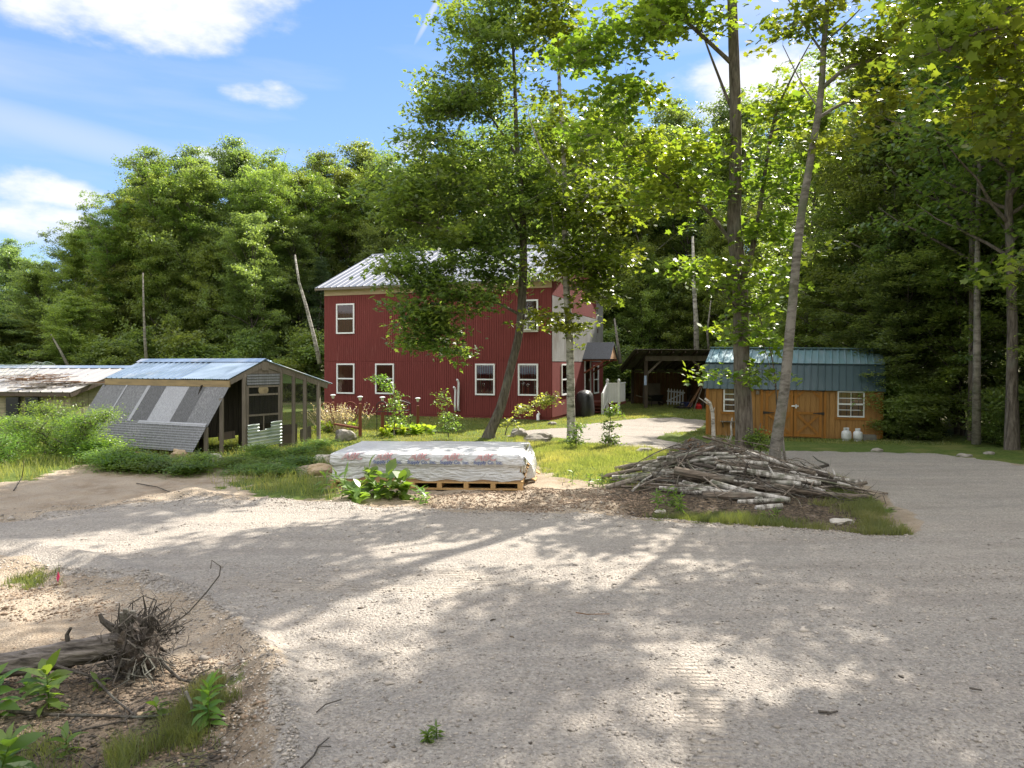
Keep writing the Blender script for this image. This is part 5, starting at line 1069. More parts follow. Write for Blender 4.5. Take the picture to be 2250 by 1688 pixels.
wl = M['boardwall'] if 'boardwall' in M else pm('mossy_board', (.30, .26, .17), (.17, .16, .10), 3, st=(1, 1, 4), bump=.006); M['boardwall'] = wl
m_ = MB(); boards(m_, f1, f0, f0+Vector((0, 0, 1.33)), f1+Vector((0, 0, 1.33)), 26); boards(m_, f0, f0+Vector((.65, 1.8, 0)), f0+Vector((.65, 1.8, 2.0)), f0+Vector((0, 0, 1.35)), 9); m_.build('wall', wl, C2)
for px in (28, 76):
    x = (px-CX)/FPX*22.9+14; m_ = MB(); m_.box((x-.2, .08, .45), (x+.2, .16, 1.25), Matrix.Translation((0, f0.y-.28+(x-f0.x)*-.16, 0))); m_.build('opening', M['darkroom'], C2)  # solid dark box; the shade inside the opening is its colour
rx = (b_-a_)
def onroof(s, f, h=.05): return o2+a_+lv*s+rx*f+Vector((0, 0, h))
BL = ['long thin grey board at the eave of the left coop roof', 'short pale board askew on the left coop roof', 'split brown board lying across the scrap heap on the roof', 'tan board with a raised end on the left coop roof', 'warped board jutting over the eave of the left coop', 'dark board under the netting on the left coop roof', 'broken lath lying flat on the left coop roof', 'small square-ended offcut near the right of the roof scrap', 'weathered plank lowest on the left coop roof', 'crooked slat pointing at the blue roofed coop', 'grey plank at the left end of the roof scrap', 'narrow strip on top of the roof scrap']
for k in range(12):
    s, f = rnd.uniform(.10, .75), rnd.uniform(.03, .42); an = rnd.uniform(-.3, .3); ln = rnd.uniform(.7, 1.9)
    p = onroof(s, f, .05+.02*(k % 4)); q = p+Vector((math.cos(an)*ln*.95, math.sin(an)*ln*.3+.1, math.sin(an)*ln*.12+.03+(.1 if k == 3 else 0)))
    m_ = MB(); m_.bar((0, 0, 0), q-p, rnd.uniform(.05, .13), .025); o = m_.build('scrap_board', M['oldwood'] if k % 3 else M['brownwood']); o.location = p; tag(o, BL[k], 'board', 'scrap boards on the left coop roof')
BP = onroof(.42, .42, .06); m_ = MB(); g = np.random.default_rng(3)
for k in range(160):
    a = Vector((g.normal()*.65, g.normal()*.22, abs(g.normal())*.03)); a.z += a.y*.35; b = a+Vector((g.normal()*.25, g.normal()*.1, .02)); m_.tube([a, b], .008, 3, False)
o = m_.build('brush_mat', M['brownwood']); o.location = BP; tag(o, 'mat of brown twigs heaped on the left coop roof', 'twigs', kind='stuff')
m_ = MB(); g = np.random.default_rng(4); W0 = onroof(.62, .55, .05)
for k in range(13):
    pts = [Vector((-1.1+k*.18+.04*math.sin(j), -.5+j*.15, .04+(.3 if k > 9 else .12)*math.sin(j*.45)*(1+.3*math.sin(k))+j*.05)) for j in range(8)]; m_.tube(pts, .006, 3, False)
for j in range(8):
    m_.tube([Vector((-1.1+k*.18+.04*math.sin(j), -.5+j*.15, .04+(.3 if k > 9 else .12)*math.sin(j*.45)*(1+.3*math.sin(k))+j*.05)) for k in range(13)], .006, 3, False)
o = m_.build('wire_netting', pm('green_wire', (.10, .16, .14), (.2, .24, .22), 5)); o.location = W0; tag(o, 'crumpled green wire netting at the ridge of the left coop', 'netting')

# ------------------------------------------------------------ wrapped stack on its pallets
PT = R(3.2); PO = Vector((-3.50, 13.65, 0)); PL, PW = 3.72, 2.25; PO.z = zat(-1.5, 13.6)+.02
PA = thing('long_pallet', 'long wooden pallet under the white wrapped stack', 'pallet', PO, -PT)
for k in range(8): x = .02+k*(PL-.13)/7; m_ = MB(); m_.box((x, .0, .03), (x+.09, PW, .125)); m_.build('stringer', M['newwood'], PA)
for y in (.003, .7, 1.4, PW-.1): m_ = MB(); m_.box((0, y, .127), (PL, y+.095, .150)); m_.build('deck_board', M['newwood'], PA); m_ = MB(); m_.box((0, y, 0), (PL, y+.095, .028)); m_.build('bottom_board', M['newwood'], PA)
ST = thing('wrapped_stack', 'long low stack wrapped in white printed plastic, lying on a pallet', 'wrapped load', PO+Vector((0, 0, .152)), -PT)
m_ = MB(); m_.box((.05, .05, .001), (PL-.05, PW-.05, .42)); m_.build('cardboard', pm('cardboard', (.34, .22, .12), (.28, .17, .09), 3), ST)
def wrapmat():
    m, t = newmat('white_plastic_wrap'); q = NT(t); co = q.n('ShaderNodeTexCoord').outputs['Object']
    col = q.mix(q.mr(q.noise(co, 1.6, 5), .4, .7), (.60, .61, .62), (.50, .51, .52))
    b = q.n('ShaderNodeBsdfPrincipled', {'Base Color': col, 'Roughness': .28, 'Specular IOR Level': .6})
    w1 = q.n('ShaderNodeTexNoise', {'Vector': q.n('ShaderNodeMapping', {'Vector': co, 'Scale': (1, 1, 5), 'Rotation': (.1, 0, .05)}).outputs[0], 'Scale': 3.5, 'Detail': 5, 'Distortion': 1.2}).outputs[0]
    w2_ = q.n('ShaderNodeTexNoise', {'Vector': q.n('ShaderNodeMapping', {'Vector': co, 'Scale': (1, 3.5, 1), 'Rotation': (0, 0, .6)}).outputs[0], 'Scale': 2.2, 'Detail': 4, 'Distortion': 2.0}).outputs[0]
    bn = q.n('ShaderNodeBump', {'Strength': 1.0, 'Distance': .05, 'Height': q.ma('ADD', w1, w2_)}); t.links.new(bn.outputs[0], b.inputs['Normal']); q.out(b.outputs[0]); return m
M['wrap'] = wrapmat()
# section: bottom hem, crease, top edge, then over the top; rings round the stack
def ringpts(ins, z, rag=0, seed=0):
    out = []; nx, ny = 60, 24
    c = [(ins, ins), (PL-ins, ins), (PL-ins, PW-ins), (ins, PW-ins)]
    for e, (p, q_) in enumerate(zip(c, c[1:]+c[:1])):
        n = nx if e % 2 == 0 else ny
        for k in range(n):
            t = k/n; x = p[0]+(q_[0]-p[0])*t; y = p[1]+(q_[1]-p[1])*t; out.append((x, y, z))
    P_ = np.array(out); nrm_ = P_[:, :2]-np.array([PL/2, PW/2]); f = np.array([float(vnoise(a*2.2+seed, b*2.2+z*9)) for a, b, _ in out])-.5
    ang = np.where(np.abs(nrm_[:, 0])/PL > np.abs(nrm_[:, 1])/PW, 0, 1)
    P_[:, 0] += np.where(ang == 0, np.sign(nrm_[:, 0])*f*.045*(1+2.2*(nrm_[:, 0] > 0)), 0); P_[:, 1] += np.where(ang == 1, np.sign(nrm_[:, 1])*f*.018, 0)
    if rag: P_[:, 2] += np.array([float(vnoise(a*3.1+7, b*3.1)) for a, b, _ in out])*rag
    return P_
rings = [ringpts(.035, .02, .0, 1), ringpts(.028, .10, .0, 2), ringpts(.03, .20, 0, 3), ringpts(.025, .30, 0, 4), ringpts(.0, .325, 0, 5), ringpts(-.006, .36, 0, 6), ringpts(.0, .44, 0, 7), ringpts(.006, .505, 0, 8), ringpts(.03, .523, 0, 8)]
for i, (ins, dz) in enumerate([(.25, .545), (.55, .56), (.9, .572)]): 
    r_ = ringpts(ins, dz, 0, 9+i); r_[:, 2] += (np.array([float(vnoise(a*1.7, b*1.7, 3)) for a, b, _ in r_])-.5)*.04; rings.append(r_)
n0 = len(rings[0])
# the hem is torn up along the left of the front
hem = rings[0]
for k in range(n0):
    x, y = hem[k, 0], hem[k, 1]
    if y < .1: hem[k, 2] = .02+.0*x+(.10*math.exp(-((x-.95)/.45)**2))+.02*math.sin(x*9)
V = np.vstack(rings+[np.array([[PL/2, PW/2, .575]])]); m_ = MB()
m_.v = [tuple(v) for v in V]
for i in range(len(rings)-1):
    for k in range(n0):
        k2 = (k+1) % n0; m_.f.append((i*n0+k, i*n0+k2, (i+1)*n0+k2, (i+1)*n0+k)); m_.m.append(0)
L0 = (len(rings)-1)*n0
for k in range(n0): m_.f.append((L0+k, L0+(k+1) % n0, len(V)-1)); m_.m.append(0)
wr = m_.build('plastic_wrap', M['wrap'], ST, True)
# loose fold at the right end
m_ = MB(); g = np.random.default_rng(9)
for k in range(5):
    y = .1+k*.42; m_.add([(PL+.0, y, .50-.03*k), (PL+.10+.06*g.random(), y+.1, .30), (PL+.05, y+.46, .50), (PL+.16, y+.40, .28), (PL+.03, y+.02, .04), (PL+.22, y+.38, .02)], [(0, 1, 3, 2), (1, 4, 5, 3)])
m_.build('loose_fold', M['wrap'], ST)
m_ = MB(); m_.quad((PL+.02, 1.2, .12), (PL+.30, 1.3, -.03), (PL+.28, 1.75, -.05), (PL+.02, 1.7, .14), .02); m_.quad((PL+.05, .75, .02), (PL+.22, .85, -.1), (PL+.24, 1.15, -.08), (PL+.05, 1.1, .05), .02); m_.build('cardboard_flap', M['newwood'], ST)
M['redink'] = pm('faded_red_ink', (.40, .19, .21), (.52, .40, .41), 9); M['blueink'] = pm('faded_blue_ink', (.07, .10, .26), (.20, .24, .38), 9)
def textmesh(body, size, shear=.15, bold=0.0):
    c = bpy.data.curves.new('t', 'FONT'); c.body = body; c.size = size; c.shear = shear; c.offset = bold; c.align_x = 'CENTER'; c.resolution_u = 3; c.extrude = .0012
    o = bpy.data.objects.new('t', c); C.objects.link(o); bpy.context.view_layer.update()
    me = bpy.data.meshes.new_from_object(o.evaluated_get(bpy.context.evaluated_depsgraph_get())); bpy.data.objects.remove(o); return me
tm = textmesh('ABC', .205, .35, .006); ts = textmesh('Supply Co. Inc.', .092, .1, .0025)
bm = bmesh.new(); bm.from_mesh(tm); ZF = .512
for v in bm.verts: v.co.z, v.co.y = v.co.y+.415, -v.co.z
gm = bmesh.ops.bisect_plane(bm, geom=bm.verts[:]+bm.edges[:]+bm.faces[:], plane_co=(0, 0, ZF), plane_no=(0, 0, 1), dist=1e-5)
for v in bm.verts:
    if v.co.z > ZF+1e-5: h = v.co.z-ZF; v.co.z = ZF+.024+h*.10; v.co.y = .02+h-v.co.y*0
bm.to_mesh(tm); bm.free()
for v in ts.vertices: v.co.z, v.co.y = v.co.y, -v.co.z
for k, x in enumerate((.43, 1.07, 1.73, 2.36, 3.0)):
    a = bpy.data.objects.new('brand_print', tm if k == 0 else tm.copy()); a.data.materials.clear(); a.data.materials.append(M['redink']); C.objects.link(a); a.parent = ST; a.location = (x, -.022, 0)
    if k: b = bpy.data.objects.new('company_print', ts if k == 1 else ts.copy()); b.data.materials.clear(); b.data.materials.append(M['blueink']); C.objects.link(b); b.parent = ST; b.location = (x+.05, -.026, .345)

# ------------------------------------------------------------ garden furniture before the house
def lamp(px, py, d, lab, ptop, pw=.10, bottom=None):
    p = P(px, py, d); gz = zat(p.x, d); T = thing('solar_lamp_post', lab, 'garden lamp', (p.x, d, gz), .3, 'solar lamps on posts along the garden fence')
    zt = EYE+(HY-ptop)*d/FPX-gz; zl = p.z-gz
    m_ = MB(); m_.box((-pw/2, -pw/2, -.1), (pw/2, pw/2, zt)); m_.add([(-pw/2, -pw/2, zt), (pw/2, -pw/2, zt), (pw/2, pw/2, zt), (-pw/2, pw/2, zt), (0, 0, zt+.03)], [(0,1,4),(1,2,4),(2,3,4),(3,0,4)]); m_.build('post', M['redwood'], T)
    m_ = MB(); m_.tube([(0, 0, zt), (0, 0, zl-.07)], .008, 6); m_.build('stake', M['blackmetal'], T)
    m_ = MB(); m_.lathe((0, 0, zl), [(.035, -.075), (.062, .03)], 8); m_.build('lamp_glass', pm('frosted_lens', (.60, .62, .50), (.45, .48, .36), 5, rough=.25) if 'frosted_lens' not in bpy.data.materials else bpy.data.materials['frosted_lens'], T)
    m_ = MB(); m_.lathe((0, 0, zl), [(.095, .03), (.095, .045), (.05, .065), (.01, .07)], 10); m_.build('lamp_cap', M['white'], T)
lamp(731.7, 871, 24.6, 'solar lamp leftmost, above the lavender flowers', 884); lamp(791.4, 875, 22.9, 'solar lamp on the tall clear-standing red post', 887); lamp(840.4, 876, 23.3, 'solar lamp on the post inside the iron trellis', 888); lamp(918, 878, 24.0, 'solar lamp rightmost, on the narrow red post', 892, .09)
def rail(a, b, lab):
    a, b = P(*a), P(*b); m_ = MB(); m_.bar((0, 0, 0), b-a, .09, .06); o = m_.build('fence_rail', M['redwood']); o.location = a; tag(o, lab, 'fence rail', 'low rails between the lamp posts')
rail((735, 932, 23.6), (789, 941, 22.9), 'low wooden rail ending at the tall red lamp post'); rail((843, 942, 23.3), (917, 944, 23.9), 'low wooden rail crossing the yellow-green plants')
TRl = thing('iron_trellis', 'black iron garden trellis with scrolled top round a lamp post', 'trellis', (P(865, 940, 23.2).x, 23.2, 0))
ox_ = TRl.location.x
for px, d in ((828, 23.0), (852, 22.8), (902, 23.4), (880, 23.8)):
    x = P(px, 0, d).x-ox_; m_ = MB(); m_.tube([(x, d-23.2, 0), (x, d-23.2, 1.02)], .012, 6); m_.build('upright', M['blackmetal'], TRl)
m_ = MB()
for (p0, p1, d0, d1) in ((828, 852, 23.0, 22.8), (852, 902, 22.8, 23.4), (880, 902, 23.8, 23.4)):
    a, b = P(p0, 0, d0).x-ox_, P(p1, 0, d1).x-ox_
    m_.tube([(a+(b-a)*k/10, d0+(d1-d0)*k/10-23.2, 1.0+.12*math.sin(math.pi*k/10)) for k in range(11)], .014, 6)
    c = (a+b)/2; m_.tube([(c+.10*math.cos(t)*(1-t/14), d0-23.2, .92+.10*math.sin(t)*(1-t/14)) for t in np.linspace(0, 9, 22)], .011, 5)
    m_.tube([(a, d0-23.2, .78), (b, d1-23.2, .80)], .011, 5)
m_.build('scroll_top', M['blackmetal'], TRl)
for i, (px, py, d, r, lab) in enumerate([(770, 905, 26, .36, 'rusty iron hoop standing left of the tall red lamp post'), (717, 905, 26, .34, 'rusty iron hoop behind the lavender, beside the coop')]):
    c = P(px, py, d); m_ = MB(); m_.tube([(r*.75*math.cos(a), 0, r*math.sin(a)) for a in np.linspace(-1.2, 4.34, 25)], .02, 6); m_.tube([(r*.70*math.cos(a), .03, r*.93*math.sin(a)) for a in np.linspace(-1.2, 4.34, 25)], .012, 6); o = m_.build('iron_hoop', M['redwood']); o.location = c; tag(o, lab, 'hoop')

# ------------------------------------------------------------ rocks
def rock(px, py, wpx, hpx, lab, mt='stone', d=None, dep=.8, name='rock', sd=1, cat='rock'):
    d = d or (EYE*FPX/(py-HY)); w_, h = wpx*d/FPX/2, hpx*d/FPX; x, y = (px-CX)*d/FPX, d
    bm = bmesh.new(); bmesh.ops.create_icosphere(bm, subdivisions=3, radius=1)
    for v in bm.verts:
        c = v.co; n = float(vnoise(c.x*1.3+sd, c.y*1.3+c.z*1.1, sd))-.5+.4*(float(vnoise(c.x*3+sd, c.z*3+c.y*2.3, sd+3))-.5); f = 1+n*.55
        q_ = Vector((round(c.x*2.4)/2.4, round(c.y*2.4)/2.4, round(c.z*2.4)/2.4)); c = c.lerp(q_, .30)*f; v.co = Vector((c.x*w_, c.y*w_*dep, c.z*h*.62+h*.33))
    me = bpy.data.meshes.new(name); bm.to_mesh(me); bm.free(); me.materials.append(M[mt]); o = bpy.data.objects.new(name, me); C.objects.link(o); o.location = (x, y, zat(x, y)-.02); return tag(o, lab, cat)
rock(757, 966, 46, 26, 'dark pointed boulder behind the left end of the wrapped stack', 'stone', sd=2); rock(1182, 968, 66, 24, 'broad mossy boulder between the oak and the birch', 'stone', sd=3); rock(1140, 958, 40, 20, 'dark low boulder at the foot of the leaning oak', 'stone', sd=4)
rock(402, 1003, 48, 22, 'rounded tan boulder at the foot of the sloping coop panels', 'stone_tan', sd=5); rock(468, 1009, 48, 17, 'flat pale rock in front of the dark coop opening', 'stone_pale', sd=6); rock(512, 1017, 20, 12, 'small pale rock right of the flat one', 'stone_pale', sd=7); rock(562, 1028, 20, 17, 'small upright white rock before the coop door', 'stone_pale', sd=8)
rock(708, 1010, 44, 22, 'pointed pale rock left of the wrapped stack', 'stone_pale', sd=9); rock(700, 1038, 60, 24, 'tan dirt-covered boulder touching the wrapped stack', 'stone_tan', sd=10); rock(1414, 990, 38, 16, 'low dark rock on the grass by the far drive', 'stone', sd=11)
rock(1386, 872, 26, 26, 'white boulder on the lawn left of the lean-to', 'stone_pale', d=44, sd=12); rock(1437, 872, 20, 11, 'flat white rock seen behind the lean-to post', 'stone_pale', d=43.5, sd=13); rock(1213, 938, 18, 10, 'small grey rock at the house corner', 'stone', d=27.5, sd=14)
rock(1925, 979, 26, 9, 'low rocks in the grass right of the gas tanks', 'stone', sd=15); rock(2120, 996, 30, 12, 'dark rock at the verge of the drive far right', 'stone', sd=16); rock(2172, 990, 24, 8, 'small rock at the verge of the drive, rightmost', 'stone', sd=17)
rock(255, 1514, 16, 8, 'tan stone under the root plate of the fallen log', 'stone_tan', sd=18); rock(302, 1571, 22, 9, 'pale stone among the litter bottom left', 'stone_tan', sd=19); rock(2140, 1366, 26, 9, 'flat grey stone lying on the gravel at right', 'stone', sd=20); rock(1478, 1625, 14, 6, 'small round stone on the gravel near the bottom', 'stone_pale', sd=21); rock(1855, 1138, 55, 12, 'flat pale slab at the foot of the log pile', 'stone_pale', sd=22); rock(1448, 1122, 30, 8, 'white flake of stone left in front of the log pile', 'stone_pale', sd=24)
# ------------------------------------------------------------ the log pile
def hh(x, y): return .76*math.exp(-((x-3.9)/1.15)**2-((y-14.3)/1.1)**2)+.24*math.exp(-((x-5.4)/1.0)**2-((y-13.3)/.9)**2)
def log(a, b, r, m, name='log', lab='', grp='logs and branches of the brush pile', n=5, bend=.05, rt=.75, cat='log', twig=0):
    a, b = Vector(a), Vector(b); m_ = MB(); o_ = Vector((rnd.gauss(0, 1), rnd.gauss(0, 1), rnd.gauss(0, .4)))*bend*(b-a).length*.6
    pts = [(b-a)*(k/n)+o_*math.sin(math.pi*k/n)+Vector((rnd.gauss(0, .006), rnd.gauss(0, .006), 0)) for k in range(n+1)]
    m_.tube(pts, [r*(1-(1-rt)*k/n)*(1+rnd.uniform(-.05, .05)) for k in range(n+1)], 8 if r > .03 else 5)
    for k in range(twig):
        p = pts[rnd.randint(1, n)]; q9 = p+Vector((rnd.gauss(0, .12), rnd.gauss(0, .12), rnd.uniform(-.02, .14))); m_.tube([p, q9, q9+(q9-p)*.6+Vector((rnd.gauss(0, .05), rnd.gauss(0, .05), .03))], [r*.5, r*.35, r*.15], 5)
    o = m_.build(name, M[m+'_h']); o.location = a; return tag(o, lab, cat, grp)
rnd.seed(11); seen = {}
ML = {'birch': 'white birch-barked', 'birchy': 'pale grey', 'bark': 'grey-brown', 'bark_dark': 'dark'}
def spot(x, y, z):
    v = 'on the crest' if z > .5 else 'on the flank' if z > .22 else 'at the foot'; h_ = 'left' if x < 3.4 else 'middle' if x < 4.8 else 'right' if x < 6 else 'far right'
    return f'{v} of the brush pile, {h_}', ('toward the viewer' if y < 13.4 else 'at the back' if y > 14.8 else 'midway back')
for i in range(215):
    while True:
        x, y = rnd.gauss(4.45, 1.05), rnd.gauss(13.8, .8)
        if 2.4 < x < 6.4 and 12.1 < y < 15.6 and (x-4.6)**2/7+(y-13.9)**2/2.6 < 1 and hh(x, y) > .03: break
    ln = min(rnd.uniform(1.0, 2.7), 2*(6.6-x), 2*(x-1.9))*(1.1 if i < 60 else .75); an = rnd.gauss(-.46, .17) if i % 7 and i < 100 else rnd.uniform(-1.5, 1.3); r = rnd.choice([.022, .028, .034, .04, .047, .055]) if i < 100 else rnd.choice([.007, .010, .014])
    dx, dy = math.cos(an)*ln/2, math.sin(an)*ln/2; lv_ = rnd.uniform(.25, 1.0)
    e = []
    for s in (-1, 1):
        X_, Y_ = x+dx*s, y+dy*s; e.append(Vector((X_, Y_, zat(X_, Y_)+r*.8+hh(X_, Y_)*lv_+.5*r*rnd.random()+(.05 if i >= 100 else 0))))
    m = rnd.choice(['birch', 'birch', 'birchy', 'bark', 'bark', 'bark_dark']) if i < 100 else rnd.choice(['bark', 'bark_dark', 'birchy']); sz = 'thick' if r > .045 else 'slender' if r > .03 else 'thin'
    s1, s2 = spot(x, y, hh(x, y)*lv_); nm = 'log' if r > .021 else 'branch'
    log(e[0], e[1], r, m, nm, f'{"long" if ln > 1.9 else "short" if ln < 1.2 else "mid-length"} {sz} {ML[m]} {nm} {s1}', twig=(1 if i % 3 == 0 else 0) if i < 100 else 3, cat=nm, bend=.045 if i < 100 else .25)
def plog(a, b, r, m, lab, **k): return log(P(*a), P(*b), r, m, lab=lab, **k)
plog((1415, 1064, 13.6), (1580, 1050, 14), .06, 'bark', 'long curved log sweeping left out of the brush pile', bend=.07)
plog((1332, 1072, 13.5), (1470, 1038, 13.9), .055, 'birchy', 'grey log reaching farthest left from the brush pile')
plog((1482, 1034, 13.2), (1610, 1056, 13.0), .085, 'bark', 'thick brown log lying across the front of the crest', bend=.02)
plog((1545, 1090, 12.4), (1715, 1092, 12.2), .085, 'bark', 'thick straight grey log along the front foot of the pile', bend=.01)
plog((1620, 1104, 12.0), (1735, 1098, 12.0), .042, 'birch', 'white straight birch log in front of the thick grey one', bend=.01)
plog((1662, 1119, 11.6), (1720, 1112, 11.6), .06, 'birch', 'short white birch log lying nearest the gravel', bend=.02)
plog((1490, 1066, 12.9), (1560, 1076, 12.8), .045, 'birch', 'short white birch piece at the left front of the pile', bend=.01)
plog((1500, 1081, 12.6), (1560, 1084, 12.6), .04, 'birch', 'second short white birch piece below the left one', bend=.01)
plog((1600, 1000, 14.9), (1700, 1040, 14.4), .06, 'birch', 'white log slanting down right of the thick maple foot')
plog((1640, 1030, 14.6), (1800, 1085, 13.6), .05, 'birch', 'long pale log slanting toward the drive')
plog((1720, 1046, 14.5), (1822, 1022, 14.0), .045, 'bark_dark', 'dark mossy limb pointing right over the drive side', twig=2, rt=.6)
plog((1780, 1092, 13.4), (1905, 1060, 13.0), .05, 'bark', 'rough limb at the right tip of the pile, end raised', twig=2, rt=.7)
plog((1634, 1052, 13.0), (1642, 1018, 12.9), .035, 'bark_dark', 'short dark stub standing upright out of the pile', rt=.6)
plog((1250, 1112, 12.2), (1395, 1098, 12.4), .018, 'bark', 'bowed brown branch on the dirt left of the pile', bend=.12, name='branch', cat='branch')
plog((1890, 1118, 11.9), (1940, 1135, 11.6), .02, 'birchy', 'thin stick off the right foot of the pile', name='branch', cat='branch')
# stump block and cut butt on top
def stump(px, py, d, w_, h, lab, mt='brownwood', name='uprooted_stump'):
    c = P(px, py, d); m_ = MB(); g = np.random.default_rng(int(px)); n = 14
    for i in range(2):
        for k in range(n):
            a = 2*math.pi*k/n; r = w_*(1-.15*i)*(1+g.normal()*.10); m_.v.append((r*math.cos(a), r*.8*math.sin(a), h*(i-.5)+g.normal()*.03))
    m_.f += [(k, (k+1) % n, n+(k+1) % n, n+k) for k in range(n)]+[tuple(range(n, 2*n))]; m_.m += [0]*(n+1)
    b = m_.build('wood_block', M['bark'], None); o = thing(name, lab, 'stump', c); b.parent = o
    m_ = MB()
    for k in range(60):
        a = Vector((g.normal()*w_*.6, -abs(g.normal())*w_*.5, g.normal()*h*.4)); b2 = a+Vector((g.normal()*.16, -abs(g.normal()*.1), g.normal()*.12)); m_.tube([a, a.lerp(b2, .5)+Vector((0, 0, .03)), b2], [.016, .01, .004], 4, False)
    m_.build('roots', M[mt], o); return o
s1 = stump(1528, 990, 14.6, .30, .34, 'dark rooty stump on the crest of the brush pile'); s1.rotation_euler = (.5, .2, .3)
o = log(P(1545, 1002, 13.9), P(1578, 978, 14.6), .155, 'bark', 'log', 'fat short log with its sawn end facing the viewer', bend=0, rt=.9)
# ------------------------------------------------------------ the fallen log with its root plate, lower left
FL = thing('fallen_log', 'grey barked fallen log with upturned root plate at lower left', 'fallen log', (*G(330, 1465), 0))
fl = FL.location; m_ = MB()
pa = [P(-260, 1512, 5.1)-fl, P(-60, 1474, 5.2)-fl, P(60, 1454, 5.3)-fl, P(150, 1438, 5.35)-fl, P(235, 1422, 5.4)-fl, P(300, 1416, 5.45)-fl]
for k in range(1, len(pa)): pass
pa = [Vector(p) for p in pa]
pq = []
for i in range(len(pa)-1): pq += [pa[i].lerp(pa[i+1], k/14) for k in range(14)]
pq.append(pa[-1]); nq = len(pq); m_.tube(pq, [.083+.014*k/nq+(.03*max(0, k/nq-.85)/.15) for k in range(nq)], 56)
for i in range(nq):
    for k in range(56):
        v = Vector(m_.v[i*56+k]); rd = v-pq[i]; q_ = float(vnoise(k/56*26+.35*math.sin(i*.21), i*.10, 3)); q2_ = float(vnoise(k/56*60, i*.45, 5)); m_.v[i*56+k] = tuple(pq[i]+rd*(1+.22*(abs(q_-.5)*2)**.7-.10+.07*(q2_-.5)))
m_.build('trunk', M['bark_old'], FL, True)
g = np.random.default_rng(12); m_ = MB(); c0 = P(305, 1418, 5.45)-fl
for k in range(420):
    th = g.random()*6.28; rr = .07+.23*g.random(); d_ = Vector((g.normal()*.45+.25, math.cos(th), math.sin(th))).normalized()
    rr *= .62 if d_.z > .2 else .85; a = c0+Vector((g.normal()*.09, math.cos(th)*.12, math.sin(th)*.11)); q1 = a+d_*rr*.6+Vector(g.normal(size=3))*.04; q2 = q1+d_*rr*.35+Vector(g.normal(size=3))*.05; q3 = q2+Vector(g.normal(size=3))*.045+Vector((0, 0, -.03)); q4 = q3+Vector(g.normal(size=3))*.04
    r = .015*math.exp(-g.random()*2.6)*(1.9 if k < 14 else 1); m_.tube([a, q1, q2, q3, q4], [r, r*.75, r*.5, r*.35, r*.15], 5 if k < 14 else 4, False)
m_.build('roots', M['bark_dark'], FL)
m_ = MB(); bm2 = bmesh.new(); bmesh.ops.create_icosphere(bm2, subdivisions=3, radius=1)
vs = [Vector(v.co) for v in bm2.verts]; fs = [tuple(v.index for v in f.verts) for f in bm2.faces]; bm2.free()
m_.add([c0+Vector((v.x*.13, v.y*.2, v.z*.22-.03))*(1+.5*(float(vnoise(v.x*3+5, v.y*3+v.z*4, 2))-.5)) for v in vs], fs); m_.build('root_mass', pm('rooty_soil', (.10, .075, .055), (.04, .032, .026), 14, bump=.03, bsc=25), FL)
m_ = MB()
for dx, h in ((-.075, .13), (-.05, .17), (-.015, .12), (.005, .15), (.03, .09)): m_.bar(c0+Vector((dx-.06, .02, .12)), c0+Vector((dx-.06+.01, .0, .16+h*.7)), .035, .02, up=(0, 1, 0))
o = m_.build('split_wood', M['birchy'], FL); o['label'] = 'white splintered wood on top of the root plate'
m_ = MB(); m_.tube([c0+Vector((-.10, 0, .08)), c0+Vector((-.2, 0, .13)), c0+Vector((-.28, 0, .19)), c0+Vector((-.30, 0, .24))], [.035, .03, .02, .012], 7); m_.build('broken_root', M['bark_dark'], FL); m_ = MB(); m_.tube([pa[3]+Vector((.0, 0, .07)), pa[3]+Vector((-.01, 0, .15)), pa[3]+Vector((.02, 0, .20))], [.02, .015, .012], 6); m_.build('broken_root', M['bark_dark'], FL)
def stick(pl, r, lab, m='bark_dark', twigs=(), n='fallen_stick'):
    p = [P(*q) for q in pl]; b = p[0]; m_ = MB(); m_.tube([q-b for q in p], [r*(1-.6*i/len(p)) for i in range(len(p))], 6)
    for t in twigs: m_.tube([P(*q)-b for q in t], r*.4, 4)
    o = m_.build(n, M[m]); o.location = b; tag(o, lab, 'stick')
def gz_(px, py, h=.02): x, y = G(px, py); z = zat(x, y)+h; d = (EYE-z)*FPX/(py-HY); return (px, py, d)
stick([gz_(370, 1380, .05), (415, 1345, 5.9), (455, 1300, 5.9), (482, 1265, 5.9), (485, 1245, 5.9), (465, 1231, 5.9), (463, 1250, 5.9)], .007, 'thin arched twig springing up from the root plate over the gravel')
stick([gz_(50, 1435, .22), gz_(150, 1472, .16), gz_(205, 1487, .1), gz_(250, 1535), gz_(298, 1573)], .013, 'long thin bent stick crossing over the fallen log')
stick([gz_(15, 1563), gz_(120, 1571), gz_(230, 1573), gz_(300, 1576), gz_(400, 1568)], .013, 'straight dark stick lying level near the bottom left')
stick([gz_(330, 1420, .1), gz_(365, 1465, .08), gz_(395, 1493), gz_(440, 1503), gz_(490, 1514)], .014, 'dark root-like stick running right from the root plate', twigs=[[gz_(418, 1500, .03), gz_(440, 1480, .06), gz_(462, 1470, .07)], [gz_(418, 1502, .02), gz_(416, 1530, .02)]])
stick([gz_(440, 1482), gz_(470, 1489), gz_(484, 1480, .04), gz_(485, 1466, .07)], .018, 'short curved brown stick with upturned end', 'bark')
stick([gz_(408, 1520, .16), gz_(420, 1545, .1), gz_(424, 1575, .04), gz_(428, 1600, .01)], .011, 'pale bare stick standing in the grass bottom left', 'birchy')
stick([gz_(100, 1625), gz_(190, 1602), gz_(270, 1585), gz_(330, 1540)], .008, 'faint thin stick running up right in the litter')
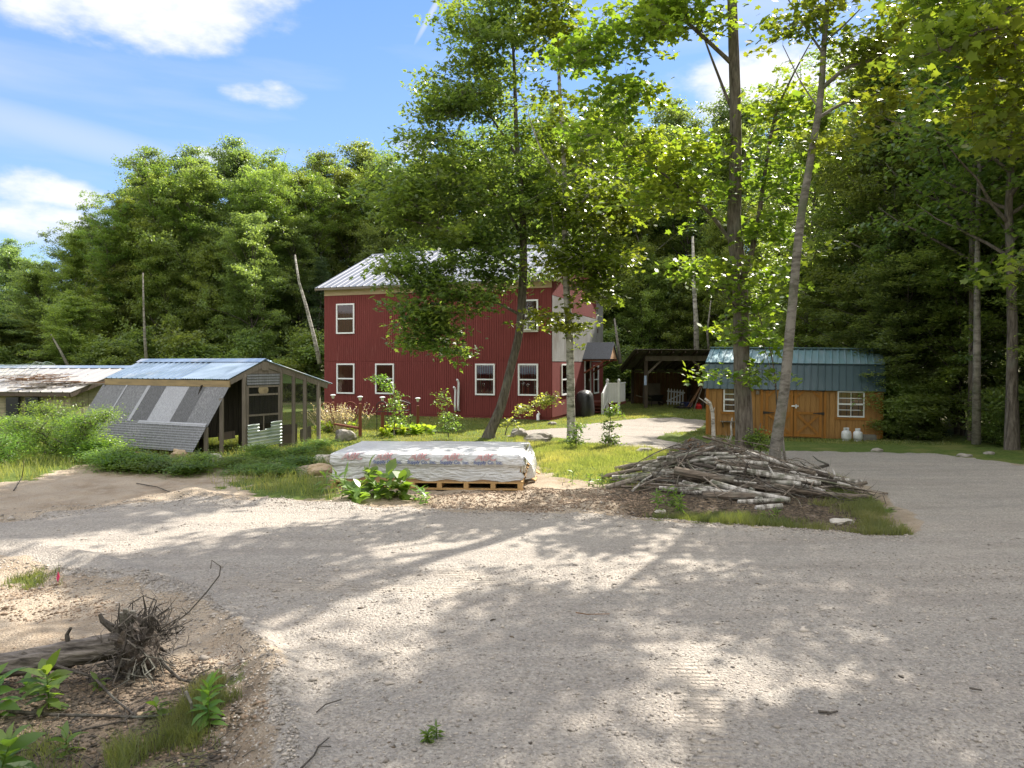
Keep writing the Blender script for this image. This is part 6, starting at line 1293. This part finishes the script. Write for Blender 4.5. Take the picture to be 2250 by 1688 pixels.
stick([gz_(660, 1690), gz_(690, 1660), gz_(700, 1640), gz_(722, 1622)], .007, 'thin forked twig at the bottom edge on the sand', twigs=[[gz_(700, 1640), gz_(728, 1640)]])
stick([gz_(696, 1565), gz_(715, 1548), gz_(750, 1537)], .006, 'small bowed twig lying on the gravel')
stick([gz_(300, 1062), gz_(345, 1070), gz_(400, 1092)], .012, 'thin dead twig on the sandy ground left of the stack')
stick([gz_(30, 1078), (48, 1050, 14.5), (53, 1020, 14.5), (50, 1010, 14.5)], .010, 'thin upright twig on the sand at far left')
stick([gz_(1265, 1346), gz_(1290, 1350), gz_(1340, 1349)], .006, 'thin brown twig in the middle of the gravel', 'brownwood')
stick([gz_(1798, 1563), gz_(1825, 1566), gz_(1840, 1563)], .010, 'short dark stick on the sunlit gravel lower right')
stick([gz_(2130, 1512), gz_(2158, 1517)], .008, 'short dark chip of wood far right on the gravel')
# pink marker flag
fx, fy = G(127, 1272); fgz = zat(fx, fy); FG = thing('marker_flag', 'small pink survey flag standing in the gravel bank at left', 'flag', (fx, fy, fgz))
m_ = MB(); m_.tube([(0, 0, 0), (0, 0, .12)], .0018, 4); m_.build('wire', M['blackmetal'], FG)
m_ = MB(); m_.add([(0, 0, .13), (.018, .004, .075), (.012, -.004, .04), (-.002, 0, .01), (-.018, .004, .055), (0, .004, .13), (.018, .008, .075), (.012, 0, .04), (-.002, .004, .01), (-.018, .008, .055)], [(0,1,2,3,4), (9,8,7,6,5)]); m_.build('pennant', pm('pink_film', (.85, .06, .22), (.75, .05, .18), 5, rough=.4), FG)
fx, fy = G(298, 1012); m_ = MB(); m_.tube([(0, 0, 0), (0, 0, .25)], .003, 4); 
FG2 = thing('marker_flag', 'tiny pink flag among the weeds before the sloping panels', 'flag', (fx, fy, zat(fx, fy))); m_.build('wire', M['blackmetal'], FG2); m_ = MB(); m_.quad((0, 0, .25), (0, 0, .19), (.06, .01, .19), (.06, .01, .25), .002); m_.build('pennant', bpy.data.materials['pink_film'], FG2)

# ------------------------------------------------------------ weeds and flowers
def weed(px, py, hpx, n, lfpx, lab, lm='leaf_weed', sd=1, tmpl=T_LN, name='broadleaf_weed', stems=1, spread=.0, droop=.25, wide=1.15):
    x, y = G(px, py); z = zat(x, y); d = (EYE-z)*FPX/(py-HY); x, y = (px-CX)*d/FPX, d; h = hpx*d/FPX; lf = lfpx*d/FPX; g = np.random.default_rng(sd)
    T = thing(name, lab, 'weed', (x, y, z)); m_ = MB(); cs, ds = [], []
    for s in range(stems):
        bx, by = g.normal()*spread*d/FPX, g.normal()*spread*d/FPX; tx, ty = bx+g.normal()*h*.12, by+g.normal()*h*.12; hs3 = h*(1-.35*g.random()*(stems > 1))
        m_.tube([(bx, by, -.02), (bx*.6+tx*.4, by*.6+ty*.4, hs3*.5), (tx, ty, hs3*.92)], [.006, .005, .003], 5)
        for k in range(n):
            t = .12+.88*k/n; a = k*2.4+g.normal()*.3; cs.append((bx+(tx-bx)*t, by+(ty-by)*t, hs3*t)); ds.append((math.cos(a), math.sin(a), .05+.9*t*t-droop*(1-t)))
    m_.build('stem', M[lm], T); tv = (tmpl[0]*np.array([1, wide, 1]), tmpl[1]); 
    ds = np.array(ds); nrm_ = np.tile([0, 0, 1.0], (len(cs), 1)); V, F = leaves(np.array(cs), lf, tv, g, up=2.2, sv_=.25, dirs=ds); npmesh('leaves', V, F, M[lm], T); return T
T_BL = (np.array([(0,0,0),(.15,.10,.05),(.4,.17,.09),(.7,.12,.05),(1,0,-.10),(.7,-.12,.05),(.4,-.17,.09),(.15,-.10,.05)]), [[0,1,7],[1,2,6,7],[2,3,5,6],[3,4,5]])
T_BL = (T_BL[0], [[0,1,2,6],[2,3,4,6],[4,5,6,2][:0] or [6,7,0,2][:0] or [4,5,6,2]]); T_BL = (T_BL[0], [[0,1,2,3,4,5,6,7]])
weed(108, 1560, 92, 26, 52, 'bright broadleaf weed with whorled leaves below the fallen log', sd=1, tmpl=T_BL); weed(0, 1580, 100, 22, 60, 'tall weed with long narrow leaves cut by the left edge', sd=2, tmpl=T_BL, wide=1.1)
weed(145, 1662, 46, 11, 44, 'small yellow-green broadleaf seedling near the bottom left', sd=3, tmpl=T_BL); weed(-4, 1730, 100, 22, 62, 'bright weed in the bottom left corner', sd=4, tmpl=T_BL, wide=1.3)
weed(458, 1600, 88, 30, 46, 'tall narrow-leaved weed standing in the grass right of the sticks', sd=5, tmpl=T_BL, wide=1.0); weed(350, 1575, 28, 14, 30, 'low weed between the sticks', sd=6, tmpl=T_BL)
weed(215, 1515, 22, 10, 26, 'tiny weed under the fallen log', sd=7, tmpl=T_BL); weed(962, 1625, 34, 14, 22, 'lone small olive weed growing in the gravel', 'leaf_oak', 8, stems=3, spread=10); weed(60, 1530, 30, 12, 30, 'low weed against the fallen log', sd=30, tmpl=T_BL)
weed(845, 1092, 62, 12, 34, 'big-leaved weed clump before the wrapped stack', sd=9, tmpl=T_BL, stems=6, spread=26, wide=1.8); weed(805, 1098, 40, 10, 28, 'low leafy weeds left of the big-leaved clump', sd=10, stems=7, spread=24, tmpl=T_BL, wide=1.7); weed(870, 1095, 46, 10, 24, 'reddish-stemmed weed right of the big-leaved clump', 'leaf_oak', 11, stems=4, spread=14, tmpl=T_BL)
weed(928, 1105, 30, 9, 18, 'lone seedling between clump and bare dirt', sd=12, stems=3, spread=12, tmpl=T_BL); weed(735, 1090, 48, 12, 42, 'arching grassy weed left of the wrapped stack', sd=13, stems=3, spread=14, wide=.5, droop=.0)
weed(1475, 1115, 44, 12, 16, 'pale shrubby sprout before the left of the log pile', sd=14, stems=7, spread=26); weed(1700, 1135, 22, 8, 12, 'small sprout at the front foot of the log pile', sd=15, stems=4, spread=20); weed(1310, 1070, 30, 10, 14, 'leafy sprout in the grass between stack and log pile', sd=16, stems=6, spread=24)
WL = ['tall goldenrod bush in front of the left coop', 'goldenrod stems at the far left edge', 'bushy pale weed beside the sloping panels', 'dense weed bush left of the sloping panels', 'tall weed against the left coop wall', 'weed bush behind the sandy left bank', 'leafy goldenrod between the two coops', 'weed bush at the left frame edge', 'low bushy weed under the panels']
for i, (px, py, hpx, k) in enumerate([(120, 1005, 88, 'w'), (38, 1000, 76, 'w'), (182, 1000, 84, 'w'), (162, 1010, 104, 'w'), (75, 990, 70, 'w'), (10, 1020, 70, 'w'), (150, 985, 96, 'w'), (-40, 1010, 100, 'w'), (214, 1010, 40, 'v')]):
    x, y = G(px, py); plant(k, x, y, hpx*y/FPX, label=WL[i], cat='bush', group='goldenrod bushes by the coops', sc=.85)
for i, (px, py, hpx, k) in enumerate([(262, 1018, 34, 'k'), (300, 1020, 42, 'k'), (345, 1026, 30, 'v'), (372, 1028, 24, 'k'), (430, 1022, 30, 'k'), (250, 1030, 36, 'v'), (320, 1032, 34, 'k'), (600, 1000, 26, 'k'), (640, 1008, 26, 'k'), (545, 1010, 22, 'k'), (660, 1022, 28, 'v'), (490, 1022, 22, 'k'), (690, 985, 24, 'k'), (580, 1030, 24, 'k'), (615, 1040, 26, 'v'), (520, 1035, 20, 'k'), (415, 1035, 26, 'v')]):
    x, y = G(px, py); hpx *= .8; plant(k, x, y, hpx*y/FPX, label=('dark ferny weed' if k == 'k' else 'light green bushy weed')+[' under the ribbed panels', ' before the coop door', ' right of the coop door'][0 if px < 450 else 1 if px < 600 else 2], cat='weed', group='low weeds before the coop', sc=.8)
for i, (px, py, lab) in enumerate([(720, 950, 'clump of bright hosta leaves beside the coop'), (750, 945, 'hosta clump behind the dark boulder'), (875, 955, 'bright hosta clump under the low rail'), (905, 953, 'hosta clump under the rightmost lamp'), (935, 955, 'hosta clump right of the rightmost lamp'), (850, 957, 'hosta clump at the trellis foot')]):
    weed(px, py, 16, 16, 15, lab, 'leaf_hosta', 50+i, T_BL, 'hosta_plant', 5, 16, .1, 2.0)
LV = thing('lavender_clump', 'tall pinkish flowering grass clump beside the coop corner post', 'flower clump', (P(745, 935, 24.3).x, 24.3, 0)); g = np.random.default_rng(5); m_ = MB(); fc_ = []
for k in range(150):
    b = Vector((g.normal()*.28, g.normal()*.16, 0)); ln = .55+.45*g.random(); tp = b+Vector((b.x*.8+g.normal()*.12-.1, b.y+g.normal()*.1, ln)); m_.tube([b, b.lerp(tp, .5)+Vector((0, 0, .06)), tp], [.006, .005, .004], 3, False)
    for j in range(9): t = .62+.38*j/9; q_ = b.lerp(tp, t); fc_.append((q_.x, q_.y, q_.z+.03))
m_.build('stems', M['straw'], LV); V, F = leaves(np.array(fc_), .045, T_RH, g, up=.3); npmesh('flower_heads', V, F, M['flower'], LV)

# ------------------------------------------------------------ grass, pebbles, litter
def grass(name, lab, reg, n, h, w_, g, lm='grass', thr=.45, zone=1, clump=.0):
    """n blades inside the world-space polygon reg, where the ground is grassy"""
    reg = np.array(reg); lo, hi = reg.min(0), reg.max(0); pts = []
    tot_ = 0
    while tot_ < n:
        x = lo[0]+(hi[0]-lo[0])*g.random(n); y = lo[1]+(hi[1]-lo[1])*g.random(n); ok = sdist([tuple(r) for r in reg], x, y) > 0
        x, y = x[ok], y[ok]; zn = zones(x, y); q_ = zn[1]
        if clump: q_ = q_*sstep(.35, .8, vnoise(x/clump, y/clump, 77))
        ok = (q_ > .1+.9*g.random(len(x))) & (np.hypot(x-HL.x-5, y-37) > 0)
        lx = (x-HL.x)*hc-(y-HL.y)*hs_; ly = (x-HL.x)*hs_+(y-HL.y)*hc; ok &= ~((lx > -.0) & (lx < HW) & (ly > 0) & (ly < HD))
        lx = (x-SO.x)*sc_-(y-SO.y)*ss_; ly = (x-SO.x)*ss_+(y-SO.y)*sc_; ok &= ~((lx > 0) & (lx < SWD) & (ly > 0) & (ly < SDP))
        x, y = x[ok], y[ok]; pts.append(np.c_[x, y]); tot_ += len(x)
        if len(x) == 0 and len(pts) > 6: break
    p = np.vstack(pts)[:n]; k = len(p); z = hz(p[:, 0], p[:, 1]); hgt = h*(.45+.9*g.random(k))*(.6+.9*vnoise(p[:, 0]/.6, p[:, 1]/.6, 78)); a = g.random(k)*6.28; b = g.random(k)*6.28; ln = .25+.5*g.random(k)
    c = np.c_[p, z-.01]; wd = np.c_[np.cos(a), np.sin(a), np.zeros(k)]*(w_*(.6+.8*g.random(k)))[:, None]*.5; ld = np.c_[np.cos(b), np.sin(b), np.zeros(k)]*(hgt*ln)[:, None]
    up_ = np.c_[np.zeros(k), np.zeros(k), hgt]; V = np.stack([c-wd, c+wd, c+wd*.7+up_*.6+ld*.35, c-wd*.7+up_*.6+ld*.35, c+up_+ld], 1).reshape(-1, 3)
    o = (np.arange(k)*5)[:, None]; o_ = npmesh(name, V, [o+np.array([[3, 2, 4]]), o+np.array([[0, 1, 2, 3]])], M[lm]); tag(o_, lab, 'grass', kind='stuff')
g = np.random.default_rng(77)
grass('lawn_grass', 'short sunlit lawn grass between the garden and the red house', [(-12, 18.5), (4.5, 18.5), (4.5, 33), (-12, 34)], 90000, .055, .014, g)
grass('lawn_grass', 'mown grass between the far drive and the wooden lean-to', [(4.5, 26), (14, 22), (16, 36), (4.5, 44)], 50000, .06, .018, g)
grass('wild_grass', 'rough bright grass between the wrapped stack and the log pile', [G(1130, 960), G(1480, 985), G(1560, 1060), G(1330, 1085), G(1190, 1060)], 30000, .10, .009, g)
grass('wild_grass', 'tall rough grass and weeds before the coops', [G(-350, 945), G(720, 955), G(790, 1095), G(480, 1075), G(-350, 1075)], 34000, .16, .010, g)
grass('verge_grass', 'tufted grass around the right foot of the log pile', [G(1390, 1130), G(1700, 1120), G(1740, 1025), G(1860, 1045), G(2010, 1175), G(1730, 1165)], 15000, .11, .008, g, lm='grass_dark')
grass('tuft_grass', 'soft green grass tufts at the bottom left', [G(210, 1800), G(240, 1600), G(480, 1480), G(560, 1560), G(560, 1700), G(450, 1900)], 3400, .11, .005, g, lm='grass_dark', clump=.3)
grass('tuft_grass', 'sparse grass tufts on the bank near the pink flag', [G(-200, 1290), G(-100, 1230), G(150, 1235), G(150, 1275)], 500, .08, .006, g, lm='grass_dark')
grass('tuft_grass', 'sparse bright grass at the bottom left corner', [G(-300, 1900), G(-300, 1580), G(160, 1600), G(200, 1800)], 1400, .08, .006, g, lm='grass_dark')
def strew(name, lab, n, reg, size, mt, g, ok=None, flat=.6, sv2=.8, cat='gravel'):
    reg = np.array(reg); lo, hi = reg.min(0), reg.max(0); X_ = []; t_ = 0
    while t_ < n:
        x = lo[0]+(hi[0]-lo[0])*g.random(n); y = lo[1]+(hi[1]-lo[1])*g.random(n); m1 = sdist([tuple(r) for r in reg], x, y) > 0; x, y = x[m1], y[m1]
        if ok is not None: k_ = ok(x, y) > g.random(len(x)); x, y = x[k_], y[k_]
        X_.append(np.c_[x, y]); t_ += len(x)
    p = np.vstack(X_)[:n]; k = len(p); z = hz(p[:, 0], p[:, 1]); s = size*np.exp(g.normal(size=k)*.45)
    t8 = np.array([(1,0,0),(0,1,0),(-1,0,0),(0,-1,0),(0,0,1),(0,0,-1),(.6,.6,.55),(-.6,.5,.6)]); f8 = np.array([[0,6,4],[0,1,6],[1,4,6],[1,7,4],[1,2,7],[2,4,7],[2,3,4],[3,0,4],[1,0,5],[2,1,5],[3,2,5],[0,3,5]])
    a = g.random(k)*6.28; ca, sa = np.cos(a), np.sin(a); tv = t8[None]*(1+g.normal(size=(k, 8, 3))*.22); tv[:, :, 1] *= (.55+.4*g.random(k))[:, None]; tv[:, :, 2] *= flat*(.6+.5*g.random(k))[:, None]
    x = tv[:, :, 0]*ca[:, None]-tv[:, :, 1]*sa[:, None]; y = tv[:, :, 0]*sa[:, None]+tv[:, :, 1]*ca[:, None]; V = np.stack([x, y, tv[:, :, 2]], 2)*s[:, None, None]+np.c_[p, z+s*.12][:, None, :]
    o = npmesh(name, V.reshape(-1, 3), [(np.arange(k)*8)[:, None, None].repeat(12, 1).reshape(-1, 1)+np.tile(f8, (k, 1))], M[mt]); tag(o, lab, cat, kind='stuff')
m_ = MB(); g5 = np.random.default_rng(55)
for k in range(230):
    x, y = G(g5.uniform(-150, 540), g5.uniform(1440, 1760)); a = g5.random()*6.28; l_ = .05+.3*g5.random()**2; z = zat(x, y)+.012; b_1 = Vector((x, y, z)); b_2 = b_1+Vector((math.cos(a)*l_, math.sin(a)*l_, .01+.04*g5.random())); m_.tube([b_1, b_1.lerp(b_2, .5)+Vector((g5.normal()*.02, g5.normal()*.02, .01)), b_2], [.003, .0025, .0012], 4, False)
tag(m_.build('twig_litter', M['bark_dark']), 'fine dead twigs strewn round the fallen log', 'twigs', kind='stuff')
m_ = MB()
for k in range(260):
    x, y = min(6.3, rnd.gauss(3.9, 1.2)), rnd.gauss(12.9, .6); z = zat(x, y)+.02; a = g5.random()*6.28; l_ = .1+.5*g5.random()**2; b_1 = Vector((x, y, z)); b_2 = b_1+Vector((math.cos(a)*l_, math.sin(a)*l_, .02+.12*g5.random())); m_.tube([b_1, b_1.lerp(b_2, .5)+Vector((g5.normal()*.03, g5.normal()*.03, .02)), b_2], [.006, .005, .002], 4, False)
tag(m_.build('twig_litter', M['bark_dark']), 'fine dead twigs strewn round the brush pile', 'twigs', kind='stuff')
M['peb'] = pm('pebble', (.38, .335, .285), (.25, .22, .19), 8, rough=.9, rnd_isl=.4); M['clod'] = pm('dirt_clod', (.25, .18, .125), (.16, .115, .078), 8, rough=1, rnd_isl=.4); M['chip'] = pm('leaf_litter', (.105, .078, .052), (.055, .042, .03), 8, rough=.9, rnd_isl=.7)
onG = lambda x, y: sstep(-.1, .1, sdist(GR, x, y))
edge = lambda x, y: np.exp(-(sdist(GR, x, y)/.35)**2)*.9+.04
strew('gravel_stones', 'fine loose stones over the gravel near the viewer', 26000, [G(420, 2300), G(380, 1240), G(2400, 1240), G(3600, 2300)], .0065, 'peb', g, onG)
strew('gravel_stones', 'coarser loose stones over the gravel', 4500, [G(420, 2300), G(100, 1150), G(2600, 1150), G(3600, 2300)], .010, 'peb', g, lambda x, y: onG(x, y)*sstep(.35, .7, vnoise(x/.8, y/.8, 91)))
strew('bank_stones', 'pebbles heaped along the edge of the gravel', 9000, [G(700, 2300), G(650, 1500), G(420, 1280), G(-500, 1150), G(-500, 1260), G(350, 1420), G(480, 2300)], .0085, 'peb', g, edge)
strew('bank_stones', 'stones and clods along the far edge of the gravel', 7000, [G(-300, 1120), G(260, 1085), G(420, 1070), G(760, 1095), G(1340, 1115), G(2000, 1165), G(2000, 1190), G(1300, 1150), G(700, 1125), G(200, 1130), G(-300, 1170)], .010, 'peb', g, edge)
strew('dirt_clods', 'brown clods of turned earth before the wrapped stack', 9000, [G(880, 1085), G(1150, 1062), G(1260, 1070), G(1480, 1060), G(1440, 1130), G(1200, 1128), G(960, 1110)], .013, 'clod', g, cat='earth')
strew('dirt_clods', 'brown clods and crumbs on the bare ground lower left', 9000, [G(-400, 1250), G(150, 1270), G(500, 1400), G(600, 1520), G(560, 1900), G(-600, 1900)], .009, 'clod', g, lambda x, y: sstep(.3, .7, vnoise(x/.4, y/.4, 95)), cat='earth')
strew('leaf_litter', 'dead leaves and bark scraps under the log pile', 16000, [G(1290, 1100), G(1420, 1030), G(1560, 985), G(1740, 1020), G(1960, 1150), G(1980, 1175), G(1720, 1158), G(1420, 1140)], .016, 'chip', g, flat=.2, cat='litter')
strew('leaf_litter', 'dead leaves and bark crumbs round the fallen log', 9000, [G(-500, 1440), G(450, 1440), G(530, 1560), G(520, 1900), G(-600, 1900)], .012, 'chip', g, flat=.2, cat='litter')
strew('leaf_litter', 'bits of bark and leaf fallen on the gravel', 700, [G(600, 2000), G(500, 1300), G(2200, 1200), G(3000, 2000)], .008, 'chip', g, flat=.2, cat='litter')
bpy.context.view_layer.update()

# ------------------------------------------------------------ tell look-alikes apart by where they stand
ORD = ['leftmost', 'second from left', 'third from left', 'fourth from left', 'fifth from left', 'sixth from left', 'seventh from left', 'eighth from left', 'ninth from left', 'tenth from left', 'eleventh from left', 'twelfth from left']
byl = {}
for o in list(C.objects):
    if o.parent is None and o.get('label') and o.get('category'): byl.setdefault(o['label'], []).append(o)
for lab, os_ in byl.items():
    if len(os_) < 2: continue
    os_.sort(key=lambda o: o.location.x/max(1, o.location.y))
    for i, o in enumerate(os_):
        if len(os_) == 2: w_ = ['left one', 'right one'][i]
        elif i == len(os_)-1: w_ = 'rightmost'
        else: w_ = ORD[min(i, 11)]
        o['label'] = lab+', '+w_
